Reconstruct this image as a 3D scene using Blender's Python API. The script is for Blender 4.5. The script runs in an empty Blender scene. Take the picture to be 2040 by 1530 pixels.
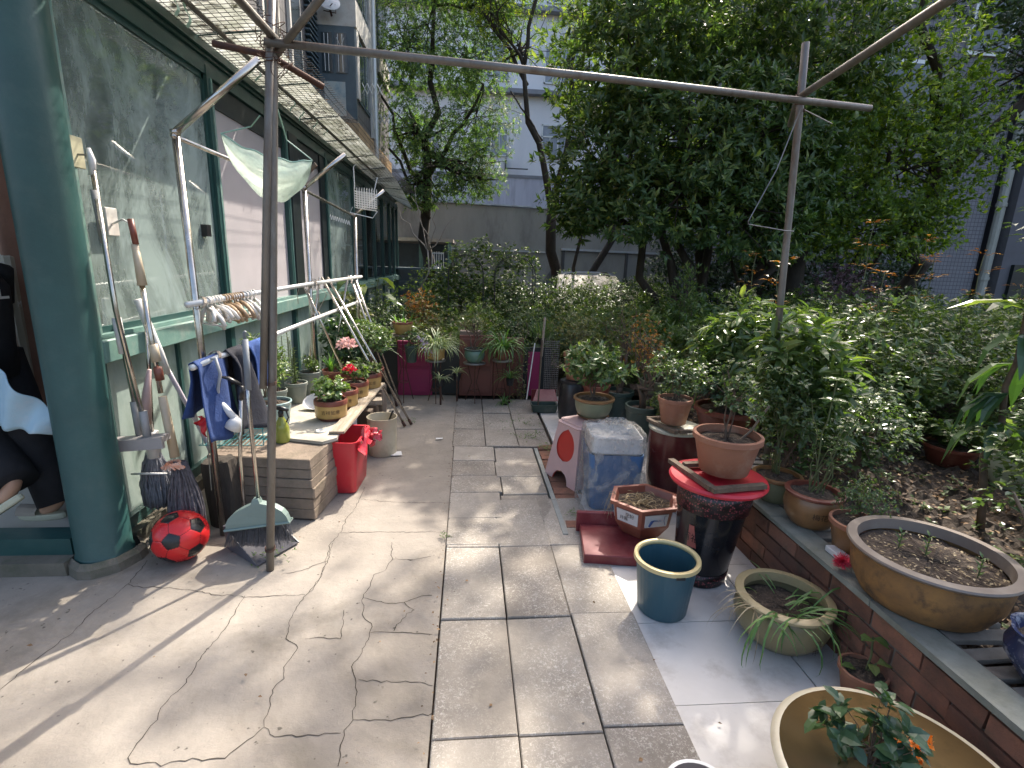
import bpy, math, random
import numpy as np
from mathutils import Vector, Matrix
rng = np.random.default_rng(7)
random.seed(7)
C = bpy.context.scene.collection
SC = bpy.context.scene
R = math.radians
# ------------------------------------------------------------------ camera, world, sun, exposure
cam_d = bpy.data.cameras.new('camera'); cam = bpy.data.objects.new('camera', cam_d); C.objects.link(cam)
cam_d.sensor_width = 36; cam_d.lens = 18.0; cam_d.clip_start = .05; cam_d.clip_end = 500
cam.location = (0, 0, 1.6)
cam.matrix_world = Matrix.Translation((0, 0, 1.6)) @ Matrix.Rotation(R(-5.1), 4, 'Z') @ Matrix.Rotation(R(-13.5), 4, 'X') @ Matrix.Rotation(R(-1.9), 4, 'Y') @ Matrix.Rotation(R(90), 4, 'X')
SC.camera = cam
SUN_EL, SUN_AZ = 47.0, 29.5
w = bpy.data.worlds.new('World'); SC.world = w; w.use_nodes = True
sky = w.node_tree.nodes.new('ShaderNodeTexSky'); sky.sky_type = 'NISHITA'; sky.sun_disc = False
sky.sun_elevation = R(SUN_EL); sky.sun_rotation = R(SUN_AZ); sky.air_density = 1.0; sky.dust_density = 5.0; sky.ozone_density = .4
bg = w.node_tree.nodes['Background']; bg.inputs[1].default_value = 0.15
w.node_tree.links.new(sky.outputs[0], bg.inputs[0])
sd = bpy.data.lights.new('sun', 'SUN'); sun = bpy.data.objects.new('sun', sd); C.objects.link(sun)
sd.energy = 3.15; sd.angle = R(0.53); sd.color = (1.0, .92, .81)
sdir = Vector((math.cos(R(SUN_EL)) * math.sin(R(SUN_AZ)), math.cos(R(SUN_EL)) * math.cos(R(SUN_AZ)), math.sin(R(SUN_EL))))
sun.rotation_euler = sdir.to_track_quat('Z', 'Y').to_euler(); sun.location = (6, 8, 12)
SC.view_settings.view_transform = 'Standard'; SC.view_settings.look = 'None'
SC.view_settings.exposure = 1.52; SC.view_settings.gamma = 1
SC.cycles.max_bounces = 6; SC.cycles.diffuse_bounces = 3; SC.cycles.glossy_bounces = 3
SC.cycles.transmission_bounces = 4; SC.cycles.transparent_max_bounces = 12
SC.cycles.caustics_reflective = False; SC.cycles.caustics_refractive = False
SC.cycles.sample_clamp_indirect = 6

# ------------------------------------------------------------------ materials
def _nodes(name):
    m = bpy.data.materials.new(name); m.use_nodes = True
    nt = m.node_tree; return m, nt, nt.nodes['Principled BSDF']
def N(nt, t, **kw):
    n = nt.nodes.new(t)
    for k, v in kw.items():
        if k in n.inputs: n.inputs[k].default_value = v
        else: setattr(n, k, v)
    return n
def ramp(nt, fac, stops):
    r = nt.nodes.new('ShaderNodeValToRGB'); e = r.color_ramp.elements
    while len(e) < len(stops): e.new(.5)
    for i, (p, c) in enumerate(stops):
        e[i].position = p; e[i].color = (*c, 1) if len(c) == 3 else c
    nt.links.new(fac, r.inputs[0]); return r.outputs[0]
def mixc(nt, fac, a, b, mode='MIX'):
    n = nt.nodes.new('ShaderNodeMix'); n.data_type = 'RGBA'; n.blend_type = mode
    for sock, v in ((n.inputs[0], fac), (n.inputs[6], a), (n.inputs[7], b)):
        if isinstance(v, (int, float)): sock.default_value = v
        elif isinstance(v, tuple): sock.default_value = (*v, 1)
        else: nt.links.new(v, sock)
    return n.outputs[2]
def noise(nt, scale, detail=4, rough=.6, vec=None, dist=0):
    n = N(nt, 'ShaderNodeTexNoise', Scale=scale, Detail=detail, Roughness=rough, Distortion=dist)
    if vec is not None: nt.links.new(vec, n.inputs['Vector'])
    return n.outputs[0]
def objco(nt, sc=None):
    t = nt.nodes.new('ShaderNodeTexCoord').outputs['Object']
    if sc is None: return t
    m = nt.nodes.new('ShaderNodeMapping'); m.inputs['Scale'].default_value = sc
    nt.links.new(t, m.inputs[0]); return m.outputs[0]
def bump(nt, p, h, strength=.3, dist=.01):
    b = N(nt, 'ShaderNodeBump', Strength=strength, Distance=dist)
    nt.links.new(h, b.inputs['Height']); nt.links.new(b.outputs[0], p.inputs['Normal'])
def mk(name, c1, c2=None, scale=6, rough=.6, metal=0, bmp=0, bsc=60, dirt=None, dscale=3, damt=.5, spec=.5, stretch=None, coat=0, trans=0, island=0):
    """surface with a noise mix of two tones, patches of dirt and a bump"""
    m, nt, p = _nodes(name)
    c2 = c2 or tuple(x * .75 for x in c1)
    v = objco(nt, stretch)
    col = ramp(nt, noise(nt, scale, 5, .65, v), [(.3, c2), (.7, c1)])
    if dirt:
        f = ramp(nt, noise(nt, dscale, 6, .7, v), [(.5, (0, 0, 0)), (.72, (damt,) * 3)])
        col = mixc(nt, f, col, dirt)
    if island:
        g = nt.nodes.new('ShaderNodeNewGeometry')
        f = ramp(nt, g.outputs['Random Per Island'], [(0, (1 - island,) * 3), (1, (1 + island * .3,) * 3)])
        col = mixc(nt, 1.0, col, f, 'MULTIPLY')
    nt.links.new(col, p.inputs['Base Color'])
    rr = nt.nodes.new('ShaderNodeMapRange'); rr.inputs[3].default_value = max(rough - .1, .02); rr.inputs[4].default_value = min(rough + .12, 1)
    nt.links.new(noise(nt, scale * 2, 3, .6, v), rr.inputs[0]); nt.links.new(rr.outputs[0], p.inputs['Roughness'])
    p.inputs['Metallic'].default_value = metal; p.inputs['Specular IOR Level'].default_value = spec
    p.inputs['Coat Weight'].default_value = coat
    if trans: p.inputs['Transmission Weight'].default_value = trans
    if bmp: bump(nt, p, noise(nt, bsc, 5, .7, v), bmp, .01)
    return m
def leafmat(name, ca, cb, cc=None, rough=.38, tr=.35, ttint=(1.25, 1.5, .35)):
    """leaves: each leaf its own tint, glossy top, light coming through"""
    m, nt, p = _nodes(name)
    g = nt.nodes.new('ShaderNodeNewGeometry')
    stops = [(0, ca), (.75, cb), (1, cc or cb)]
    col = ramp(nt, g.outputs['Random Per Island'], stops)
    nt.links.new(col, p.inputs['Base Color']); p.inputs['Roughness'].default_value = rough
    p.inputs['Specular IOR Level'].default_value = .55
    t = nt.nodes.new('ShaderNodeBsdfTranslucent')
    tc = mixc(nt, 1.0, col, ttint, 'MULTIPLY'); nt.links.new(tc, t.inputs[0])
    mx = nt.nodes.new('ShaderNodeMixShader'); mx.inputs[0].default_value = tr
    nt.links.new(p.outputs[0], mx.inputs[1]); nt.links.new(t.outputs[0], mx.inputs[2])
    nt.links.new(mx.outputs[0], nt.nodes['Material Output'].inputs[0])
    return m
def glassmat(name, tint=(.75, .85, .82), clear=.7, refl=.25, dirt_glare=(.5, .55, .53), dscale=2.5, dmin=.05, dmax=.6, rough=.03):
    """thin pane: see-through, mirror, streaky dirt that also carries pale reflections"""
    m, nt, p = _nodes(name); nt.nodes.remove(p)
    tr = nt.nodes.new('ShaderNodeBsdfTransparent'); tr.inputs[0].default_value = (*tint, 1)
    gl = N(nt, 'ShaderNodeBsdfGlossy', Roughness=rough); gl.inputs[0].default_value = (.9, .95, .95, 1)
    df = nt.nodes.new('ShaderNodeBsdfDiffuse'); df.inputs[0].default_value = (*dirt_glare, 1)
    fr = nt.nodes.new('ShaderNodeLayerWeight'); fr.inputs[0].default_value = refl
    a = nt.nodes.new('ShaderNodeMixShader'); nt.links.new(fr.outputs['Fresnel'], a.inputs[0])
    nt.links.new(tr.outputs[0], a.inputs[1]); nt.links.new(gl.outputs[0], a.inputs[2])
    v = objco(nt, (1, 1, .45)); sp = nt.nodes.new('ShaderNodeSeparateXYZ'); nt.links.new(objco(nt), sp.inputs[0])
    f = ramp(nt, noise(nt, dscale, 8, .72, v, .8), [(.40, (dmin,) * 3), (.60, (dmax,) * 3)])
    f = mixc(nt, 1., f, ramp(nt, sp.outputs[2], [(.0, (1, 1, 1)), (1., (.55, .55, .55))]), 'MULTIPLY')  # fades with height, after the pane's dark top and bright lower reflections
    b = nt.nodes.new('ShaderNodeMixShader'); nt.links.new(f, b.inputs[0])
    nt.links.new(a.outputs[0], b.inputs[1]); nt.links.new(df.outputs[0], b.inputs[2])
    nt.links.new(b.outputs[0], nt.nodes['Material Output'].inputs[0]); return m

M = {}
M['steel'] = mk('stainless_steel', (.62, .58, .52), (.45, .42, .38), 8, .22, 1, .05, 40, dirt=(.2, .15, .1), dscale=14, damt=.5)
M['galv'] = mk('galvanised_pipe', (.24, .23, .21), (.15, .14, .125), 12, .5, .55, .25, 90, dirt=(.12, .07, .04), dscale=9, damt=.7, stretch=(1, 1, .3))
M['alu'] = mk('white_coated_pipe', (.72, .72, .70), (.6, .6, .58), 10, .35, .3, .1, 60)
M['green_paint'] = mk('green_painted_frame', (.026, .078, .072), (.018, .058, .055), 5, .36, 0, .12, 70, dirt=(.10, .13, .11), dscale=7, damt=.2)
M['green_light'] = mk('weathered_and_lit_green', (.17, .29, .25), (.11, .21, .19), 9, .45, 0, .2, 50, dirt=(.35, .36, .32), dscale=6, damt=.6)
M['black_frame'] = mk('dark_gap_frame', (.016, .024, .026), (.01, .015, .016), 5, .4)
M['pink_board'] = mk('mauve_wall_board', (.47, .43, .44), (.41, .38, .39), 2, .62, 0, .04, 50, dirt=(.3, .24, .24), dscale=1.5, damt=.25)
M['frost'] = mk('frosted_panel', (.40, .47, .43), (.28, .36, .33), 2.2, .22, 0, .05, 8, dirt=(.13, .19, .15), dscale=1.8, damt=.8, stretch=(1, 1, .5))
M['glass_big'] = glassmat('dusty_glare_window_glass', (.60, .72, .69), refl=.6, dirt_glare=(.54, .66, .62), dscale=1.8, dmin=.26, dmax=.86)  # pale dirt tone raised to carry the hazy bright reflections too
M['glass_dark'] = glassmat('dark_window_glass', (.28, .36, .36), refl=.5, dirt_glare=(.16, .2, .2), dscale=2.5, dmin=.03, dmax=.3)
M['plinth'] = mk('mossy_plinth', (.17, .145, .115), (.10, .095, .07), 9, .85, 0, .6, 40, dirt=(.06, .075, .035), dscale=6, damt=.8)
M['wood'] = mk('old_plank', (.36, .30, .22), (.24, .19, .13), 12, .75, 0, .4, 50, dirt=(.5, .48, .42), dscale=14, damt=.6, stretch=(4, .5, 4))
M['brown_wood'] = mk('weathered_wood', (.17, .12, .08), (.09, .065, .045), 14, .75, 0, .4, 60, stretch=(3, 3, .6))
M['soil'] = mk('potting_soil', (.085, .06, .042), (.028, .02, .015), 40, .95, 0, 1.0, 90, dirt=(.24, .18, .12), dscale=70, damt=.8)
M['bark'] = mk('tree_bark', (.065, .052, .040), (.028, .022, .018), 14, .9, 0, .8, 30, stretch=(1, 1, .35))
M['stemg'] = mk('green_stem', (.12, .14, .05), (.07, .08, .03), 20, .6)
M['stemb'] = mk('woody_stem', (.16, .11, .075), (.08, .055, .04), 25, .8, 0, .4, 80)
M['wire'] = mk('thin_wire', (.30, .30, .29), (.16, .15, .14), 30, .4, .8)
M['rust'] = mk('rusty_iron', (.13, .06, .035), (.06, .035, .03), 25, .75, .4, .3, 80)
M['black_pl'] = mk('black_plastic', (.018, .018, .020), (.012, .012, .013), 9, .32, 0, .05, 40, dirt=(.10, .09, .08), dscale=6, damt=.3)
M['white_pl'] = mk('white_plastic', (.72, .72, .71), (.62, .61, .6), 5, .35, 0, .03, 30, dirt=(.35, .32, .28), dscale=4, damt=.35)

# ------------------------------------------------------------------ mesh builders
BASE = {}
def tag(o, label=None, cat=None, group=None, kind=None):
    for k, v in (('label', label), ('category', cat), ('group', group), ('kind', kind)):
        if v: o[k] = v
    return o
def thing(name, loc, label, cat, group=None):
    o = bpy.data.objects.new(name, None); C.objects.link(o); o.location = loc; o.empty_display_size = .1
    BASE[o] = np.array(loc, float)
    return tag(o, label, cat, group)
def link(name, V, faces_flat, counts, mat, parent=None, org=None, smooth=False):
    V = np.asarray(V, np.float32)
    if parent is not None: b = BASE[parent]
    elif org is not None: b = np.array(org, float)
    else: b = np.array([(V[:, 0].min() + V[:, 0].max()) / 2, (V[:, 1].min() + V[:, 1].max()) / 2, V[:, 2].min()])
    me = bpy.data.meshes.new(name)
    counts = np.asarray(counts, np.int32); ff = np.asarray(faces_flat, np.int32)
    me.vertices.add(len(V)); me.vertices.foreach_set('co', (V - b).astype(np.float32).ravel())
    me.loops.add(len(ff)); me.loops.foreach_set('vertex_index', ff)
    me.polygons.add(len(counts))
    st = np.zeros(len(counts), np.int32); st[1:] = np.cumsum(counts)[:-1]
    me.polygons.foreach_set('loop_start', st); me.polygons.foreach_set('loop_total', counts)
    me.polygons.foreach_set('use_smooth', np.full(len(counts), bool(smooth)))
    me.update(calc_edges=True)
    for mm in (mat if isinstance(mat, (list, tuple)) else [mat]): me.materials.append(mm)
    o = bpy.data.objects.new(name, me); C.objects.link(o)
    if parent is not None: o.parent = parent
    else: o.location = b
    BASE[o] = b
    return o
class MB:
    def __init__(s): s.V = []; s.F = []; s.n = 0
    def add(s, v, f):
        s.V.append(np.asarray(v, float)); s.F += [tuple(i + s.n for i in x) for x in f]; s.n += len(v); return s
    def box(s, lo, hi, rot=0, piv=None, jit=0, bev=0):
        x0, y0, z0 = lo; x1, y1, z1 = hi
        if bev:
            b = bev
            v = []
            for z, i in ((z0, b), (z0 + b, 0), (z1 - b, 0), (z1, b)):
                # chamfered corner loops
                for (x, y) in ((x0 + i, y0 + i + b), (x0 + i + b, y0 + i), (x1 - i - b, y0 + i), (x1 - i, y0 + i + b), (x1 - i, y1 - i - b), (x1 - i - b, y1 - i), (x0 + i + b, y1 - i), (x0 + i, y1 - i - b)):
                    v.append((x, y, z))
            f = [tuple(range(7, -1, -1)), tuple(range(24, 32))]
            for k in range(3):
                for j in range(8): f.append((k * 8 + j, k * 8 + (j + 1) % 8, k * 8 + 8 + (j + 1) % 8, k * 8 + 8 + j))
        else:
            v = [(x0, y0, z0), (x1, y0, z0), (x1, y1, z0), (x0, y1, z0), (x0, y0, z1), (x1, y0, z1), (x1, y1, z1), (x0, y1, z1)]
            f = [(3, 2, 1, 0), (4, 5, 6, 7), (0, 1, 5, 4), (1, 2, 6, 5), (2, 3, 7, 6), (3, 0, 4, 7)]
        v = np.array(v, float)
        if jit: v += rng.uniform(-jit, jit, v.shape)
        if rot:
            p = np.array(piv if piv is not None else ((x0 + x1) / 2, (y0 + y1) / 2, 0))
            c, sn = math.cos(rot), math.sin(rot); d = v - p
            v = np.stack([p[0] + d[:, 0] * c - d[:, 1] * sn, p[1] + d[:, 0] * sn + d[:, 1] * c, v[:, 2]], 1)
        return s.add(v, f)
    def beam(s, a, b, w, h, up=(0, 0, 1)):
        a, b = np.array(a, float), np.array(b, float); d = b - a; d /= np.linalg.norm(d)
        u = np.array(up, float)
        if abs(d @ u) > .98: u = np.array((1., 0, 0))
        r = np.cross(d, u); r /= np.linalg.norm(r); u = np.cross(r, d)
        v = [q + r * sx * w / 2 + u * sz * h / 2 for q in (a, b) for sx, sz in ((-1, -1), (1, -1), (1, 1), (-1, 1))]
        return s.add(v, [(0, 1, 2, 3), (7, 6, 5, 4), (0, 4, 5, 1), (1, 5, 6, 2), (2, 6, 7, 3), (3, 7, 4, 0)])
    def tube(s, pts, r, seg=8, cap=True, flat=1.0):
        P = np.array(pts, float); n = len(P); r = np.full(n, r, float) if np.isscalar(r) else np.array(r, float)
        T = np.gradient(P, axis=0); T /= (np.linalg.norm(T, axis=1)[:, None] + 1e-9)
        u = np.array((0, 0, 1.)) if abs(T[0][2]) < .9 else np.array((1., 0, 0))
        a = np.cross(T[0], u); a /= np.linalg.norm(a); V = []
        th = np.arange(seg) * 2 * math.pi / seg
        for i in range(n):
            a = a - T[i] * (a @ T[i]); a /= (np.linalg.norm(a) + 1e-9); b = np.cross(T[i], a)
            V.append(P[i] + r[i] * (np.cos(th)[:, None] * a + np.sin(th)[:, None] * b * flat))
        f = [(i * seg + j, i * seg + (j + 1) % seg, (i + 1) * seg + (j + 1) % seg, (i + 1) * seg + j) for i in range(n - 1) for j in range(seg)]
        if cap: f += [tuple(range(seg - 1, -1, -1)), tuple((n - 1) * seg + j for j in range(seg))]
        return s.add(np.concatenate(V), f)
    def lathe(s, prof, c=(0, 0, 0), seg=32, sx=1, sy=1, rot=0, fn=None, closed=False, tilt=None, ce=False):
        th = np.arange(seg) * 2 * math.pi / seg; V = []
        for k, (r, z) in enumerate(prof):
            rr = np.full(seg, r) if fn is None else np.array([fn(r, z, t) for t in th])
            x, y = rr * np.cos(th) * sx, rr * np.sin(th) * sy
            V.append(np.stack([x * math.cos(rot) - y * math.sin(rot), x * math.sin(rot) + y * math.cos(rot), np.full(seg, z)], 1))
        V = np.concatenate(V)
        if tilt is not None: V = V @ np.array(Matrix.Rotation(tilt[0], 3, Vector(tilt[1]))).T
        V = V + np.array(c); n = len(prof)
        f = [(i * seg + j, i * seg + (j + 1) % seg, (i + 1) * seg + (j + 1) % seg, (i + 1) * seg + j) for i in range(n - 1) for j in range(seg)]
        if closed: f += [((n - 1) * seg + j, (n - 1) * seg + (j + 1) % seg, (j + 1) % seg, j) for j in range(seg)]
        else:
            if prof[0][0] > 1e-4: f.append(tuple(range(seg - 1, -1, -1)))
            if ce and prof[-1][0] > 1e-4: f.append(tuple((n - 1) * seg + j for j in range(seg)))
        return s.add(V, f)
    def grid(s, fn, nu, nv):
        v = [fn(i / nu, j / nv) for j in range(nv + 1) for i in range(nu + 1)]
        f = [(j * (nu + 1) + i, j * (nu + 1) + i + 1, (j + 1) * (nu + 1) + i + 1, (j + 1) * (nu + 1) + i) for j in range(nv) for i in range(nu)]
        return s.add(v, f)
    def prism(s, poly, z0, z1, jit=0):
        n = len(poly); v = [(x, y, z0) for x, y in poly] + [(x, y, z1) for x, y in poly]
        return s.add(v, [tuple(range(n - 1, -1, -1)), tuple(range(n, 2 * n))] + [(i, (i + 1) % n, n + (i + 1) % n, n + i) for i in range(n)])
    def obj(s, name, mat, parent=None, smooth=False, org=None):
        return link(name, np.concatenate(s.V), [i for f in s.F for i in f], [len(f) for f in s.F], M[mat] if isinstance(mat, str) else mat, parent, org, smooth)
def autosmooth(o, ang=40):
    me = o.data; me.polygons.foreach_set('use_smooth', np.ones(len(me.polygons), bool))
    try: me.set_sharp_from_angle(angle=R(ang))
    except Exception: pass
    return o
def struct(o): o['kind'] = 'structure'; return o
def lerp(a, b, t): return np.array(a, float) * (1 - t) + np.array(b, float) * t
def norm(a): return a / (np.linalg.norm(a, axis=-1, keepdims=True) + 1e-9)

# ------------------------------------------------------------------ leaves
class LV:
    """collects leaves: base points, directions, up vectors, lengths"""
    def __init__(s): s.P = []; s.D = []; s.U = []; s.L = []
    def add(s, P, D, U, L):
        s.P.append(np.atleast_2d(P)); s.D.append(np.atleast_2d(D)); s.U.append(np.atleast_2d(U)); s.L.append(np.atleast_1d(L)); return s
    def obj(s, name, mat, parent=None, wid=.42, curl=.12, kind='s', org=None):
        P = np.concatenate(s.P); D = norm(np.concatenate(s.D)); U = np.concatenate(s.U); L = np.concatenate(s.L)[:, None]
        S = norm(np.cross(D, U)); U = norm(np.cross(S, D)); n = len(P); w = wid * .5
        if kind == 's':
            cols = [P, P + D * L * .45 + S * L * w + U * L * .06, P + D * L - U * L * curl, P + D * L * .45 - S * L * w + U * L * .06, P + D * L * .5]
            fa = np.array([0, 1, 2, 4, 0, 4, 2, 3]); cn = [4, 4]
        else:
            m1 = P + D * L * .3 + U * L * .02; m2 = P + D * L * .68 - U * L * curl * .35
            cols = [P, m1 + S * L * w * .92 + U * L * .07, m2 + S * L * w * .82 + U * L * .05, P + D * L - U * L * curl * 1.3,
                    m2 - S * L * w * .82 + U * L * .05, m1 - S * L * w * .92 + U * L * .07, m1, m2]
            fa = np.array([0, 1, 6, 6, 1, 2, 7, 7, 2, 3, 0, 6, 5, 6, 7, 4, 5, 7, 3, 4]); cn = [3, 4, 3, 3, 4, 3]
        k = len(cols); V = np.stack(cols, 1).reshape(-1, 3)
        F = (np.arange(n)[:, None] * k + fa[None]).ravel()
        return link(name, V, F, np.tile(cn, n), M[mat] if isinstance(mat, str) else mat, parent, org)
def frames(a):
    a = norm(a); u = np.cross(a, np.array([.31, .17, .93])); u = norm(u); return a, u, np.cross(a, u)
def rosettes(lv, c, a, n, L, tilt=(.6, 1.35), stem=.5, lj=.3, horiz=0.0):
    """n leaves round each cluster centre c along axis a"""
    a, u, v = frames(a); m = len(c)
    for j in range(n):
        ph = j * 2.4 + rng.uniform(0, 6.28, m) * .4; th = rng.uniform(*tilt, m)
        D = np.cos(th)[:, None] * a + np.sin(th)[:, None] * (np.cos(ph)[:, None] * u + np.sin(ph)[:, None] * v)
        D[:, 2] *= (1 - horiz)
        P = c - a * (L * stem * j / n) + rng.normal(0, L * .12, (m, 3))
        U = a * (1 - horiz) + np.array([0, 0, horiz + .25]) + rng.normal(0, .18, (m, 3))
        lv.add(P, D, U, L * rng.uniform(1 - lj, 1 + lj, m))
def lobes(lob, n, shell=.55, gap=.0, seed=0, gs=1.3):
    """cluster centres spread through ellipsoid lobes, thinned by a lumpy field so gaps open"""
    r = np.random.default_rng(seed); lob = np.array(lob, float); vol = lob[:, 3] * lob[:, 4] * lob[:, 5]; vol = vol ** .75
    idx = r.choice(len(lob), n, p=vol / vol.sum()); d = norm(r.normal(size=(n, 3))); t = r.uniform(shell ** 2, 1, n) ** .5
    wob = 1 + .16 * np.sin(d[:, 0] * 5 + idx * 1.7) * np.cos(d[:, 1] * 6 + idx) + .1 * np.sin(d[:, 2] * 9)
    c = lob[idx, :3] + d * lob[idx, 3:] * (t * wob)[:, None]
    f = np.sin(c[:, 0] * gs * 2.1 + 1.3) * np.sin(c[:, 1] * gs * 1.7 + seed) + np.sin(c[:, 2] * gs * 2.6 + c[:, 0] * gs) * .8 + r.normal(0, .25, n)
    k = f > (gap * 2 - 1.6); return c[k], norm(d[k] * np.array([1, 1, .6]) + np.array([0, 0, .55])), idx[k]
def crook(a, b, n=5, amp=.08):
    a, b = np.array(a, float), np.array(b, float); L = np.linalg.norm(b - a)
    P = [lerp(a, b, i / n) + (rng.normal(0, amp * L, 3) * math.sin(math.pi * i / n) if 0 < i < n else 0) for i in range(n + 1)]; return P
def tree(name, base, trunks, lob, n, per, L, leaf, label, cat='tree', group=None, wid=.42, gap=.0, shell=.5, seed=1, twigs=14, r0=.1, tilt=(.5, 1.3), bark='bark', gs=1.3, minz=None):
    t = thing(name, base, label, cat, group); tb = MB(); bb = MB(); tops = []
    for (a, b, ra, rb) in trunks:
        P = crook(a, b, 6, .035); tb.tube(P, np.linspace(ra, rb, 7), 9); tops.append((np.array(b, float), rb))
    c, ax, idx = lobes(lob, n, shell, gap, seed, gs)
    if minz is not None: k = c[:, 2] > minz; c, ax, idx = c[k], ax[k], idx[k]
    for i, lb in enumerate(lob):
        ctr = np.array(lb[:3]); q = min(tops, key=lambda s: np.linalg.norm(s[0] - ctr)); P = crook(q[0], ctr, 5, .06)
        bb.tube(P, np.linspace(q[1] * .8, q[1] * .3, 6), 6)
        own = c[idx == i]
        if len(own):
            for e in own[rng.choice(len(own), min(twigs, len(own)), False)]:
                s0 = P[rng.integers(2, 6)]; bb.tube(crook(s0, e, 3, .07), np.linspace(q[1] * .3, .006, 4), 4, False)
    tr = tb.obj('trunk', bark, t, True); bb.obj('branches', bark, t, True)
    lv = LV(); rosettes(lv, c, ax, per, L, tilt); lv.obj('crown', leaf, t, wid)
    return t
# ================================================================== ground and paving
def patchy(name, cols, sc, rough, bsc, bstr, mul=None):
    m, nt, p = _nodes(name); v = objco(nt)
    a = ramp(nt, noise(nt, sc, 8, .62, v, .3), [(.28, cols[0]), (.5, cols[1]), (.72, cols[2])])
    b = ramp(nt, noise(nt, sc * 9, 7, .72, v), [(.3, (.84,) * 3), (.7, (1.08,) * 3)])
    st = ramp(nt, noise(nt, sc * 1.6, 6, .7, v, 1.), [(.55, (1, 1, 1)), (.7, (.74, .73, .70))]); b = mixc(nt, 1., b, st, 'MULTIPLY')
    c = mixc(nt, 1., a, b, 'MULTIPLY')
    sp = ramp(nt, noise(nt, sc * 60, 2, .5, v), [(.70, (0, 0, 0)), (.76, (1, 1, 1))])
    c = mixc(nt, sp, c, tuple(x * .45 for x in cols[0]))
    nt.links.new(c, p.inputs['Base Color']); p.inputs['Roughness'].default_value = rough; p.inputs['Specular IOR Level'].default_value = .3
    bump(nt, p, noise(nt, bsc, 8, .75, v), bstr, .012); return m
M['concrete'] = patchy('old_concrete', ((.215, .19, .155), (.285, .252, .212), (.335, .30, .255)), .55, .85, 30, .5)
M['earth'] = mk('garden_earth', (.075, .052, .036), (.028, .02, .015), 9, .95, 0, 1., 30, dirt=(.12, .09, .06), dscale=22, damt=.7)
def _paver():
    m, nt, p = _nodes('worn_paving_slab'); v = objco(nt); g = nt.nodes.new('ShaderNodeNewGeometry')
    base = ramp(nt, g.outputs['Random Per Island'], [(0, (.25, .22, .185)), (.5, (.30, .27, .23)), (1, (.35, .315, .27))])
    n1 = ramp(nt, noise(nt, 3.2, 6, .7, v), [(.35, (.74,) * 3), (.7, (1.1,) * 3)])
    c = mixc(nt, 1., base, n1, 'MULTIPLY')
    # limy wear: fine worm-like speckle where the surface is rubbed
    w1 = ramp(nt, noise(nt, 85, 4, .75, v, 1.2), [(.52, (0, 0, 0)), (.60, (1, 1, 1))])
    w2 = ramp(nt, noise(nt, 2.6, 5, .6, v), [(.36, (0, 0, 0)), (.56, (.9,) * 3)])
    c = mixc(nt, mixc(nt, 1., w1, w2, 'MULTIPLY'), c, (.47, .44, .39))
    d = ramp(nt, noise(nt, 9, 7, .75, v), [(.6, (0, 0, 0)), (.78, (.6,) * 3)])
    c = mixc(nt, d, c, (.13, .105, .08))
    nt.links.new(c, p.inputs['Base Color']); p.inputs['Roughness'].default_value = .92; p.inputs['Specular IOR Level'].default_value = .15
    bump(nt, p, noise(nt, 60, 6, .8, v), .5, .006); return m
M['paver'] = _paver()
M['tile_white'] = mk('white_floor_tile', (.58, .565, .54), (.50, .485, .46), 3, .5, 0, .04, 20, dirt=(.27, .24, .21), dscale=5, damt=.6)
M['brick'] = mk('old_brick', (.30, .135, .085), (.17, .085, .06), 12, .9, 0, .7, 45, dirt=(.10, .075, .05), dscale=9, damt=.85, island=.45)
M['mortar'] = mk('mortar', (.17, .15, .125), (.10, .085, .07), 14, .95, 0, .6, 50)
M['crack'] = mk('crack_dirt', (.055, .045, .035), (.035, .028, .02), 30, 1.)
b = MB(); b.add([(-60, -30, -.03), (60, -30, -.03), (60, 90, -.03), (-60, 90, -.03)], [(0, 1, 2, 3)]); struct(b.obj('ground', 'earth'))
b = MB()
def cz(x, y): return .006 * math.sin(x * 2.1 + y) * math.sin(y * 1.7) * (0 if x > -.3 else 1)
b.grid(lambda u, v: (-7 + 6.885 * u, -1.5 + 7.8 * v, cz(-7 + 6.885 * u, -1.5 + 7.8 * v)), 60, 60)
struct(b.obj('concrete_yard', 'concrete', smooth=True))
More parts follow.
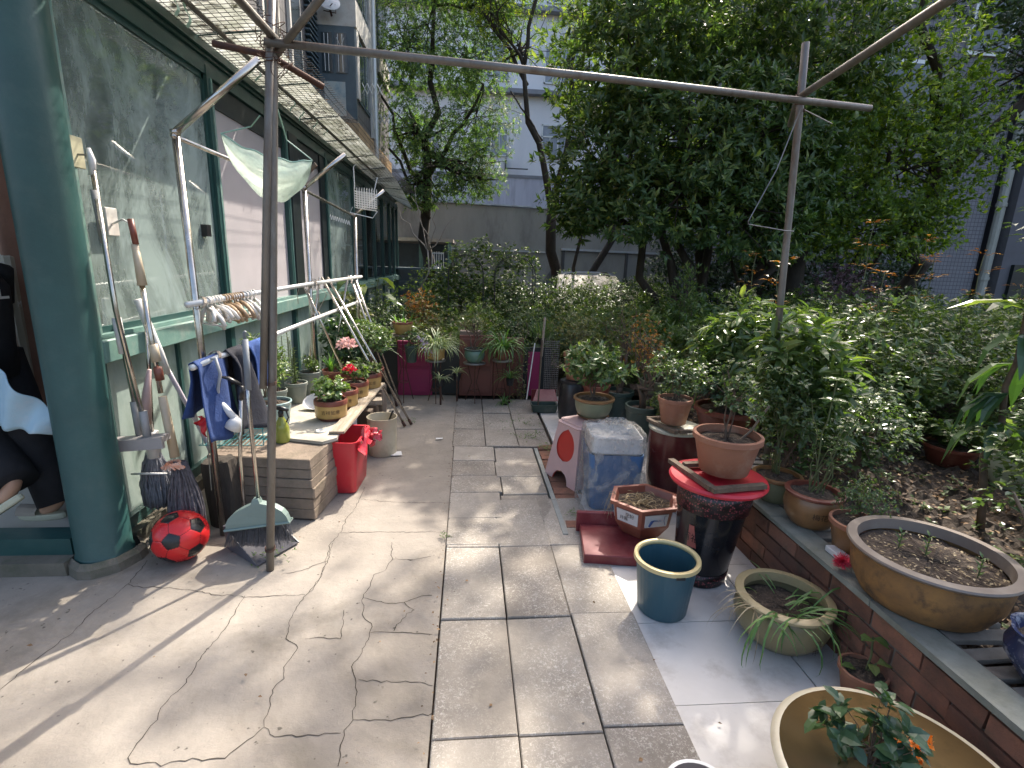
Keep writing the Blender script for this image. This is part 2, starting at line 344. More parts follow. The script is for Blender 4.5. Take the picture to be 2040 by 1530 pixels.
CR = [[(-1.05,2.24),(-1.04,2.01),(-1.05,1.91),(-1.06,1.82),(-1.05,1.72),(-1.07,1.66),(-1.08,1.61),(-1.07,1.56),(-1.08,1.49),(-1.08,1.45),(-1.08,1.42),(-1.06,1.4),(-1.01,1.4),(-0.96,1.39),(-0.91,1.4),(-0.82,1.4),(-0.77,1.4),(-0.75,1.43),(-0.72,1.46),(-0.69,1.51),(-0.7,1.54),(-0.7,1.6),(-0.72,1.67),(-0.7,1.72),(-0.71,1.78),(-0.7,1.85),(-0.69,1.89),(-0.76,1.94),(-0.78,2.06),(-0.78,2.13),(-0.77,2.24),(-0.74,2.34),(-0.74,2.53),(-0.76,2.71)],[(-1.64,2.34),(-1.53,2.32),(-1.43,2.31),(-1.28,2.28),(-1.19,2.25),(-1.01,2.23),(-0.77,2.24)],[(-0.43,2.71),(-0.4,2.54),(-0.42,2.43),(-0.47,2.4),(-0.48,2.28),(-0.49,2.21),(-0.46,2.07),(-0.41,2.0),(-0.41,1.92),(-0.43,1.83),(-0.45,1.77),(-0.41,1.69),(-0.4,1.62),(-0.39,1.52),(-0.41,1.48),(-0.4,1.35)],[(-0.49,2.21),(-0.4,2.17),(-0.29,2.16),(-0.24,2.11),(-0.3,2.01),(-0.31,1.97)],[(-0.29,2.16),(-0.21,2.21),(-0.16,2.21)],[(-0.41,1.97),(-0.27,1.96),(-0.14,1.94)],[(-0.41,1.7),(-0.28,1.69),(-0.19,1.68),(-0.12,1.66)],[(-0.39,1.52),(-0.33,1.52),(-0.22,1.52),(-0.11,1.54)],[(-0.69,1.51),(-0.64,1.47),(-0.51,1.47),(-0.42,1.47)],[(-0.68,1.94),(-0.53,1.93),(-0.56,2.12)],[(-0.94,2.41),(-0.85,2.44),(-0.74,2.53)],[(-0.4,2.54),(-0.3,2.52),(-0.19,2.55)],[(-1.7,1.72),(-1.7,1.81),(-1.69,1.89),(-1.66,2.01),(-1.67,2.12),(-1.64,2.34),(-1.67,2.55)],[(-0.75,2.26),(-0.74,2.37),(-0.75,2.53),(-0.77,2.7),(-0.74,2.83),(-0.75,2.99),(-0.72,3.12),(-0.72,3.29),(-0.72,3.45)],[(-0.71,3.26),(-0.46,3.21),(-0.11,3.19)],[(-0.74,2.83),(-0.5,2.83),(-0.12,2.81)]]
b = MB()
for pl in CR:
    P = [np.array(p) for p in pl]; Q = []
    for i in range(len(P) - 1):
        d = P[i + 1] - P[i]; L = np.linalg.norm(d); n = max(1, int(L / .018)); pr = np.array((-d[1], d[0])) / (L + 1e-6)
        for j in range(n): Q.append(P[i] + d * j / n + pr * rng.normal(0, .0035))
    Q.append(P[-1]); Q = np.array(Q); T = np.gradient(Q, axis=0); T /= np.linalg.norm(T, axis=1)[:, None] + 1e-9
    ww = .0005 + .0008 * np.abs(np.sin(np.arange(len(Q)) * .21)) + rng.uniform(0, .0008, len(Q)); pr = np.stack([-T[:, 1], T[:, 0]], 1)
    V = [];
    for s in (-1, 1):
        q = Q + pr * ww[:, None] * s; V.append(np.stack([q[:, 0], q[:, 1], [cz(a, c) + .0016 for a, c in q]], 1))
    n = len(Q); b.add(np.concatenate(V), [(i + 1, i, n + i, n + i + 1) for i in range(n - 1)])
struct(b.obj('concrete_cracks', 'crack'))
# paving slabs
b = MB()
def slab(x0, x1, y0, y1):
    g = .0022; z = rng.uniform(.006, .013); t = rng.uniform(-.0035, .0035, 4); e = .004
    x0 += g + rng.uniform(0, .003); x1 -= g; y0 += g + rng.uniform(0, .003); y1 -= g
    o = [(x0, y0), (x1, y0), (x1, y1), (x0, y1)]; i = [(x0 + e, y0 + e), (x1 - e, y0 + e), (x1 - e, y1 - e), (x0 + e, y1 - e)]
    v = [(x, y, -.02) for x, y in o] + [(x, y, z + t[k] - e) for k, (x, y) in enumerate(o)] + [(x, y, z + t[k]) for k, (x, y) in enumerate(i)]
    f = [(8, 9, 10, 11)]
    for k in range(4): n = (k + 1) % 4; f += [(k, n, 4 + n, 4 + k), (4 + k, 4 + n, 8 + n, 8 + k)]
    b.add(v, f)
for r in range(-3, 4):
    for c in range(3):
        y = .82 + .6 * r + (.018 if c == 2 else 0); slab(-.11 + .3 * c, .19 + .3 * c, y, y + .6)
for i, (y0, y1) in enumerate([(2.64, 2.96), (2.96, 3.33), (3.33, 3.63), (3.63, 3.92), (3.92, 4.25)]):
    xm = .235 + (0, .0, .02, -.01, .0)[i] + (.0 if i else .03)
    slab(-.115, xm, y0 - (.0 if i else .0), y1); slab(xm, .575, y0 - .04 * (i > 0), y1 - .04)
for i, (y0, y1) in enumerate([(4.25, 4.72), (4.72, 5.25), (5.25, 5.82)]):
    for c in range(3): slab(-.13 + .295 * c, .165 + .295 * c, y0, y1)
struct(b.obj('path', 'paver'))
b = MB()
for i in range(-2, 11):
    for x0, x1 in ((.787, 1.385), (1.39, 1.99)):
        y0 = 1.52 + .4475 * i
        if y0 > 5.6: continue
        b.box((x0 + (.035 if 3.3 < y0 < 4.1 and x0 < 1 else 0), y0 + .002, -.02), (x1 - .002, y0 + .4455, .004 + rng.uniform(0, .002)))
struct(b.obj('tile_floor', 'tile_white'))
b = MB(); y = 2.72                                                     # the strip of old bricks beside the slabs
while y < 4.2:
    d = rng.uniform(.085, .13); b.box((.625, y, -.02), (.785, y + d - .008, .004 + rng.uniform(-.006, .008)), jit=.004); y += d
struct(b.obj('brick_strip', 'brick'))
b = MB()
for y0, y1 in ((2.75, 3.2), (3.205, 3.75), (3.755, 4.2)): b.box((.585, y0, -.02), (.615, y1, .013), jit=.002)
struct(b.obj('stone_edging', mk('grey_edging', (.30, .31, .29), (.22, .23, .21), 8, .8, 0, .3)))
# raised bed: soil behind a low brick wall
def soilz(x, y): return .30 + .022 * math.sin(x * 7 + y * 3) * math.sin(y * 9) + .015 * math.sin(x * 23 + 1) * math.cos(y * 19) + .04 * math.sin(x * 1.9) * math.sin(y * 1.3)
b = MB(); b.grid(lambda u, v: (1.78 + 7.5 * u, .0 + 5.4 * v, soilz(1.78 + 7.5 * u, 5.4 * v) + rng.uniform(-.022, .018)), 260, 190)
struct(b.obj('soil_bed', 'earth', smooth=False))
b = MB(); b.grid(lambda u, v: (-1.8 + 14 * u, 6.0 + 9 * v, .02 + .03 * math.sin(u * 60) * math.sin(v * 40)), 60, 50); struct(b.obj('garden_soil', 'earth'))
b = MB(); b.grid(lambda u, v: (-8 + 30 * u, 15.05 + 5.5 * v, .03), 2, 2); struct(b.obj('road', mk('asphalt', (.07, .07, .07), (.05, .05, .05), 6, .9)))
t = thing('brick_wall', (1.6, 2.2, 0), 'low wall of old red bricks with grey stone coping along the planting bed', 'brick wall')
b = MB(); b.box((1.605, .15, -.02), (1.75, 3.3, .325)); b.obj('mortar_core', 'mortar', t)
b = MB()
for k in range(4):
    y = .1 + (k % 2) * .12; z = .004 + k * .08
    while y < 3.3:
        L = .235; b.box((1.592 + rng.uniform(-.006, .006), y, z), (1.66, y + L - .012, z + .07), jit=.003); y += L
b.obj('bricks', 'brick', t)
for k, (y0, y1) in enumerate(((.1, .92), (.925, 1.62), (1.625, 2.3), (2.305, 3.3))):
    b = MB(); b.box((1.575, y0, .332), (1.70, y1, .356), jit=.003); b.obj('coping_stone', mk('coping_stone', (.27, .28, .24), (.17, .18, .15), 7, .85, 0, .4, 40, dirt=(.11, .11, .07), dscale=6, damt=.6) if k == 0 else bpy.data.materials['coping_stone'], t)
# slats of broken tile laid across the top behind the coping, pots stand on them
b = MB(); y = .3; 
while y < 3.2: b.box((1.71, y, .33), (1.98, y + .055, .352 + rng.uniform(-.002, .002)), rot=rng.uniform(-.06, .06), jit=.003); y += .085
tag(b.obj('tile_slats', mk('slat_stone', (.24, .22, .19), (.14, .12, .10), 9, .85, 0, .4)), 'row of grey stone slats laid behind the coping under the pots', 'slats')
# litter: dead leaves on bed, twigs and crumbs on the paving
def litter(name, n, fx, zf, L, mat, kind='stuff', label=None, cat=None):
    P = np.array([fx() for _ in range(n)]); P = np.column_stack([P, [zf(a, c) for a, c in P]])
    D = np.column_stack([rng.normal(size=(n, 2)), rng.uniform(-.1, .5, n)]); U = np.column_stack([rng.normal(0, .35, (n, 2)), np.ones(n)])
    lv = LV(); lv.add(P, D, U, rng.uniform(.5, 1.3, n) * L); o = lv.obj(name, mat, wid=.6, curl=.2); o['kind'] = kind; return tag(o, label, cat)
M['dead'] = leafmat('dead_leaves', (.06, .035, .02), (.20, .12, .06), (.33, .22, .12), .8, .15, (1, .8, .5))
litter('leaf_litter', 7500, lambda: (1.8 + 3.6 * rng.random() ** 1.2, .3 + 4.9 * rng.random()), lambda a, c: soilz(a, c) + .012, .035, 'dead')
litter('fallen_leaves', 60, lambda: (rng.uniform(-2.2, 1.5), rng.uniform(1, 5.6)), lambda a, c: .016, .018, 'dead', label='scattered crumbs and small dry leaves on the paving', cat='leaf litter')
litter('wall_foot_debris', 260, lambda: ((-1.0 + rng.normal(0, .15), rng.uniform(2.9, 5.0)) if rng.random() < .5 else (rng.normal(-.12, .015), rng.uniform(1, 5.8))), lambda a, c: .014, .014, 'dead', label='dry plant crumbs along the slab edge and bin foot', cat='leaf litter')
M['weed'] = leafmat('weed_leaves', (.06, .11, .03), (.12, .2, .05))
lv = LV()
for (cx, cy, n, s) in ((.60, 4.5, 60, .07), (.72, 4.2, 50, .05), (.55, 4.9, 50, .12), (-.12, 2.75, 12, .02), (-.55, 4.95, 20, .05), (.70, 3.0, 16, .03), (-1.05, 2.55, 25, .06)):
    c = np.column_stack([rng.normal(cx, s, n), rng.normal(cy, s, n), rng.uniform(.015, .03, n)]); rosettes(lv, c, np.tile((0, 0, 1.), (n, 1)), 3, .016)
o = lv.obj('weeds', 'weed'); o['kind'] = 'stuff'

# ================================================================== left: the glazed sunroom
WX = -1.88
S = thing('sunroom', (WX, 2.6, 0), 'green framed glass sunroom with mauve boards, frosted lower panels and a netted awning', 'sunroom')
b = MB(); b.lathe([(.128, .0), (.125, .012), (.12, .02), (.118, 1.6), (.118, 3.6)], (-1.875, 2.56, .06), 40); autosmooth(b.obj('column', 'green_paint', S))
b = MB(); b.box((-8, 2.42, 0), (-1.98, 2.9, .07), jit=.01); b.lathe([(.17, 0), (.165, .05), (.14, .075)], (-1.87, 2.56, 0), 18, fn=lambda r, z, t: r * (1 + .05 * math.sin(t * 3) + .03 * math.sin(t * 7)))
b.box((-2.02, 2.7, 0), (-1.80, 14.2, .085), jit=.004); b.obj('plinth', 'plinth', S)
b = MB(); b.box((-8, 2.5, .075), (-1.99, 2.62, .165)); b.obj('threshold', 'green_paint', S)
b = MB(); b.box((-8, 2.622, .072), (-1.98, 14, .12)); b.obj('floor', mk('indoor_tile', (.50, .47, .40), (.42, .39, .33), 2, .3, 0, 0), S)
for y in np.arange(3.2, 6, .6):
    pass
b = MB(); b.box((-8, 14.0, .1), (-1.95, 14.1, 3.2)); b.box((-5.6, 2.6, .1), (-5.5, 14, 3.2)); b.obj('back_wall', mk('inner_wall', (.34, .36, .34), (.28, .3, .28), 2), S)
b = MB(); b.box((-8, 2.3, 3.2), (-1.95, 14.2, 3.28)); b.obj('roof', 'green_paint', S)
# frame members
fr = MB()
MULL = [2.70, 4.18, 5.72, 7.22, 8.80, 9.75, 10.7, 11.7, 12.7, 13.4, 14.0]
for y in MULL: fr.box((WX - .05, y - .035, .085), (WX + .035, y + .035, 2.86))
fr.box((WX - .05, 2.66, 2.80), (WX + .03, 14.04, 2.90)); fr.box((WX - .05, 2.66, .085), (WX + .028, 14.04, .15)); fr.box((WX + .01, 2.66, 2.93), (WX + .075, 13.6, 2.985))
for y in (3.45, 4.95, 6.5, 8.0): fr.box((WX - .04, y - .015, .15), (WX + .01, y + .015, 1.03))
fr.box((WX + .0, 2.66, 2.905), (WX + .05, 13.6, 2.925)); fr.obj('frame', 'green_paint', S)
dk = MB(); dk.box((WX - .10, 5.76, 1.17), (WX + .055, 6.02, 2.795)); dk.box((WX - .10, 6.98, 1.17), (WX + .02, 7.18, 2.795)); dk.box((WX - .1, 4.22, 2.62), (WX + .01, 6.95, 2.79)); dk.obj('sliding_door_frame', 'black_frame', S)
lg = MB(); lg.box((WX - .05, 2.66, 1.035), (WX + .085, 14.05, 1.15), bev=.006); lg.box((WX - .05, 2.66, 1.152), (WX + .05, 14.05, 1.172)); lg.obj('ledge', 'green_light', S)
for y in MULL[:5]: b = MB(); b.box((WX + .0355, y + .008, 1.175), (WX + .041, y + .034, 2.79)); b.obj('mullion_lit_edge', 'green_light', S)  # paler green strip: the sunlit mullion edge put into the colour
for i, (y0, y1, mt) in enumerate([(2.735, 4.145, 'glass_big'), (7.255, 8.765, 'glass_big'), (8.835, 9.715, 'glass_dark'), (9.785, 10.665, 'glass_dark'), (10.735, 11.665, 'glass_dark'), (11.735, 12.665, 'glass_dark'), (12.735, 13.965, 'glass_dark')]):
    b = MB(); b.box((WX - .006, y0, 1.172), (WX, y1, 2.80)); b.obj('window_pane', mt, S)
    b = MB(); 
    for (a, c, d, e) in ((y0, y0 + .03, 1.172, 2.8), (y1 - .03, y1, 1.172, 2.8), (y0, y1, 1.172, 1.205), (y0, y1, 2.765, 2.8)): b.box((WX - .01, a, d), (WX + .012, c, e))
    b.obj('window_sash', 'green_paint', S)
b = MB(); b.box((WX - .02, 4.22, 1.172), (WX - .005, 5.68, 2.62)); b.obj('wall_board', 'pink_board', S)
b = MB(); b.box((WX - .02, 6.02, 1.172), (WX - .005, 6.98, 2.62)); b.obj('wall_board', 'pink_board', S)
for y0, y1 in ((2.735, 3.435), (3.465, 4.145), (4.215, 4.935), (4.965, 5.685), (5.755, 6.485), (6.515, 7.185), (7.255, 7.985), (8.015, 8.765), (8.835, 9.715), (9.785, 10.665), (10.735, 11.665), (11.735, 12.665), (12.735, 13.365)):
    b = MB(); b.box((WX - .02, y0, .15), (WX - .008, y1, 1.035)); b.obj('lower_panel', 'frost', S)
# things seen dimly through the glass belong to the room
b = MB(); b.box((-3.2, 3.2, .12), (-2.6, 4.0, 1.55), bev=.02); b.box((-3.0, 4.5, .12), (-2.4, 5.6, .9), bev=.02); b.obj('cabinet', mk('cream_cabinet', (.5, .46, .36), (.4, .36, .28), 3), S)
b = MB(); b.grid(lambda u, v: (-2.85 + .85 * u, 3.25 + .035 * math.sin(u * 42) + .02 * math.sin(u * 17 + v * 3), .3 + 2.4 * v), 90, 12); b.obj('curtain', mk('brown_curtain', (.36, .21, .15), (.27, .155, .105), 5, .8, 0, .3, 60), S, True)
# awning: translucent sheet sloping out over the yard, wire netting and dead leaves on it
m, nt, p = _nodes('awning_sheet'); nt.nodes.remove(p)
d1 = nt.nodes.new('ShaderNodeBsdfTranslucent'); d2 = nt.nodes.new('ShaderNodeBsdfDiffuse'); v = objco(nt)
cc = ramp(nt, noise(nt, 3.5, 7, .7, v), [(.35, (.50, .52, .46)), (.6, (.80, .82, .79))])
cc = mixc(nt, ramp(nt, noise(nt, 9, 8, .8, v, .8), [(.55, (0, 0, 0)), (.63, (1, 1, 1))]), cc, (.13, .13, .09))
nt.links.new(cc, d1.inputs[0]); nt.links.new(cc, d2.inputs[0])
ms = nt.nodes.new('ShaderNodeMixShader'); ms.inputs[0].default_value = .3; nt.links.new(d1.outputs[0], ms.inputs[1]); nt.links.new(d2.outputs[0], ms.inputs[2]); nt.links.new(ms.outputs[0], nt.nodes['Material Output'].inputs[0])
M['awning'] = m
AX0, AZ0, AX1, AZ1 = -1.86, 2.985, -1.40, 3.045
def aw(u, y, dz=0): dr = max(0, (y - 10.5)) * .1; return (AX0 + (AX1 - AX0) * u, y, AZ0 + (AZ1 - AZ0) * u + dz - dr * u)
for k in range(11):
    y0 = 1.9 + k * 1.05; b = MB()
    V = [aw(0, y0), aw(1, y0), aw(1, y0 + 1.03), aw(0, y0 + 1.03)]; V += [(x, y, z + .006) for x, y, z in V]
    b.add(V, [(3, 2, 1, 0), (4, 5, 6, 7), (0, 1, 5, 4), (1, 2, 6, 5), (2, 3, 7, 6), (3, 0, 4, 7)]); b.obj('awning_pane', 'awning', S)
for y in np.arange(1.9, 13.5, 1.05): b = MB(); b.beam(aw(0, y, -.006), aw(1, y, -.006), .008, .008); b.obj('awning_rafter', 'green_paint', S)
b = MB(); NX1 = -1.22
for y in np.arange(1.6, 12.4, .052): b.tube([(AX0 + .02, y, 2.97), (-1.40, y, 3.02), (NX1, y + .01, 3.015 + .02 * math.sin(y * 3))], .0024, 3, False)
for x in np.arange(AX0 + .03, NX1 + .01, .052): b.tube([(x, y, 2.972 + (x - AX0) * .08 + .006 * math.sin(y * 3 + x * 9)) for y in np.arange(1.6, 12.5, .3)], .0024, 3, False)
b.obj('netting', mk('net_wire', (.03, .03, .03), (.02, .02, .02), 5), S)
lv = LV(); n = 3200; y = rng.uniform(1.7, 11.5, n); u = rng.random(n) ** 1.6
k = (np.sin(y * 2.3) + np.sin(y * 5.1 + u * 4) + np.sin(u * 9 + y) + rng.normal(0, .5, n)) > .35; y = y[k]; u = u[k]; n = len(y)
lv.add(np.column_stack([AX0 + (AX1 - AX0) * u, y, AZ0 + (AZ1 - AZ0) * u + .012]), np.column_stack([rng.normal(size=(n, 2)), np.zeros(n)]), np.tile((0, 0, 1.), (n, 1)), rng.uniform(.03, .06, n))
o = lv.obj('leaves_on_awning', 'dead', S, .5); o['kind'] = 'stuff'
b = MB()
b.tube([(-1.62, 2.6, 2.97), (-1.6, 6, 2.96), (-1.6, 9.5, 2.95)], .016, 8); b.obj('awning_rail', 'galv', S)
for y in (3.3, 3.42, 4.3, 4.42, 4.6, 5.2, 5.45, 5.9, 6.3): b = MB(); b.grid(lambda u, v: (-1.6 + .02 * math.sin(v * 6 + y), y + .03 * u + .02 * math.sin(v * 5), 2.97 - v * (.10 + .08 * (y % .7))), 1, 5); b.obj('plastic_strip', M.setdefault('gstrip', M.get('gstrip') or mk('green_strips', (.25, .42, .30), (.35, .5, .4), 4, .4)), S)
b = MB(); b.box((-1.9, 3.92, 1.7), (-1.84, 3.98, 1.78)); b.obj('latch', 'black_pl', S)
# ================================================================== buildings and walls around
def gridtile(name, c, g, sx, rough=.6):
    m, nt, p = _nodes(name); v = objco(nt); mp = nt.nodes.new('ShaderNodeMapping'); nt.links.new(v, mp.inputs[0])
    bt = N(nt, 'ShaderNodeTexBrick', Scale=1.0); bt.offset = 0; bt.inputs['Color1'].default_value = (*c, 1); bt.inputs['Color2'].default_value = (*[x * .88 for x in c], 1); bt.inputs['Mortar'].default_value = (*g, 1)
    bt.inputs['Mortar Size'].default_value = sx * .06; bt.inputs['Brick Width'].default_value = sx; bt.inputs['Row Height'].default_value = sx
    cb = nt.nodes.new('ShaderNodeCombineXYZ'); sp = nt.nodes.new('ShaderNodeSeparateXYZ'); nt.links.new(v, sp.inputs[0])
    ad = N(nt, 'ShaderNodeMath', operation='ADD'); nt.links.new(sp.outputs[0], ad.inputs[0]); nt.links.new(sp.outputs[1], ad.inputs[1])
    nt.links.new(ad.outputs[0], cb.inputs[0]); nt.links.new(sp.outputs[2], cb.inputs[1]); nt.links.new(cb.outputs[0], bt.inputs['Vector'])
    c2 = mixc(nt, 1., bt.outputs[0], ramp(nt, noise(nt, .8, 5), [(.35, (.75,) * 3), (.65, (1.1,) * 3)]), 'MULTIPLY')
    nt.links.new(c2, p.inputs['Base Color']); p.inputs['Roughness'].default_value = rough; return m
M['gtile'] = gridtile('grey_wall_tiles', (.22, .22, .24), (.07, .07, .08), .11)
M['gtile2'] = gridtile('dark_wall_tiles', (.15, .145, .15), (.07, .07, .07), .24)
M['render'] = mk('aged_grey_render', (.46, .43, .38), (.33, .31, .27), 1.1, .9, 0, .3, 20, dirt=(.10, .095, .085), dscale=.8, damt=.7, stretch=(1, 1, .35))
M['white_wall'] = mk('white_tiled_wall', (.86, .86, .86), (.80, .80, .81), .5, .5, 0, 0, dirt=(.55, .56, .6), dscale=.5, damt=.5, stretch=(1, 1, .3))
M['ochre'] = mk('ochre_band', (.50, .33, .15), (.40, .25, .11), 2, .8, 0, .2, dirt=(.22, .14, .08), dscale=3, damt=.5)
M['winglass'] = mk('window_glass', (.05, .07, .08), (.03, .04, .05), 2, .06, 0, 0, spec=1.)
M['bluegrey'] = mk('blue_grey_frame', (.10, .14, .16), (.07, .10, .12), 6, .5)
M['cream'] = mk('cream_wall', (.62, .60, .55), (.52, .5, .45), 3, .8, 0, .2, dirt=(.3, .22, .17), dscale=4, damt=.5)
A = thing('apartment_block', (-2.9, 11.3, 0), 'grey tiled apartment block with bay windows and ochre bands rising behind the sunroom awning', 'apartment building')
b = MB(); b.box((-9, 2.0, 3.3), (-2.95, 11.3, 15)); b.box((-9, 11.3, 4.15), (-2.25, 15.6, 15)); b.obj('wall', 'gtile2', A)
for lo, hi in (((-9, 11.26, 3.62), (-2.2, 15.64, 4.15)), ((-2.94, 2.0, 6.9), (-2.72, 7.6, 7.5)), ((-9, 11.27, 9.0), (-2.2, 15.62, 9.5))): b = MB(); b.box(lo, hi); b.obj('ochre_band', 'ochre', A)
for lo, hi in (((-3.0, 11.24, 5.82), (-2.19, 12.9, 6.28)), ((-2.24, 11.25, 8.4), (-2.19, 15.6, 8.9)), ((-2.24, 11.28, 4.6), (-2.195, 11.5, 5.8)), ((-2.24, 12.75, 4.2), (-2.185, 12.95, 12)), ((-2.24, 13.9, 5.9), (-2.19, 15.5, 6.4))): b = MB(); b.box(lo, hi); b.obj('white_panel', 'cream', A)
b = MB(); b.box((-2.95, 11.2, 4.2), (-2.22, 11.26, 5.80)); b.box((-2.95, 11.2, 6.3), (-2.22, 11.26, 8.3)); b.obj('bay_front', 'bluegrey', A)
for (x0, x1, z0, z1) in ((-2.84, -2.63, 5.0, 5.68), (-2.59, -2.36, 5.0, 5.68), (-2.84, -2.6, 6.45, 8.0), (-2.55, -2.36, 6.45, 8.0)):
    f = MB(); f.box((x0, 11.185, z0), (x1, 11.2, z1)); fo = f.obj('window_pane', 'winglass', A)
b = MB(); b.grid(lambda u, v: (-2.82 + .40 * u, 11.19, 4.25 + .6 * v), 1, 1); b.obj('faded_poster', mk('faded_print', (.38, .48, .50), (.55, .5, .42), 5, .7, 0, 0, dirt=(.12, .22, .3), dscale=7, damt=.7), A)
b = MB()
for x in (-2.78, -2.71, -2.53, -2.45): b.tube([(x, 11.175, 5.02), (x, 11.175, 5.66)], .006, 4)
b.tube([(-2.55, 11.175, 5.6), (-2.48, 11.175, 5.45), (-2.41, 11.175, 5.6)], .008, 4); b.obj('window_bars', 'alu', A)
for (y0, y1, z0, z1) in ((11.55, 12.1, 4.6, 5.75), (12.15, 12.7, 4.6, 5.75), (11.55, 12.1, 6.35, 8.3), (12.15, 12.7, 6.35, 8.3), (13.0, 13.8, 6.4, 8.3), (14.0, 15.4, 6.5, 8.2), (13.0, 13.8, 4.3, 5.8), (13, 14.2, 9.8, 12), (11.6, 12.7, 9.8, 12)):
    f = MB(); f.box((-2.26, y0, z0), (-2.225, y1, z1)); fo = f.obj('window_frame', 'bluegrey', A)
    g = MB(); ym = (y0 + y1) / 2; g.box((-2.222, y0 + .05, z0 + .05), (-2.215, ym - .025, z1 - .05)); g.box((-2.222, ym + .025, z0 + .05), (-2.215, y1 - .05, z1 - .05)); go = g.obj('window_pane', 'winglass', fo)
b = MB(); b.tube([(-2.15, 12.95, 3.7), (-2.15, 12.95, 14)], .05, 8); b.obj('drain_pipe', 'alu', A)
for (y0, y1, z0, z1) in ((8.4, 9.1, 4.5, 7.0), (6.3, 7.2, 4.6, 6.6), (9.6, 10.2, 4.2, 7.2), (4.2, 5.6, 4.6, 6.6)):
    f = MB(); f.box((-2.96, y0, z0), (-2.90, y1, z1)); fo = f.obj('window_frame', 'cream', A); g = MB(); g.box((-2.9, y0 + .08, z0 + .08), (-2.893, y1 - .08, z1 - .08)); g.obj('window_pane', 'winglass', fo)
b = MB()
for z in np.arange(4.3, 6.6, .09): b.box((-2.94, 10.55, z), (-2.86, 11.1, z + .03))
b.obj('louvre', 'bluegrey', A)
for (y, z) in ((12.6, 7.2), (13.9, 7.0), (14.6, 6.2), (11.7, 4.9), (14.8, 4.5), (13.2, 4.7)):
    b = MB()
    for i in range(4):
        x = -2.2 + i * .10
        b.tube([(x, y, z - .1), (x + .1, y, z + .1)], .009, 4); b.tube([(x, y, z + .1), (x + .1, y, z - .1)], .009, 4)
    b.obj('folding_bracket', 'alu', A)
t = thing('satellite_dish', (-2.62, 11.1, 5.95), 'white satellite dish on the bay window of the apartment block', 'satellite dish')
b = MB(); b.lathe([(.0, .05), (.10, .035), (.2, .0), (.205, .002), (.205, .01), (.2, .012), (.1, .047), (.0, .062)], (-2.62, 10.98, 6.1), 28, sy=.9, tilt=(R(62), (1, .3, 0))); autosmooth(b.obj('dish', 'white_pl', t), 60)
b = MB(); b.tube([(-2.62, 11.0, 6.02), (-2.5, 10.75, 5.98)], .008, 5); b.tube([(-2.62, 11.18, 5.95), (-2.62, 11.0, 6.08)], .02, 6); b.tube([(-2.72, 11.0, 5.96), (-2.5, 11.0, 5.93), (-2.5, 10.95, 6.05)], .01, 5); b.obj('bracket', 'rust', t)
t = thing('paper_lantern', (-1.02, 3.4, 3.8), 'red and orange hanging ornament high against the ochre wall, beside the pole top', 'ornament')
b = MB(); b.tube([(-1.9, 6.2, 4.62), (-1.9, 6.2, 4.52), (-1.91, 6.21, 4.42), (-1.9, 6.2, 4.3), (-1.9, 6.2, 4.2)], [.02, .06, .075, .06, .03], 10); b.obj('body', mk('orange_foil', (.75, .28, .03), (.6, .1, .03), 14, .3, 0, .5), t)
b = MB(); b.tube([(-1.97, 6.2, 4.75), (-2.0, 6.2, 4.6), (-1.98, 6.2, 4.4), (-2.0, 6.2, 4.2)], .02, 5); b.tube([(-1.9, 6.2, 4.9), (-1.9, 6.2, 4.6)], .005, 4); b.obj('ribbon', mk('red_ribbon', (.5, .02, .02), None, 8, .5), t)
t.location = (-1.9, 6.2, 4.2); 
for ch in t.children: ch.location = Vector((-1.02, 3.4, 3.8)) - Vector((-1.9, 6.2, 4.2))
b = MB(); b.beam((-2.70, 2.0, 4.75), (-2.70, 7.0, 4.75), .1, 1.5); b.obj('orange_fascia', mk('orange_fascia', (.62, .30, .16), (.5, .22, .12), 3, .7), A)
# far white building
B_ = thing('office_block', (8, 28, 0), 'long white tiled building with white framed windows far behind the concrete wall', 'building')
b = MB(); b.box((-9, 28, 0), (34, 38, 17)); b.obj('wall', 'white_wall', B_)
b = MB(); b.box((-9, 27.9, 5.75), (34, 28.0, 5.9)); b.box((-9, 27.55, 9.6), (34, 28, 9.8)); b.box((-9, 27.55, 13.2), (34, 28, 13.4)); b.obj('storey_band', mk('grey_band', (.28, .29, .31), None, 4), B_)
b = MB(); b.box((-9, 27.93, 3.0), (34, 27.995, 5.75)); b.obj('lavender_plinth', mk('lavender_render', (.60, .60, .66), (.48, .48, .54), .7, .8, 0, .1, dirt=(.22, .22, .25), dscale=1.2, damt=.6, stretch=(2, 1, .25)), B_)
for zr in (6.75, 10.2, 13.7):
    for x in np.arange(-7.6, 30, 3.4):
        if x > 14 and zr < 8: continue
        f = MB()
        for (a, c, d, e) in ((0, .06, 0, 1.6), (.82, .88, 0, 1.6), (1.64, 1.7, 0, 1.6), (0, 1.7, 0, .06), (0, 1.7, 1.0, 1.06), (0, 1.7, 1.54, 1.6), (.42, .45, 0, 1), (1.25, 1.28, 0, 1)): f.box((x + a + .98 - 7 * 0, 27.93, zr + d), (x + c + .98, 27.99, zr + e))
        fo = f.obj('window_frame', 'alu', B_); g = MB(); g.box((x + 1.0, 27.97, zr + .02), (x + 2.66, 27.985, zr + 1.58)); g.obj('window_pane', mk('curtained_glass', (.34, .37, .42), (.24, .27, .32), 2, .2) if 'curtained_glass' not in bpy.data.materials else bpy.data.materials['curtained_glass'], fo)
b = MB(); b.box((1.75, 27.5, 6.1), (1.8, 28, 6.6)); b.box((1.75, 27.5, 6.1), (2.9, 27.56, 6.15)); b.obj('shelf_bracket', 'black_pl', B_)
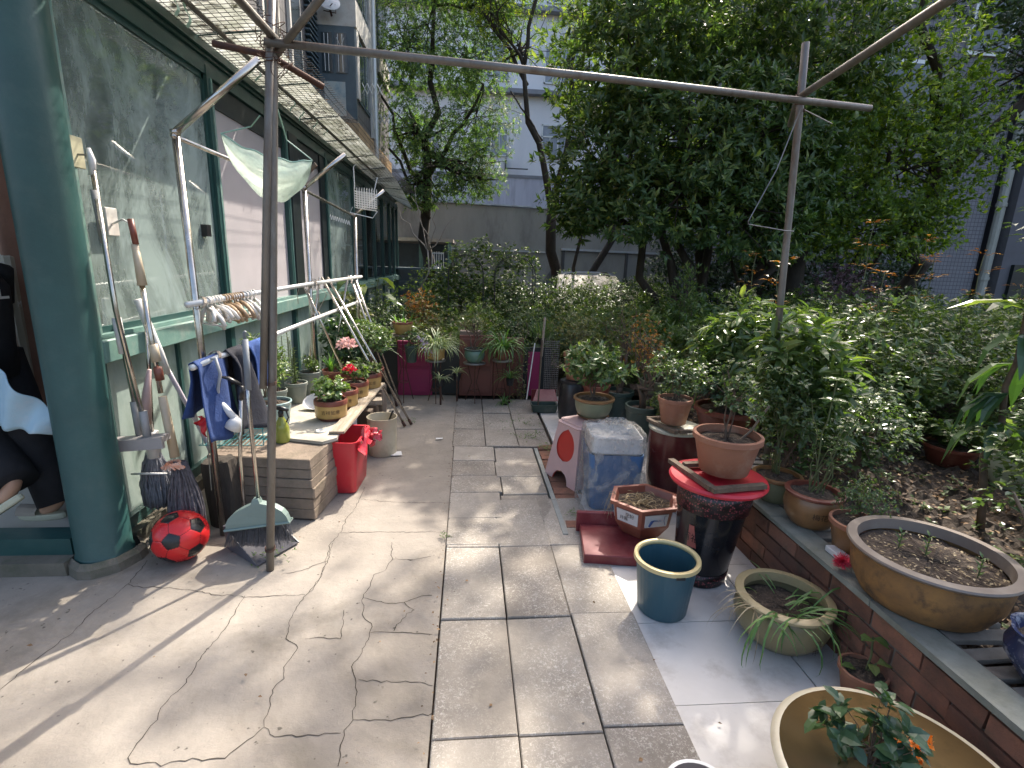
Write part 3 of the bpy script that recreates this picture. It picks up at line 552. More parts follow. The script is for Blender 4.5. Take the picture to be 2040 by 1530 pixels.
# concrete boundary wall with bright flashing on top
t = thing('boundary_wall', (1, 20.5, 0), 'tall weathered concrete wall with bright metal flashing along its top behind the trees', 'wall')
wa, wb = np.array((-8.5, 19.3)), np.array((13.5, 24.6)); wd = (wb - wa) / np.linalg.norm(wb - wa)
b = MB(); b.beam((*wa, 1.85), (*wb, 1.85), .25, 3.7); b.obj('wall', 'render', t)
b = MB(); nn = 26
for i in range(nn):
    p0, p1 = wa + (wb - wa) * i / nn, wa + (wb - wa) * (i + .97) / nn; b.beam((*p0, 3.74 + rng.uniform(-.02, .02)), (*p1, 3.74 + rng.uniform(-.02, .02)), .42, .05)
b.obj('flashing', mk('metal_flashing', (.62, .63, .64), (.4, .4, .4), 3, .35, .6), t)
off = np.array((wd[1], -wd[0])) * .2
b = MB(); b.beam((*(wa + off), 2.02), (*(wa + (wb - wa) * .53 + off), 2.0), .08, .05); b.beam((*(wa + (wb - wa) * .56 + off), 2.15), (*(wb + off), 2.1), .12, .09); b.obj('pipe_run', 'alu', t)
b = MB()
for f in (.2, .36, .565, .7): q = wa + (wb - wa) * f + off * .8; b.beam((*q, .0), (*q, 2.1), .12, .12)
b.obj('wall_posts', mk('wall_post', (.10, .095, .09)), t)
# tiled block on the right
T_ = thing('tiled_building', (16, 14.5, 0), 'grey square tiled building at the right edge with a pale drainpipe', 'building')
b = MB(); b.box((9.6, 14, 0), (14.55, 24, 15)); b.obj('wall', 'gtile', T_)
b = MB(); b.box((14.9, 13.6, 0), (30, 24, 15)); b.obj('side_wall', mk('dark_render', (.14, .14, .155), (.11, .11, .12), 2, .85), T_)
b = MB(); b.tube([(14.72, 13.85, .2), (14.72, 13.85, 15)], .11, 10)
for z in np.arange(1.5, 14, 2): b.tube([(14.72, 13.85, z), (14.72, 13.85, z + .1)], .13, 10)
b.obj('drain_pipe', mk('pale_pipe', (.42, .43, .38), (.34, .35, .3), 5, .6), T_)
for z0 in (2.9, 6.6, 10.2):
    f = MB(); f.box((15.6, 13.52, z0), (18, 13.6, z0 + 1.9)); fo = f.obj('window_frame', 'green_paint', T_); g = MB(); g.box((15.75, 13.49, z0 + .12), (16.8, 13.515, z0 + 1.78)); g.box((16.9, 13.49, z0 + .12), (17.9, 13.515, z0 + 1.78)); g.obj('window_pane', 'winglass', fo)
f = MB(); f.box((15.2, 13.5, .2), (17.4, 13.6, 1.95)); f.obj('doorway', 'black_frame', T_)
for (x0, x1, z0) in ((10.4, 12.2, 5.4), (10.4, 12.2, 9.2), (12.8, 14.0, 7.2)):
    f = MB(); f.box((x0, 13.93, z0), (x1, 14, z0 + 1.6)); fo = f.obj('window_frame', 'alu', T_); g = MB(); g.box((x0 + .1, 13.9, z0 + .1), (x1 - .1, 13.925, z0 + 1.5)); g.obj('window_pane', 'winglass', fo)
# shed with a table behind the sunroom
t = thing('shed', (-1.2, 15.6, 0), 'low open shed with a pale flat roof edge beyond the end of the sunroom', 'shed')
b = MB(); b.box((-4, 14.9, 2.05), (-.45, 17.5, 2.14)); b.obj('roof', mk('pale_roof', (.55, .48, .42), (.35, .3, .26), 5), t)
b = MB(); b.box((-4, 17.3, 0), (-.6, 17.4, 2.05)); b.obj('back_wall', mk('blue_slate', (.06, .10, .14), (.03, .05, .07), 3, .4), t)
for x in (-1.35, -.55): b = MB(); b.box((x - .05, 14.95, 0), (x + .05, 15.05, 2.05)); b.obj('post', 'green_light', t)
t = thing('work_table', (-1.3, 14.2, 0), 'dark metal table standing in front of the low shed', 'table')
b = MB(); b.box((-2.2, 13.7, 1.3), (-.75, 14.6, 1.35)); b.obj('tabletop', 'bluegrey', t)
for x, y in ((-2.1, 13.8), (-.85, 13.8), (-2.1, 14.5), (-.85, 14.5)): b = MB(); b.beam((x, y, 0), (x, y, 1.3), .05, .05); b.obj('leg', 'bluegrey', t)
b = MB(); b.beam((-2.1, 13.8, .95), (-.85, 13.8, 1.1), .03, .03); b.obj('brace', 'bluegrey', t)
t = thing('plastic_chair', (-.82, 14.1, 1.35), 'white plastic chair back standing up on the dark table by the shed', 'chair')
b = MB()
for x in np.linspace(-.98, -.68, 6): b.beam((x, 14.1, 1.37), (x, 14.15, 1.72 + .06 * math.cos((x + .83) * 9)), .03, .015)
b.beam((-1.0, 14.1, 1.38), (-.66, 14.1, 1.38), .04, .03); b.beam((-.99, 14.15, 1.74), (-.67, 14.15, 1.74), .04, .03); b.obj('backrest', 'white_pl', t)
# parked car glimpsed through the planting
t = thing('parked_car', (2.9, 13.2, 0), 'dark parked car whose roof and windscreen show over the shrubs', 'car')
prof = [(-2.1, .35), (-2.15, .7), (-1.95, .86), (-1.1, .95), (-.5, 1.32), (.1, 1.40), (.9, 1.38), (1.5, 1.08), (2.05, .98), (2.1, .4)]
b = MB(); V = []; F = []
for s, w_ in ((-1, .86), (1, .86)):
    for (x, z) in prof: V.append((2.9 + s * (w_ - .16 * max(0, (z - .9)) / .5), 13.2 + x, z))
n = len(prof); F = [tuple(range(n - 1, -1, -1)), tuple(range(n, 2 * n))] + [(i, i + 1, n + i + 1, n + i) for i in range(n - 1)]
b.add(V, F); b.obj('body', mk('dark_car_paint', (.05, .055, .065), (.04, .045, .05), 2, .12, .3, coat=1), t)
b = MB(); b.add([(2.28, 12.13, .99), (3.52, 12.13, .99), (3.4, 12.66, 1.30), (2.4, 12.66, 1.30)], [(0, 1, 2, 3)]); b.obj('windscreen', 'winglass', t)
for s in (-1, 1):
    b = MB(); b.add([(2.9 + s * .865, 12.4, .98), (2.9 + s * .865, 14.5, .98), (2.9 + s * .74, 14.0, 1.33), (2.9 + s * .74, 12.8, 1.33)], [(0, 1, 2, 3)]); b.obj('side_window', 'winglass', t)
    for y in (11.8, 14.6):
        b = MB(); b.lathe([(.0, -.1), (.31, -.1), (.32, -.05), (.32, .05), (.31, .1), (0, .1)], (2.9 + s * .78, y, .32), 20, tilt=(R(90), (0, 1, 0))); b.obj('wheel', 'black_pl', t)
b = MB(); b.tube([(2.15, 12.1, 1.0), (2.32, 12.68, 1.33), (2.5, 12.8, 1.37), (3.3, 12.8, 1.37), (3.48, 12.68, 1.33)], .015, 5); b.obj('roof_trim', 'alu', t)

# ================================================================== trees
M['lf_osm'] = leafmat('glossy_evergreen_leaves', (0.061, 0.113, 0.049), (0.116, 0.196, 0.070), (0.275, 0.348, 0.102), .26, .42, (1.3, 1.4, .5))
M['lf_osm2'] = leafmat('bright_evergreen_leaves', (0.080, 0.136, 0.042), (0.176, 0.264, 0.064), (0.480, 0.544, 0.112), .28, .5, (1.5, 1.7, .3))
M['lf_fine'] = leafmat('fine_tree_leaves', (0.065, 0.123, 0.051), (0.123, 0.217, 0.065), (0.246, 0.334, 0.087), .45, .5, (1.15, 1.25, .55))
M['lf_yel'] = leafmat('yellow_green_leaves', (0.125, 0.200, 0.050), (0.250, 0.338, 0.075), (0.475, 0.475, 0.100), .5, .55, (1.4, 1.5, .35))
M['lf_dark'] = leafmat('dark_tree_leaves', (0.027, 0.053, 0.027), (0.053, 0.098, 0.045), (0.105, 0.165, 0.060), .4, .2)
T1 = [((4.1 + dx, 9 + dy, 0), (4.1 + ex, 9 + ey, ez), .10, .05) for dx, dy, ex, ey, ez in ((0, 0, -1.0, .1, 3.2), (.25, .1, .2, .3, 3.6), (-.2, .2, -1.7, .2, 2.9), (.45, -.1, 1.3, 0, 3.4), (.1, .3, .6, .6, 3.4), (-.35, -.1, -.5, -.5, 3.0), (.55, .25, 2.0, .2, 3.2))]
tree('osmanthus_tree', (4.1, 9, 0), T1, [(2.2, 8.8, 3.15, 1.05, 1.1, 1.05), (1.9, 9.0, 2.5, .6, .8, .55), (3.3, 8.5, 3.7, 1.5, 1.4, 1.3), (3.1, 8.2, 2.5, 1.2, .8, .7), (4.4, 8.2, 2.4, 1.2, .8, .75), (5.2, 8.6, 2.9, 1.0, .9, .7), (2.6, 9.0, 4.9, 1.5, 1.4, 1.3), (4.7, 8.6, 3.7, 1.5, 1.3, 1.3), (3.6, 9, 5.7, 1.9, 1.6, 1.2), (5.4, 8.9, 5.2, 1.5, 1.5, 1.4), (4.4, 9.3, 3.0, 1.6, 1.2, .9)],
     6400, 9, .145, 'lf_osm', 'largest glossy evergreen tree with many stems, filling the middle right of the garden', wid=.34, gap=.05, shell=.55, seed=3, r0=.1, twigs=16, gs=1.1)
tree('privet_tree', (6.3, 9.4, 0), [((6.1, 9.4, 0), (6.1, 9.3, 2.6), .20, .12), ((6.1, 9.3, 2.3), (7.4, 9.2, 3.4), .10, .05), ((6.6, 9.7, 0), (7.6, 9.5, 2.3), .05, .03), ((5.7, 9.8, 0), (5.0, 9.9, 2.0), .04, .03), ((7, 9.9, 0), (8, 9.6, 2.2), .05, .03)],
     [(6.3, 9.1, 3.5, 1.3, 1.2, 1.2), (7.7, 9.0, 3.4, 1.35, 1.2, 1.15), (8.4, 9.0, 4.2, .8, .9, .8), (6.9, 9.2, 4.8, 1.7, 1.5, 1.2), (5.8, 9.3, 2.5, 1.2, 1.0, .9), (7.2, 9.1, 2.4, 1.3, 1.0, .7), (8.2, 9.1, 2.5, .7, .8, .6)],
     5600, 7, .09, 'lf_osm2', 'bright leaved evergreen tree with a thick dark trunk behind the leaning pipe post', wid=.5, gap=.26, shell=.45, seed=5, twigs=16, gs=1.5)
tree('camphor_tree', (9.3, 10.4, 0), [((9.0, 10.2, 0), (8.7, 9.6, 3.3), .16, .14), ((8.7, 9.6, 3.2), (9.6, 9.0, 4.6), .14, .09), ((9.6, 9.0, 4.6), (8.6, 7.6, 6.2), .09, .05), ((8.7, 9.6, 3.3), (7.0, 8.6, 5.9), .11, .05)],
     [(9.8, 9.2, 5.2, 1.0, 1.1, .7), (9.9, 9.0, 3.9, .8, .8, .45), (8.8, 8.8, 6.2, 1.3, 1.3, .6), (10.6, 9.6, 6.2, 1.3, 1.3, .8)],
     1500, 7, .085, 'lf_dark', 'dark spreading tree with a heavy bent trunk in front of the tiled building', gap=.3, shell=.35, seed=8, twigs=22, wid=.5)
tree('unseen_shade_tree', (6.6, 5.2, .3), [((8.6, 6.4, .3), (7.6, 6.4, 4.6), .14, .10), ((7.6, 6.4, 4.6), (5.2, 6.0, 6.2), .10, .06)],  # out of view, canopy lobes placed so that they shade the tiles
     [(3.85, 6.3, 6.4, .75, .85, .5), (3.5, 5.5, 5.9, .7, .75, .4), (4.4, 5.3, 6.1, .8, .8, .5), (5.9, 6.9, 6.8, .6, .6, .3)],
     1300, 6, .095, 'lf_osm', 'unseen tree whose overhead canopy is placed to shade the white tiles', gap=.42, shell=.2, seed=11, twigs=10, wid=.45) if True else None
tree('unseen_dapple_tree', (7.4, 12.6, 0), [((7.4, 12.6, 0), (6.6, 12.0, 7.5), .18, .12), ((6.6, 12.0, 7.5), (5.0, 11.0, 10.6), .10, .05)],  # added out of view for soft dappled shade on the yard
     [(4.3, 10.7, 11.2, 1.5, 1.3, .7), (5.8, 10.9, 11.4, 1.3, 1.2, .7), (3.2, 10.4, 11.0, .8, .8, .5)], 400, 6, .12, 'lf_fine', 'unseen tall sparse tree added for soft dapples on the concrete', gap=.45, shell=.2, seed=41, twigs=12, wid=.4)
tree('locust_tree', (-1.0, 14.2, 0), [((-1.0, 14.2, 0), (-1.1, 14.2, 4.2), .17, .11), ((-1.05, 14.2, 3.0), (-2.3, 14.4, 5.6), .07, .03), ((-1.1, 14.2, 4.0), (-.9, 14.2, 7.5), .10, .04), ((-1.1, 14.2, 3.6), (.3, 14, 5.8), .07, .03), ((-1.05, 14.2, 2.6), (-2.0, 13.8, 4.2), .05, .03)],
     [(-1.6, 14.2, 6.6, 1.2, 1.2, 1.3), (-.2, 14.2, 6.5, 1.5, 1.3, 1.2), (-1.4, 14.2, 4.8, 1.0, 1.2, 1.1), (.1, 14, 4.9, 1.2, 1.2, 1.1), (-.4, 13.8, 3.7, 1.2, 1.1, .8), (.3, 14, 3.6, .7, .8, .6), (-1.3, 13.8, 3.2, .8, .8, .5), (-.8, 14.4, 8.4, 1.9, 1.6, 1.3), (.6, 13.8, 7.6, 1.1, 1.1, 1.0)],
     9000, 7, .085, 'lf_fine', 'fine leaved green tree with a dark forked trunk behind the end of the sunroom', gap=.18, shell=.3, seed=13, twigs=24, wid=.3, tilt=(.9, 1.5))
tree('locust_tree', (2.2, 13, 0), [((2.2, 13, 0), (2.0, 13, 2.9), .15, .12), ((2.0, 13, 2.8), (1.2, 13.2, 6.0), .09, .05), ((2.1, 13, 2.9), (2.4, 13.2, 6.6), .08, .04), ((1.3, 13.2, 5.6), (-.2, 13.6, 8.4), .05, .03), ((1.2, 13.2, 5.9), (1.7, 13.4, 8.8), .05, .03), ((2.5, 13.0, 0), (2.8, 13, 2.9), .06, .03), ((1.7, 13.1, 4.4), (.9, 13, 5.4), .03, .015)],
     [(.6, 13.6, 8.0, 1.5, 1.3, .9), (1.9, 13.4, 8.6, 1.4, 1.3, 1.0), (2.6, 13.2, 7.0, 1.1, 1.0, .9), (1.1, 13.3, 6.5, .9, .9, .6), (3.4, 13.6, 8.4, 1.3, 1.2, 1.0), (.4, 12.8, 6.9, .7, .7, .5), (2.3, 13, 5.6, .6, .7, .5)],
     2500, 6, .085, 'lf_yel', 'thin airy tree with yellow green leaves and bare slanting limbs at the top centre', gap=.34, shell=.2, seed=17, twigs=26, wid=.3, tilt=(.9, 1.5))
tree('locust_tree', (4.0, 15.5, 0), [((3.6, 15.5, 0), (4.4, 15.5, 3.4), .12, .09), ((4.4, 15.5, 3.4), (4.6, 15.6, 7), .08, .04)],
     [(4.6, 15.6, 8.2, 2.0, 1.3, 1.4), (3.2, 15.6, 9.4, 1.6, 1.3, 1.2), (6.4, 15.6, 9.6, 2.0, 1.3, 1.3), (5, 15.4, 6.2, 1.4, 1.2, 1.0)], 1900, 6, .1, 'lf_yel', 'pale leaning tree whose trunk crosses the concrete wall right of centre', gap=.3, shell=.2, seed=19, twigs=16, wid=.3)
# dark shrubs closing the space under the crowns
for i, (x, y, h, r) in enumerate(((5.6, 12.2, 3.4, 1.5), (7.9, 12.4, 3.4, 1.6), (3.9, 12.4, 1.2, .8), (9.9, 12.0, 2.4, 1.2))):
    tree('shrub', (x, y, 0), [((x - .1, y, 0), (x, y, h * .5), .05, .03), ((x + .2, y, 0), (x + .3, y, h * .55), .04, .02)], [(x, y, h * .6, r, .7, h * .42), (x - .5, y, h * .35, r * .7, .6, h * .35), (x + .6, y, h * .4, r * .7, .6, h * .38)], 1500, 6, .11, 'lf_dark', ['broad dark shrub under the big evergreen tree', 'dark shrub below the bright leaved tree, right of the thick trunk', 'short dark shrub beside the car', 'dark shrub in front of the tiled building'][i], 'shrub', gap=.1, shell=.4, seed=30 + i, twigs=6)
b = None
t = thing('bare_sapling', (-.75, 9, 0), 'leafless pale sapling forking over the shrubs near the shed', 'sapling')
b = MB(); b.tube(crook((-.75, 9, 0), (-.70, 9, 1.75)), .014, 6)
for e in ((-1.15, 9, 2.35), (-.98, 9.1, 2.6), (-.25, 9, 2.3), (-.5, 8.9, 2.5), (-.9, 9, 2.75)): b.tube(crook((-.70, 9, 1.72), e, 5, .05), np.linspace(.011, .003, 6), 4)
b.obj('stem', mk('pale_bark', (.34, .29, .24), (.22, .19, .16), 20), t, True)
# ================================================================== helpers for pots, plants, cloth, text
def text_geo(s, size, depth=.0):
    cu = bpy.data.curves.new('lettering', 'FONT'); cu.body = s; cu.size = size; cu.resolution_u = 2; cu.align_x = 'CENTER'; cu.align_y = 'CENTER'
    o = bpy.data.objects.new('lettering', cu); C.objects.link(o); dg = bpy.context.evaluated_depsgraph_get(); dg.update()
    me = o.evaluated_get(dg).to_mesh(); V = np.array([v.co[:] for v in me.vertices]); F = [tuple(p.vertices) for p in me.polygons]
    o.evaluated_get(dg).to_mesh_clear(); bpy.data.objects.remove(o); bpy.data.curves.remove(cu); return V, F
def text_on_drum(s, size, c, r, z, ang, mat, parent, rfn=None, name='lettering'):
    """characters lying on a round pot, facing ang"""
    V, F = text_geo(s, size); out = []
    for x, y, _ in V:
        rr = (rfn(z + y) if rfn else r) + .0012; a = ang + x / rr; out.append((c[0] + rr * math.cos(a), c[1] + rr * math.sin(a), c[2] + z + y))
    return MB().add(out, F).obj(name, mat, parent)
def text_flat(s, size, c, right, up, mat, parent, name='lettering'):
    V, F = text_geo(s, size); r, u = np.array(right, float), np.array(up, float); r /= np.linalg.norm(r); u /= np.linalg.norm(u)
    return MB().add([np.array(c) + r * x + u * y for x, y, _ in V], F).obj(name, mat, parent)
M['ink'] = mk('dark_ink', (.06, .035, .02), None, 20, .7)
M['terra'] = mk('terracotta', (.34, .155, .09), (.26, .115, .07), 7, .8, 0, .2, 60, dirt=(.44, .32, .23), dscale=5, damt=.6)
M['maroon'] = mk('maroon_glaze', (.22, .065, .04), (.15, .04, .028), 9, .38, 0, .1, 50, dirt=(.3, .18, .12), dscale=8, damt=.4)
M['mustard'] = mk('mustard_glaze', (.50, .33, .12), (.40, .25, .08), 4, .36, 0, .05, 40, dirt=(.25, .15, .07), dscale=6, damt=.4)
M['olive'] = mk('olive_glaze', (.23, .24, .15), (.17, .18, .11), 4, .3, 0, .05, 40, dirt=(.28, .25, .18), dscale=6, damt=.4)
M['teal_gl'] = mk('pale_teal_glaze', (.33, .46, .46), (.26, .38, .39), 5, .3, 0, .05, 40, dirt=(.3, .28, .22), dscale=6, damt=.5)
M['grey_pot'] = mk('grey_green_plastic', (.20, .23, .20), (.15, .17, .15), 6, .5, 0, .05, 40, dirt=(.34, .32, .27), dscale=6, damt=.5)
M['dkgreen_pot'] = mk('dark_green_plastic', (.05, .085, .07), (.035, .06, .05), 6, .4, 0, .05, 40, dirt=(.2, .19, .16), dscale=5, damt=.4)
M['ltgreen_pot'] = mk('light_green_plastic', (.33, .42, .32), (.27, .35, .27), 6, .4, 0, .05, 40, dirt=(.3, .28, .22), dscale=5, damt=.4)
M['brown_pot'] = mk('brown_glaze', (.30, .155, .06), (.20, .10, .045), 5, .3, 0, .1, 40, dirt=(.10, .07, .04), dscale=4, damt=.6)
M['g_leaf'] = leafmat('garden_leaves', (.075, .12, .042), (.14, .21, .068), (.24, .29, .10), .3, .45, (1.25, 1.4, .42))
M['g_bright'] = leafmat('bright_young_leaves', (0.078, 0.137, 0.049), (0.143, 0.215, 0.072), (0.286, 0.338, 0.117), .24, .36, (1.2, 1.35, .45))
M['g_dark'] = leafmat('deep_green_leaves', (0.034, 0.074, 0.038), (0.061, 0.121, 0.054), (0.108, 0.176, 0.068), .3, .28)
M['g_rose'] = leafmat('rose_leaves', (.058, .098, .045), (.115, .175, .075), (.21, .26, .10), .27, .42, (1.25, 1.4, .45))
M['g_olive'] = leafmat('olive_leaves', (0.088, 0.112, 0.037), (0.163, 0.175, 0.062), (0.300, 0.250, 0.100), .5, .35)
M['g_red'] = leafmat('reddish_shoots', (.20, .10, .03), (.38, .22, .05), (.46, .34, .08), .4, .5, (1.3, .9, .5))
M['g_purple'] = leafmat('purple_leaves', (.09, .05, .07), (.17, .11, .13), (.35, .28, .3), .35, .3, (1.2, .9, 1))
M['g_var'] = leafmat('variegated_blades', (.22, .30, .12), (.42, .48, .26), (.60, .62, .42), .4, .35, (1.2, 1.3, .6))
M['g_blade'] = leafmat('grass_green_blades', (0.060, 0.144, 0.042), (0.132, 0.252, 0.072), (0.240, 0.360, 0.108), .35, .35)
M['straw'] = leafmat('dry_straw', (.24, .18, .10), (.40, .32, .19), (.5, .42, .28), .8, .25, (1, .9, .7))
M['fl_red'] = leafmat('crimson_petals', (.40, .008, .03), (.62, .02, .06), (.75, .06, .12), .5, .35, (1.3, .5, .6))
M['fl_pink'] = leafmat('pale_pink_petals', (.62, .38, .36), (.78, .55, .52), (.85, .68, .64), .6, .35, (1.1, .9, .9))
M['fl_lilac'] = leafmat('lilac_petals', (.50, .38, .56), (.68, .58, .72), (.8, .75, .82), .6, .35, (1, .9, 1.1))
M['fl_orange'] = leafmat('orange_petals', (.70, .16, .02), (.80, .28, .03), (.85, .42, .08), .5, .35, (1.2, .8, .5))
M['fl_white'] = leafmat('white_petals', (.7, .7, .66), (.8, .8, .78), None, .6, .3, (1, 1, 1))

def up(n): return np.tile((0, 0, 1.), (n, 1))
def blades(name, c, n, L, wd, mat, parent=None, rise=(.5, 1.2), droop=1.0, seg=6, rad=.02, spread=None, org=None):
    """arching strap leaves from one crown"""
    V = []; F = []; k = 0; cn = []
    for i in range(n):
        ph = rng.uniform(0, 6.28) if spread is None else rng.uniform(*spread); l = L * rng.uniform(.6, 1.15); el = rng.uniform(*rise); dr = droop * rng.uniform(.6, 1.3)
        h = np.array((math.cos(ph), math.sin(ph), 0)); sd = np.array((-h[1], h[0], 0)); p = np.array(c) + h * rng.uniform(0, rad) + sd * rng.normal(0, rad * .5)
        for j in range(seg + 1):
            t = j / seg; ww = wd * (1 - t ** 2.2) * (.55 + .9 * min(t * 2.5, 1) * .5) * .5; fold = ww * .35
            V += [p - sd * ww + np.array((0, 0, fold)), p, p + sd * ww + np.array((0, 0, fold))]
            if j < seg:
                a = el - dr * 2.1 * t; p = p + (h * math.cos(a) + np.array((0, 0, math.sin(a)))) * l / seg + sd * rng.normal(0, l * .008)
                b0 = k + j * 3; F += [b0, b0 + 1, b0 + 4, b0 + 3, b0 + 1, b0 + 2, b0 + 5, b0 + 4]; cn += [4, 4]
        k += 3 * (seg + 1)
    return link(name, V, F, cn, M[mat], parent, org)
POTS = {
 'flare': ([(.66, 0), (.70, .02), (.93, .84)], [(.95, .84), (1.0, .86), (1.0, .99), (.97, 1.), (.90, 1.), (.90, .82)]),
 'drum': ([(.70, 0), (.74, .10), (.92, .16), (.95, .20), (.97, .76)], [(1.0, .77), (1.0, .97), (.98, 1.), (.88, 1.), (.88, .8)]),
 'bowl': ([(.55, 0), (.60, .05), (.80, .25), (.92, .55), (.95, .86)], [(.97, .86), (1.03, .90), (1.03, .98), (1.0, 1.), (.88, 1.), (.88, .8)]),
 'belly': ([(.60, 0), (.68, .06), (.90, .3), (.98, .55), (.94, .80), (.88, .88)], [(.89, .88), (1.0, .93), (1.0, .98), (.96, 1.), (.82, 1.), (.82, .8)]),
 'tub': ([(.78, 0), (.82, .03), (.97, .92)], [(.985, .92), (1.02, .94), (1.02, .99), (1.0, 1.), (.94, 1.), (.94, .8)])}
def pot(t, x, y, z, r, h, style, body, rim, ridges=0, seg=36, foot=None, soil=.86, oval=1, rot=0):
    bp, rp = POTS[style]; fn = None
    if ridges: fn = lambda rr, zz, th: rr * (1 + .018 * math.cos(th * ridges))
    b = MB(); P = [(0, 0)] + [(a * r, c * h) for a, c in bp] + [(bp[-1][0] * r * .93, bp[-1][1] * h)]
    b.lathe(P, (x, y, z), seg, fn=fn, sy=oval, rot=rot); autosmooth(b.obj('pot', body, t), 50)
    b = MB(); b.lathe([(a * r, c * h) for a, c in rp], (x, y, z), seg, fn=fn, closed=True, sy=oval, rot=rot); autosmooth(b.obj('rim', rim, t), 50)
    if foot: b = MB(); f0 = bp[0][0] * r * 1.03; b.lathe([(f0, -.001), (f0 * 1.04, .01), (bp[2][0] * r * 1.004, h * .155), (bp[2][0] * r * .98, h * .16)], (x, y, z), seg, closed=True); autosmooth(b.obj('foot', foot, t), 50)
    if soil:
        rs = r * .90; b = MB(); n1 = 5
        prof = [(rs * k / n1, h * soil) for k in range(n1 + 1)]
        b.lathe([(max(a, .0005), c) for a, c in prof], (x, y, z), 24, fn=lambda rr, zz, th: rr, sy=oval, rot=rot); v = b.V[0]; v[:, 2] += rng.uniform(-.006, .008, len(v)) + .012 * np.cos(np.hypot(v[:, 0] - x, v[:, 1] - y) / rs * 1.5)
        b.obj('soil', 'soil', t)
    return t
def leafy(t, x, y, z, w, h, n, per, L, mat, wid=.45, stems=3, stemmat='stemb', sr=.005, shell=.25, flat=0., lean=(0, 0), trunk=.35, kind='s', tilt=(.6, 1.4), curl=.12, jitter=1.):
    """stems and a loose head of leaves, w wide and h tall above z"""
    b = MB(); cx, cy = x + lean[0], y + lean[1]; ct = np.array((cx, cy, z + h * (trunk + (1 - trunk) * .5)))
    c, ax, _ = lobes([(ct[0], ct[1], ct[2], w * .5, w * .5, h * (1 - trunk) * .5), (ct[0] + w * .18, ct[1], ct[2] - h * .1, w * .36, w * .36, h * .28), (ct[0] - w * .2, ct[1] + .02, ct[2] + h * .08, w * .33, w * .33, h * .26)], n, shell, .12, rng.integers(1000), 3.5 / max(w, .1) * .3)
    for s in range(stems):
        e = c[rng.integers(len(c))] if len(c) else ct; b.tube(crook((x + rng.normal(0, .01), y + rng.normal(0, .01), z), lerp(ct, e, .5), 4, .05), np.linspace(sr, sr * .5, 5), 5, False)
    for e in c[::max(1, len(c) // 22)]: b.tube(crook(lerp((x, y, z), ct, rng.uniform(.5, 1.)), e, 3, .08), np.linspace(sr * .5, sr * .2, 4), 4, False)
    b.obj('stem', stemmat, t, True)
    lv = LV(); rosettes(lv, c, ax, per, L, tilt, horiz=flat); lv.obj('foliage', mat, t, wid, curl, kind); return t
def spire(lv, x, y, z, h, n, L, tilt=.5):
    """narrow leaves up a single stem"""
    for i in range(n):
        f = i / n; ph = i * 2.4; D = (math.cos(ph) * math.cos(tilt), math.sin(ph) * math.cos(tilt), math.sin(tilt)); lv.add((x, y, z + h * f), D, (0, 0, 1), L * (1 - .45 * f) * rng.uniform(.8, 1.2))
def flowerhead(t, x, y, z, r, n, L, mat, name='flower_head'):
    d = norm(rng.normal(size=(n, 3))); d[:, 2] = np.abs(d[:, 2]) * 1. - .25; lv = LV(); lv.add(np.array((x, y, z)) + d * r * rng.uniform(.5, 1, (n, 1)), d + rng.normal(0, .6, (n, 3)), d, np.full(n, L)); return lv.obj(name, mat, t, .8, .1)
def drape(t, name, x0, y0, y1, zr, lf, lb, mat, side=.05, wav=1., parent=None, nu=14, nv=26, flare=.0):
    """cloth thrown over a rail that runs along y"""
    ph = rng.uniform(0, 6)
    def f(u, v):
        y = y0 + (y1 - y0) * u; s = (v - lb / (lb + lf)) * (lb + lf)
        k = min(abs(s) / .1, 1); fold = math.sin(u * 9 + ph + s * 5) * .018 * k * wav + math.sin(u * 4 + ph * 2 + s * 9) * .012 * k
        ex = side + .014; 
        if abs(s) < .03: x = x0 + s / .03 * .018; z = zr + .02 * math.cos(s / .03 * 1.5)
        else: sg = 1 if s > 0 else -1; x = x0 + sg * (.019 + (abs(s) - .03) * side) + fold; z = zr + .0 - (abs(s) - .03) * (1 - .04 * math.sin(u * 7 + ph))
        return (x, y + math.sin(s * 8 + ph) * .012 + flare * (u - .5) * abs(s), z)
    b = MB().grid(f, nu, nv); o = b.obj(name, mat, parent, True)
    md = o.modifiers.new('thickness', 'SOLIDIFY'); md.thickness = .006; return o

# ================================================================== pipe frame over the yard
t = thing('pipe_frame', (-1.01, 2.45, 0), 'rusty grey galvanised pipe frame of two tall posts and crossing overhead poles wired together', 'pipe frame')
b = MB(); b.tube([(-1.01, 2.45, 0), (-.915, 2.447, 1.1), (-.80, 2.445, 2.6), (-.78, 2.445, 2.85)], .0195, 14); b.obj('post', 'galv', t, True)
b = MB(); b.tube([(-.958, 2.425, .98), (-.86, 2.425, 2.0), (-.775, 2.425, 2.85)], .017, 14); b.obj('post', 'galv', t, True)
b = MB(); b.tube([(1.88, 2.86, .25), (1.74, 2.77, 1.5), (1.645, 2.70, 2.4), (1.62, 2.69, 2.68)], .018, 14); b.obj('post', 'galv', t, True)
b = MB(); b.tube([(-.83, 2.40, 2.425), (.6, 2.51, 2.41), (1.99, 2.66, 2.40)], .016, 12); b.obj('crossbar', 'galv', t, True)
b = MB(); b.tube([(1.80, 3.02, 2.40), (1.64, 2.72, 2.445), (1.5, 1.6, 2.46), (1.3, .3, 2.47)], .0165, 12); b.obj('crossbar', 'galv', t, True)
b = MB(); b.tube([(-.79, 2.49, 2.44), (-.845, 2.1, 2.49), (-.95, .6, 2.52)], .017, 12); b.obj('crossbar', 'galv', t, True)
b = MB(); b.tube([(-.86, 2.50, 2.37), (-.56, 2.24, 2.53), (-.1, 1.7, 2.8)], .015, 12); b.obj('crossbar', 'galv', t, True)
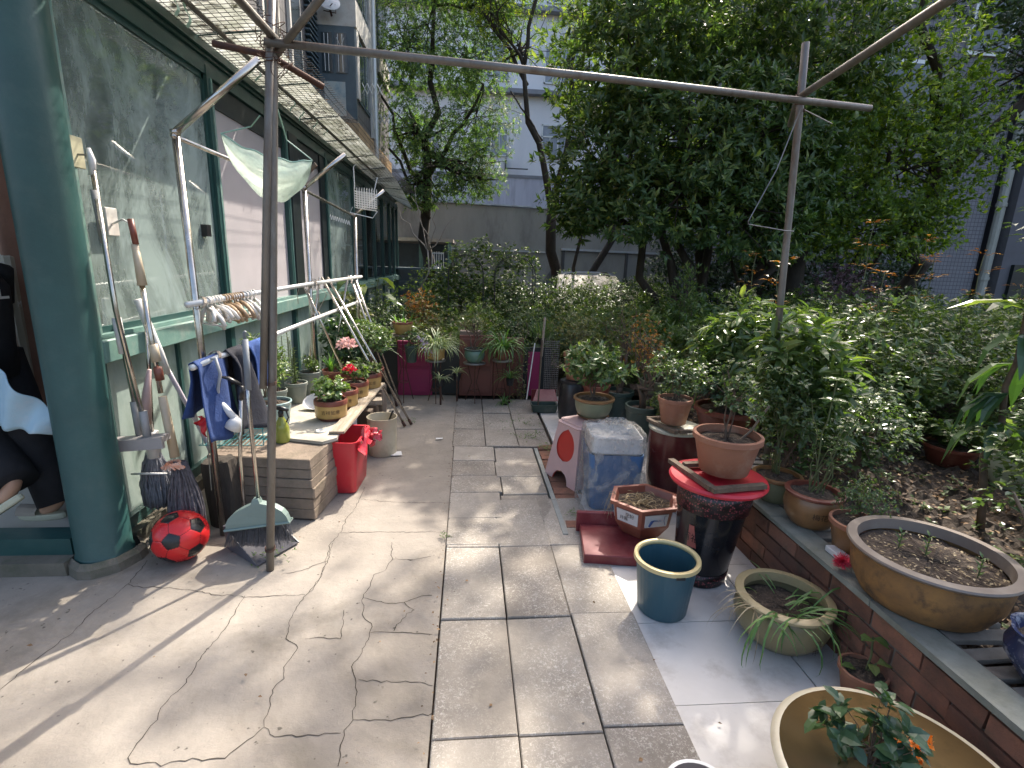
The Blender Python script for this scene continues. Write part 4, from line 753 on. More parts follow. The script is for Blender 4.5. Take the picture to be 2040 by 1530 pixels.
b = MB(); b.tube([(-1.06, 2.47, 2.43), (-.84, 2.47, 2.40), (-.66, 2.60, 2.33)], .014, 12); b.obj('crossbar', 'rust', t, True)
b = MB()
for i in range(26): 
    a = rng.uniform(0, 6.28); c0 = np.array((-.815 + rng.normal(0, .025), 2.44 + rng.normal(0, .02), 2.42 + rng.normal(0, .05))); rr = rng.uniform(.025, .045); ax = norm(rng.normal(size=3)); u = norm(np.cross(ax, (.3, .2, .9))); v = np.cross(ax, u)
    b.tube([c0 + rr * (u * math.cos(q) + v * math.sin(q) * 1.3) for q in np.linspace(a, a + 5.2, 12)], .0016, 4, False)
for (x, y, z) in ((-.925, 2.437, 1.0), (-1.0, 2.45, .12), (1.645, 2.705, 2.41), (1.64, 2.70, 2.44), (1.655, 2.71, 2.38)):
    for k in range(3): b.tube([(x + .024 * math.cos(q), y + .024 * math.sin(q), z + .006 * k + .006 * math.sin(q)) for q in np.linspace(0, 6.3, 14)], .0018, 4, False)
b.obj('binding_wire', 'rust', t)
t = thing('wire_hanger', (1.6, 2.68, 1.9), 'bent thin wire frame hanging from the pole joint at the right post', 'wire')
b = MB(); b.tube([(1.64, 2.68, 2.39), (1.56, 2.68, 2.1), (1.44, 2.67, 1.84), (1.44, 2.67, 1.825), (1.65, 2.67, 1.80), (1.70, 2.68, 1.80)], .0028, 5); b.tube([(1.66, 2.69, 2.385), (1.83, 2.70, 2.33)], .0028, 5); b.obj('bent_wire', 'wire', t)

# ================================================================== stainless clothes frame, leaning stands
t = thing('laundry_frame', (-1.4, 2.81, 0), 'stainless steel clothes drying frame with upright posts, angled arms and long rails beside the sunroom', 'laundry frame')
posts = [((-1.40, 2.81, 0), (-1.42, 2.81, 2.15)), ((-1.33, 4.5, .0), (-1.33, 4.5, 2.12)), ((-1.22, 5.8, 0), (-1.21, 5.8, 2.02))]
tips = [(-1.01, 2.83, 2.50), (-1.0, 4.52, 2.39), (-.9, 5.82, 2.28)]
for (p0, p1), tp in zip(posts, tips):
    b = MB(); b.tube([p0, p1], .0185, 14); b.tube([np.array(p1) - (0, 0, .012), np.array(p1) + (0, 0, .012)], .023, 12); b.obj('post', 'steel', t, True)
    b = MB(); b.tube([p1, tp], .0185, 14); b.obj('arm', 'steel', t, True)
b = MB(); b.tube([(-1.42, 2.78, 2.13), (-1.33, 4.5, 2.10), (-1.21, 5.8, 2.0)], .011, 10); b.obj('top_rail', 'steel', t, True)
b = MB(); b.tube([(-1.40, 2.70, 1.335), (-1.29, 4.3, 1.365), (-1.15, 5.72, 1.385)], .0155, 12); b.obj('rail', 'alu', t, True)
b = MB(); b.tube([(-1.35, 2.58, 1.04), (-1.25, 4.2, 1.09), (-1.16, 5.72, 1.13)], .0155, 12); b.obj('rail', 'alu', t, True)
b = MB()
for (x, y, z) in ((-1.42, 2.81, 1.335), (-1.32, 4.48, 1.37), (-1.31, 4.48, 1.10), (-1.3, 4.4, 1.36), (-1.37, 2.8, 1.05)):
    for k in range(5): b.tube([(x + .03 * math.cos(q) + .02, y + .02 * math.sin(q) + .006 * k, z + .03 * math.sin(q)) for q in np.linspace(0, 6.3, 12)], .0025, 4, False)
for k in range(7): x, y = -1.3 + rng.normal(0, .03), 4.45 + rng.normal(0, .05); b.tube([(x, y, 1.36), (x + rng.normal(0, .03), y, 1.28), (x + rng.normal(0, .04), y + .02, 1.36 - rng.uniform(.1, .25))], .003, 4, False)
b.obj('twine', mk('dirty_twine', (.42, .38, .32), (.25, .2, .16), 30, .9), t)
def stand(top, feet, label):
    t = thing('leaning_stand', feet[0][0], label, 'folding stand', 'folding stands leaning on the rails')
    for (f, off) in feet:
        b = MB(); tp = np.array(top) + np.array(off); b.tube([f, tp], .011, 10); b.obj('leg', 'steel', t, True)
        b = MB(); d = norm(np.array(tp) - np.array(f)); b.tube([np.array(f) - d * .002, np.array(f) + d * .05], .014, 10); b.obj('rubber_cap', 'rust', t, True)
stand((-1.33, 4.86, 1.40), [((-.60, 4.80, .01), (0, 0, 0)), ((-.545, 4.86, .01), (.04, .05, .0)), ((-1.6, 4.9, .05), (-.02, .02, 0))], 'folding steel stand whose bright tube legs reach the ground just behind the white bucket')
stand((-1.22, 5.50, 1.40), [((-.77, 5.50, .01), (0, 0, 0)), ((-.735, 5.55, .01), (.03, .05, 0)), ((-1.55, 5.6, .05), (-.02, .02, 0))], 'folding steel stand leaning farther back, its legs ending by the magenta board')
b = MB(); b.tube([(-1.36, 4.45, 1.34), (-1.12, 4.6, .62)], .011, 8); tag(b.obj('steel_tube', 'steel', None, True), 'single thin steel tube slanting down from the twine knot among the pots', 'tube')

# hangers bunched on the upper rail
M['hanger_w'] = mk('white_hanger_plastic', (.70, .68, .64), (.6, .57, .52), 9, .4, dirt=(.4, .34, .28), dscale=12, damt=.5)
M['hanger_b'] = mk('tan_hanger_plastic', (.42, .30, .18), (.32, .21, .12), 9, .45, dirt=(.6, .5, .4), dscale=12, damt=.4)
def hanger(mat, label, group):
    t = thing('clothes_hanger', (0, 0, 0), label, 'clothes hanger', group)
    b = MB(); b.tube([(.024 * math.cos(q), 0, .024 * math.sin(q)) for q in np.linspace(-.6, 4.2, 12)] + [(.0, 0, -.045), (.012, 0, -.06)], .005, 6, True, 1.8); b.obj('hook', mat, t, True)
    b = MB(); b.tube([(.0, 0, -.05), (.06, 0, -.07), (.12, 0, -.115), (.155, .0, -.165)], [.008, .010, .010, .009], 6, True, 1.6); b.tube([(.0, 0, -.05), (-.03, 0, -.085), (-.05, .01, -.13), (-.055, .01, -.175)], [.008, .010, .010, .009], 6, True, 1.6); b.obj('shoulders', mat, t, True)
    b = MB(); b.tube([(.15, 0, -.16), (.04, .0, -.172), (-.055, .01, -.17)], .006, 5); b.obj('crossbar', mat, t, True); return t
def copy_tree(o, parent=None):
    c = o.copy(); C.objects.link(c); c.parent = parent; BASE[c] = BASE[o]
    for ch in list(o.children): copy_tree(ch, c)
    return c
hw = hanger('hanger_w', 'white plastic clothes hanger bunched on the upper white rail', 'white clothes hangers on the upper rail')
hb = hanger('hanger_b', 'tan plastic clothes hanger bunched on the upper white rail between the white ones', 'tan clothes hangers on the upper rail')
ys = [('w', y) for y in np.linspace(2.88, 3.02, 7)] + [('b', y) for y in np.linspace(3.05, 3.24, 8)] + [('w', y) for y in np.linspace(3.28, 3.40, 4)]
used = set()
for k, y in ys:
    src = hw if k == 'w' else hb
    o = src if k not in used else copy_tree(src); used.add(k); o.scale = (.78, 1, .72)
    x = -1.40 + (y - 2.7) / 1.6 * .11; o.location = (x, y, 1.337 + (y - 2.7) * .019); o.rotation_euler = (rng.normal(0, .12), rng.normal(.1, .18), rng.normal(-.55, .25))
# cloths on the lower rail
M['denim'] = mk('blue_towelling', (.035, .075, .22), (.02, .045, .15), 30, .95, 0, .6, 120)
M['denim2'] = mk('bright_blue_towelling', (.06, .13, .36), (.04, .08, .25), 30, .95, 0, .6, 120)
M['blackcl'] = mk('black_cloth', (.03, .032, .045), (.015, .016, .022), 20, .9, 0, .5, 90)
def clothtag(o, l): return tag(o, l, 'cloth')
clothtag(drape(None, 'towel', -1.35, 2.58, 2.86, 1.045, .42, .30, 'denim', side=.16, flare=.2), 'dark blue towel hung over the near end of the lower rail, beside the steel post')
clothtag(drape(None, 'black_cloth', -1.32, 2.87, 3.05, 1.055, .46, .24, 'blackcl', side=.22, wav=1.8, flare=.5), 'crumpled black cloth hung over the lower rail between two blue towels')
clothtag(drape(None, 'towel', -1.30, 3.06, 3.30, 1.06, .28, .2, 'denim2', side=.14), 'bright blue towel hung over the lower rail just behind the tall pipe post')
# clear plastic sheet slung like a bowl
m, nt, p = _nodes('cloudy_plastic'); p.inputs['Base Color'].default_value = (.55, .68, .58, 1); p.inputs['Roughness'].default_value = .25
tp = nt.nodes.new('ShaderNodeBsdfTransparent'); tl = nt.nodes.new('ShaderNodeBsdfTranslucent'); tl.inputs[0].default_value = (.75, .85, .76, 1)
m1 = nt.nodes.new('ShaderNodeMixShader'); m1.inputs[0].default_value = .5; nt.links.new(p.outputs[0], m1.inputs[1]); nt.links.new(tl.outputs[0], m1.inputs[2])
m2 = nt.nodes.new('ShaderNodeMixShader'); nt.links.new(ramp(nt, noise(nt, 9, 6, .6), [(.35, (.15,) * 3), (.7, (.45,) * 3)]), m2.inputs[0]); nt.links.new(m1.outputs[0], m2.inputs[1]); nt.links.new(tp.outputs[0], m2.inputs[2]); nt.links.new(m2.outputs[0], nt.nodes['Material Output'].inputs[0])
M['cloudy'] = m
t = thing('plastic_sling', (-1.05, 2.98, 2.1), 'cloudy plastic sheet tied by its corners and sagging like a bowl near the steel arm', 'plastic sheet')
A0, A1 = np.array((-1.24, 2.88, 2.17)), np.array((-.86, 3.08, 2.10)); pd = norm(np.array((A1 - A0)[[1, 0, 2]]) * np.array((-1, 1, 0)))
def sl(sgn, top):
    def f(u, v):
        p = lerp(A0, A1, u); sag = math.sin(math.pi * u) ** .7; belly = math.sin(math.pi * min(v * .9 + .1, 1)) * .09 * sag * sgn
        return p + pd * belly + np.array((0, 0, -(.05 + top) * sag * (1 - v) - (.235 * sag ** .8) * v - .03 * v * math.sin(u * 3.1) + .006 * math.sin(u * 23 + v * 9)))
    return f
b = MB(); b.grid(sl(-1, .0), 30, 12); b.grid(sl(1, .03), 30, 12); b.obj('sheet', 'cloudy', t, True)
b = MB(); b.tube([A0, A0 + (.13, .05, .05), (-.98, 2.7, 2.22)], .0035, 5); b.tube([A1, A1 + (-.12, -.02, .09), (-.96, 2.85, 2.34)], .0035, 5); b.tube([sl(-1, 0)(i / 20, 0) for i in range(21)], .005, 5); b.obj('cord', mk('green_cord', (.25, .42, .34), None, 9), t)
b = MB(); b.tube([A1 + (.02, 0, -.02), A1 + (-.05, 0, -.09)], .012, 6); b.obj('clip', 'brown_wood', t)
t = thing('wire_basket', (-.95, 5, 2.0), 'small white wire basket hanging under the awning edge between the steel arms', 'wire basket')
b = MB()
for i in range(8): z = 2.03 + .02 * i; b.tube([(-1.04, 5, z), (-.86, 5, z - .02), (-.86, 5.1, z - .02), (-1.04, 5.1, z), (-1.04, 5, z)], .0025, 4)
for i in range(9): x = -1.04 + .0225 * i; b.tube([(x, 5, 2.2), (x, 5, 2.03), (x, 5.1, 2.03), (x, 5.1, 2.2)], .0025, 4)
b.obj('basket_mesh', 'alu', t)
for q in ([(-1.04, 5.02, 2.19), (-1.05, 5.05, 2.38), (-1.03, 5.05, 2.4)], [(-.87, 5.02, 2.17), (-.84, 5.05, 2.3)], [(-1.06, 5, 2.03), (-1.08, 4.98, 1.98), (-.88, 4.98, 1.94), (-.84, 5, 2.0)]): b = MB(); b.tube(q, .004, 5); b.obj('hook', 'alu', t)
b = MB(); b.tube([(-1.24 + .0022 * i, 4.9, 1.93 - .0006 * i + .018 * math.sin(i * .7)) for i in range(80)], .0028, 4); tag(b.obj('coil_hook', 'alu'), 'coiled white wire hook strung below the top rail', 'wire hook')

# ================================================================== stack of slabs, board, plank and what stands there
M['slab_c'] = mk('cast_slab', (.27, .21, .16), (.19, .145, .11), 5, .9, 0, .6, 40, dirt=(.10, .085, .05), dscale=3.5, damt=.75)
zs = [.003, .072, .142, .212, .272, .335, .402]
names = ['bottom', 'second', 'third', 'fourth', 'fifth', 'topmost and longest']
for i in range(6):
    b = MB(); L0 = -1.47 if i < 5 else -1.58; b.box((L0 + rng.uniform(-.01, .01), 2.96 + (.01 if i < 3 else rng.uniform(-.01, .015)), zs[i] + .001), (-.935 + rng.uniform(-.012, .012), 3.42, zs[i + 1] - .002), rot=-.13, piv=(-.93, 2.94, 0), jit=.0025, bev=.004)
    tag(b.obj('concrete_slab', 'slab_c', org=(-1.25, 3.2, zs[i])), f'rough brown concrete slab, {names[i]} of the stack behind the dustpan' if i < 5 else 'rough brown concrete slab, topmost and longest of the stack, under the teal rack', 'concrete slab', 'slabs stacked behind the dustpan')
b = MB(); b.prism([(-1.62, 3.42), (-.93, 3.22), (-.86, 3.30), (-.92, 4.78), (-1.6, 4.82)], .404, .424); tag(b.obj('stone_board', mk('pale_board', (.46, .43, .36), (.36, .33, .27), 5, .75, 0, .3, 40, dirt=(.22, .2, .15), dscale=7, damt=.6), org=(-1.25, 4, .404)), 'pale dusty board laid on the slab stack, with pots standing on it', 'board')
b = MB(); b.box((-.90, 3.36, .43), (-.80, 4.78, .448), rot=-.035, jit=.003, bev=.003); tag(b.obj('wooden_plank', 'wood', org=(-.85, 4, .43)), 'worn pale wooden plank along the edge of the board above the red bin', 'plank')
t = thing('brick_support', (-1.1, 4.55, 0), 'pile of bricks and timber offcuts carrying the far end of the board', 'support')
b = MB(); b.box((-1.5, 4.45, 0), (-.95, 4.75, .40), jit=.01); b.obj('bricks', 'brick', t)
for i in range(5): b = MB(); b.box((-.95, 4.2 + .1 * i, .02 + .06 * (i % 2)), (-.80 + .03 * (i % 2), 4.28 + .1 * i, .34 + .02 * i), rot=.1 * (i - 2), jit=.006); b.obj('timber_offcut', 'brown_wood', t)
b = MB(); b.box((-.93, 4.3, .36), (-.74, 4.42, .40), rot=.2); b.obj('timber_offcut', 'wood', t)
# wire rack
t = thing('wire_rack', (-1.5, 3.3, .405), 'teal plastic coated wire rack lying on the topmost slab', 'wire rack')
M['teal_w'] = mk('teal_coated_wire', (.05, .30, .32), (.03, .22, .25), 20, .35)
b = MB()
for lv_, z in ((0, .42), (1, .52)):
    for i in range(14): x = -1.66 + .028 * i; b.tube([(x, 3.16 + .03 * lv_, z), (x, 3.42, z + .01)], .0022, 4)
    for y in (3.17 + .03 * lv_, 3.29, 3.42): b.tube([(-1.67, y, z - .003), (-1.28, y, z - .003)], .003, 4)
for x, y in ((-1.66, 3.2), (-1.29, 3.2), (-1.66, 3.41), (-1.29, 3.41)): b.tube([(x, y, .405), (x, y, .53)], .003, 4)
b.obj('wire_grid', 'teal_w', t)
t = thing('spray_bottle', (-1.22, 3.36, .405), 'clear green spray bottle with a black trigger beside the pipe post', 'spray bottle')
m = mk('green_liquid', (.28, .30, .06), (.2, .22, .04), 4, .08); M['liq'] = m
b = MB(); b.lathe([(.043, 0), (.046, .01), (.046, .09), (.03, .14), (.016, .165), (.014, .18)], (-1.2, 3.28, .405), 20); autosmooth(b.obj('bottle', 'liq', t), 50)
b = MB(); b.lathe([(.017, .17), (.018, .20), (.012, .21)], (-1.2, 3.28, .405), 12); b.tube([(-1.24, 3.28, .635), (-1.2, 3.28, .63), (-1.15, 3.27, .62)], [.012, .017, .01], 8); b.tube([(-1.16, 3.27, .615), (-1.15, 3.27, .57), (-1.165, 3.27, .54)], .005, 6); b.obj('trigger', 'black_pl', t, True)
b = MB(); b.lathe([(.030, 0), (.036, .002), (.036, .008), (.026, .010), (.024, .004), (.01, .004)], (-1.0, 3.42, .4245), 20); tag(b.obj('jar_lid', 'alu', None, True), 'small metal jar lid lying on the near edge of the pale board', 'lid')
# planted pots on the board
YG = 'mustard pots in a row on the board'
def mustard(x, y, r, h, label, z=.449, txt=True):
    t = thing('potted_plant', (x, y, z), label, 'potted plant'); pot(t, x, y, z, r, h, 'drum', 'mustard', 'maroon', foot='maroon')
    if txt: text_on_drum('吉祥如意', .034, (x, y, z), r * .955, h * .47, -1.35, M['ink'], t, rfn=lambda zz: r * (.95 + .02 * (zz / h - .2) / .56))
    return t
t = mustard(-1.0, 3.72, .118, .152, 'nearest mustard pot with maroon rim and four painted characters, bushy bright geranium leaves', z=.425)
leafy(t, -1.0, 3.72, .55, .27, .21, 110, 5, .034, 'g_bright', .85, 4, 'stemg', .004, trunk=.1, flat=.3)
t = mustard(-.98, 4.02, .116, .15, 'second mustard pot with only bare dark soil, tucked behind the nearest one', z=.425)
leafy(t, -.98, 4.02, .57, .1, .06, 10, 4, .03, 'g_bright', .8, 1, 'stemg', trunk=.1)
t = mustard(-.95, 4.30, .115, .15, 'mustard pot carrying a bright crimson geranium flower', z=.425)
leafy(t, -.95, 4.30, .57, .22, .16, 40, 5, .036, 'g_leaf', .8, 3, 'stemg', trunk=.1); flowerhead(t, -.96, 4.18, .70, .05, 90, .024, 'fl_red'); b = MB(); b.tube([(-.95, 4.3, .56), (-.96, 4.2, .70)], .003, 5); b.obj('flower_stalk', 'stemg', t)
t = mustard(-.90, 4.62, .118, .155, 'farthest mustard pot, with a round pale pink geranium head', z=.425)
leafy(t, -.93, 4.6, .57, .30, .14, 50, 5, .042, 'g_leaf', .8, 3, 'stemg', trunk=.05, flat=.5); flowerhead(t, -1.05, 4.5, .845, .075, 130, .030, 'fl_pink'); b = MB(); b.tube([(-.93, 4.6, .57), (-1.0, 4.55, .7), (-1.05, 4.5, .83)], .0035, 5); b.obj('flower_stalk', 'stemg', t)
t = thing('potted_plant', (-1.40, 3.62, .425), 'pale teal glazed pot with a small twiggy bush, behind the spray bottle', 'potted plant'); pot(t, -1.36, 3.60, .425, .118, .165, 'tub', 'teal_gl', 'teal_gl'); t.location = (-1.40, 3.62, .425)
BASE[t] = np.array((-1.40, 3.62, .425)); leafy(t, -1.38, 3.62, .57, .26, .42, 90, 5, .036, 'g_bright', .4, 4, trunk=.3, sr=.007)
for (x, y, r, h, w_, hh, L, lab, mt) in ((-1.48, 3.98, .085, .15, .2, .36, .03, 'small grey plastic pot with a bright bush, left of the row by the glass', 'g_bright'), (-1.38, 4.15, .088, .17, .2, .32, .03, 'grey plastic pot with narrow upright leaves, second by the glass', 'g_leaf'), (-1.35, 4.42, .092, .2, .16, .16, .028, 'taller grey plastic pot with low growth, farthest grey one by the glass', 'g_leaf'), (-1.52, 4.36, .085, .18, .14, .4, .035, 'grey pot pushed against the lower glass panel with one tall spiky stem', 'g_leaf')):
    t = thing('potted_plant', (x, y, .425), lab, 'potted plant'); pot(t, x, y, .425, r, h, 'flare', 'grey_pot', 'grey_pot')
    if 'spiky' in lab or 'upright' in lab:
        lv = LV(); b = MB()
        for q in range(4): sx, sy = x + rng.normal(0, .03), y + rng.normal(0, .03); H_ = hh * rng.uniform(.5, 1); spire(lv, sx, sy, .425 + h * .9, H_, 38, .05, .35); b.tube([(sx, sy, .42 + h * .85), (sx, sy, .425 + h * .9 + H_)], .003, 4)
        b.obj('stem', 'stemg', t); lv.obj('foliage', mt, t, .22)
    else: leafy(t, x, y, .42 + h * .88, w_, hh, 60, 6, L, mt, .4, 3, trunk=.15)
t = thing('potted_plant', (-1.5, 3.85, .425), 'yellow green bush with long sunlit leaves in a grey pot beside the pipe post', 'potted plant'); pot(t, -1.55, 3.78, .425, .08, .13, 'flare', 'grey_pot', 'grey_pot'); BASE[t] = np.array((-1.5, 3.85, .425)); leafy(t, -1.5, 3.85, .53, .30, .50, 95, 6, .055, 'g_bright', .3, 3, trunk=.35, sr=.005)
t = thing('shell_dish', (-1.22, 4.05, .425), 'white oval dish leaning on the pots on the board', 'dish')
b = MB(); b.lathe([(.0, .0), (.05, .004), (.085, .03), (.098, .05), (.10, .055), (.094, .055), (.08, .036), (.045, .012), (.0, .008)], (-1.17, 3.98, .45), 26, sy=.8, tilt=(R(38), (1, -.2, 0))); autosmooth(b.obj('dish', 'white_pl', t), 60)
for (x, y, z, r, h, w_, hh, lab, body, mt, st) in ((-1.28, 5.0, .30, .13, .22, .0, .0, 'brown pot with green bulb leaves and bright moss, beside the slanting steel tube', 'maroon', 'g_bright', 0), (-.98, 5.2, .30, .13, .2, .42, .52, 'round bright topiary bush on a pale trunk in a maroon pot', 'maroon', 'g_bright', 1), (-1.35, 5.7, .15, .15, .24, .55, .62, 'dark leaved bushy plant against the lower glass behind the pink flower', 'maroon', 'g_dark', 2), (-1.45, 6.6, .1, .12, .3, .45, .9, 'tall reddish plant beyond the steel posts against the sunroom', 'maroon', 'g_olive', 3)):
    t = thing('potted_plant', (x, y, z), lab, 'potted plant'); pot(t, x, y, z, r, h, 'flare', body, body)
    b = MB(); b.box((x - r, y - r, .0), (x + r, y + r, z - .002), jit=.004); tag(b.obj('block_support', 'slab_c'), f'rough block carrying the {["bulb leaf pot", "topiary pot", "dark bushy pot", "reddish plant pot"][st]}', 'block')
    zz = z + h * .88
    if st == 0: blades('foliage', (x - .04, y, zz), 12, .22, .03, 'g_blade', t, (1.1, 1.5), .3); leafy(t, x + .05, y, zz, .18, .1, 40, 5, .02, 'g_bright', .6, 1, trunk=.05)
    elif st == 1: leafy(t, x, y, zz, w_, hh, 420, 6, .028, mt, .5, 2, 'stemb', .012, trunk=.38, shell=.5)
    else: leafy(t, x, y, zz, w_, hh, 260, 6, .06 if st == 2 else .045, mt, .5, 4, trunk=.1, shell=.3)
b = MB(); t = thing('broad_leaf_plant', (-1.45, 7.4, 0), 'plant with a few broad pale leaves rising beside the sunroom glass past the frame', 'plant')
lv = LV()
for i in range(9): a = i * 2.4; s0 = np.array((-1.45, 7.4, .1)); e = s0 + np.array((.28 * math.cos(a), .2 * math.sin(a), .9 + .1 * (i % 4))); b.tube([s0, lerp(s0, e, .6) + (0, 0, .08), e], .006, 5); lv.add(e, (math.cos(a), math.sin(a), -.2), (0, 0, 1), .34)
b.obj('stem', 'stemg', t); lv.obj('foliage', 'g_bright', t, .42, .25, 'c')

# bins beside the stack
M['redpl'] = mk('red_plastic', (.60, .035, .05), (.52, .03, .045), 5, .32, 0, .03, 20, dirt=(.45, .12, .1), dscale=5, damt=.4)
t = thing('red_bin', (-.82, 3.5, 0), 'red rectangular plastic bin beside the slab stack, a red bag hanging over its rim', 'bin')
def rbox(b, cx, cy, z0, z1, w0, d0, w1, d1, rr=.03, rot=0, lip=.0, wall=.006):
    def ring(w, d, z, r):
        P = []
        for (sx, sy, a0) in ((1, 1, 0), (-1, 1, 90), (-1, -1, 180), (1, -1, 270)):
            for k in range(5): a = R(a0 + k * 22.5); P.append((sx * (w / 2 - r) + r * math.cos(a), sy * (d / 2 - r) + r * math.sin(a)))
        return [(cx + x * math.cos(rot) - y * math.sin(rot), cy + x * math.sin(rot) + y * math.cos(rot), z) for x, y in P]
    rings = [ring(w0 - .02, d0 - .02, z0, rr), ring(w0, d0, z0 + .012, rr), ring(w1, d1, z1 - .012, rr)]
    if lip: rings += [ring(w1 + lip * 2, d1 + lip * 2, z1 - .012, rr + lip), ring(w1 + lip * 2, d1 + lip * 2, z1, rr + lip)]
    rings += [ring(w1 + .0, d1 + .0, z1, rr), ring(w1 - wall * 2, d1 - wall * 2, z1 - .002, rr), ring(w0 - wall * 2, d0 - wall * 2, z0 + .03, rr)]
    n = 20; V = [p for q in rings for p in q]; F = [tuple(range(n - 1, -1, -1)), tuple((len(rings) - 1) * n + j for j in range(n))]
    for i in range(len(rings) - 1):
        for j in range(n): F.append((i * n + j, i * n + (j + 1) % n, (i + 1) * n + (j + 1) % n, (i + 1) * n + j))
    return b.add(V, F)
b = MB(); rbox(b, -.845, 3.50, 0, .385, .19, .32, .235, .38, .035, -.05, .008); autosmooth(b.obj('body', 'redpl', t), 40)
b = MB(); b.grid(lambda u, v: (-.725 + .016 * math.sin(v * 9 + u * 5) + .045 * (v - .3) * (v > .3), 3.31 + .38 * u, .405 - .13 * v - .03 * math.sin(u * 8) + .02 * math.sin(u * 17)), 24, 8)
for k in range(12): c0 = np.array((-.69 + rng.normal(0, .02), 3.70 + rng.normal(0, .03), .31 + rng.normal(0, .02))); b.grid(lambda u, v, c0=c0, k=k: c0 + np.array((.035 * math.sin(u * 4 + k) * u, .05 * (v - .5), .03 * math.cos(v * 6 + k) * u - .03 * u)), 5, 5)
b.obj('bag', mk('red_bag', (.62, .05, .07), (.5, .03, .05), 12, .25, dirt=(.7, .45, .42), dscale=14, damt=.5), t, True)
t = thing('white_bucket', (-.70, 4.11, 0), 'cream white plastic bucket standing on the concrete, in front of the steel legs', 'bucket')
b = MB(); b.lathe([(.105, 0), (.112, .006), (.116, .15), (.121, .312), (.124, .315), (.124, .322), (.118, .322), (.110, .16), (.104, .02), (.0, .015)], (-.70, 4.11, 0), 40); autosmooth(b.obj('body', mk('cream_plastic', (.62, .55, .40), (.52, .45, .31), 4, .45, 0, .05, 30, dirt=(.3, .26, .18), dscale=5, damt=.6), t), 50)
b = MB(); b.tube([(-.66, 4.2, .25), (-.63, 4.19, .33), (-.62, 4.2, .345)], .008, 6); b.obj('stick', 'black_pl', t)
b = MB(); b.box((-1.0, 3.85, 0), (-.88, 4.02, .36), jit=.004); tag(b.obj('white_crate_end', 'white_pl'), 'white board end standing between the red bin and the white bucket', 'board')
b = MB(); b.prism([(-.62, 4.02), (-.53, 4.03), (-.55, 4.12), (-.63, 4.11)], .012, .014); tag(b.obj('paper_scrap', 'white_pl'), 'white paper scrap on the concrete by the bucket foot', 'paper')
b = MB(); b.prism([(-.28, 4.42), (-.22, 4.43), (-.22, 4.46), (-.28, 4.455)], .012, .014); tag(b.obj('paper_scrap', 'white_pl'), 'small pale paper slip alone on the concrete near the slabs', 'paper')
# broom and dustpan
t = thing('broom', (-1.1, 2.6, .04), 'sage green broom with grey bristles and a grey gripped steel handle, standing in the dustpan', 'broom')
M['sage'] = mk('sage_plastic', (.20, .27, .24), (.17, .23, .21), 6, .4)
b = MB(); 
def bh(u, v):
    x = (u - .5); top = .33 - .15 * (abs(x) * 2) ** 2.2 if abs(x) > .08 else .33; z = lerp(.165 + .06 * u, .0 + top + .02, v) if 0 else (.16 + .055 * u) * (1 - v) + (top + .0) * v
    return (-1.11 + .31 * x, 2.60 + .02 * x, z)
P0 = [(-.5, .0), (-.485, .045), (-.44, .08), (-.36, .108), (-.25, .132), (-.14, .148), (-.07, .158), (-.045, .19), (.045, .19), (.07, .158), (.18, .142), (.3, .118), (.40, .085), (.46, .05), (.5, .0)]
V = [];
for yy in (-.022, .022):
    for (x, z) in P0: V.append((-1.11 + .33 * x, 2.60 + yy * (1 if .02 < z < .16 else .8), .155 + .045 * (x + .5) + z * .82))
n = len(P0); b.add(V, [tuple(range(n)), tuple(range(2 * n - 1, n - 1, -1))] + [(i + 1, i, n + i, n + i + 1) for i in range(n - 1)] + [(0, n - 1, 2 * n - 1, n)]); b.obj('head', 'sage', t)
b = MB(); b.tube([(-1.28, 2.58, .153), (-.94, 2.58, .20), (-.94, 2.625, .20), (-1.28, 2.625, .153), (-1.28, 2.58, .153)], .007, 6); b.obj('head_trim', 'sage', t)
b = MB()
for i in range(300): x = rng.uniform(-.5, .5); x0 = -1.11 + .315 * x; b.tube([(x0, 2.60 + rng.uniform(-.02, .02), .155 + .045 * (x + .5)), (x0 + .04 * x + rng.normal(0, .006), 2.6 + rng.uniform(-.045, .03), .055 + .03 * rng.random())], [.0016, .001], 3, False)
b.obj('bristles', mk('grey_bristles', (.14, .14, .15), (.07, .07, .075), 30, .7), t)
b = MB(); b.tube([(-1.10, 2.60, .30), (-1.135, 2.67, .86), (-1.15, 2.72, 1.0)], .0105, 10); b.obj('handle', 'steel', t, True)
b = MB(); b.tube([(-1.138, 2.69, .90), (-1.155, 2.745, 1.16)], .0155, 12); b.tube([(-1.155, 2.745, 1.16), (-1.16, 2.75, 1.19), (-1.15, 2.745, 1.2)], .008, 6); b.obj('grip', mk('grey_grip', (.20, .22, .24), None, 9, .6), t, True)
t = thing('dustpan', (-1.12, 2.62, 0), 'dark grey long handled dustpan under the green broom', 'dustpan')
M['dkgrey'] = mk('dark_grey_plastic', (.085, .085, .10), (.07, .07, .08), 5, .38, 0, .04, 30, dirt=(.2, .19, .18), dscale=9, damt=.4)
b = MB(); V0 = [(-1.31, 2.66), (-1.08, 2.475), (-.945, 2.70), (-1.18, 2.86)]
def pan(lo, hi, zz): pass
fl = [np.array((x, y, .006)) for x, y in V0]
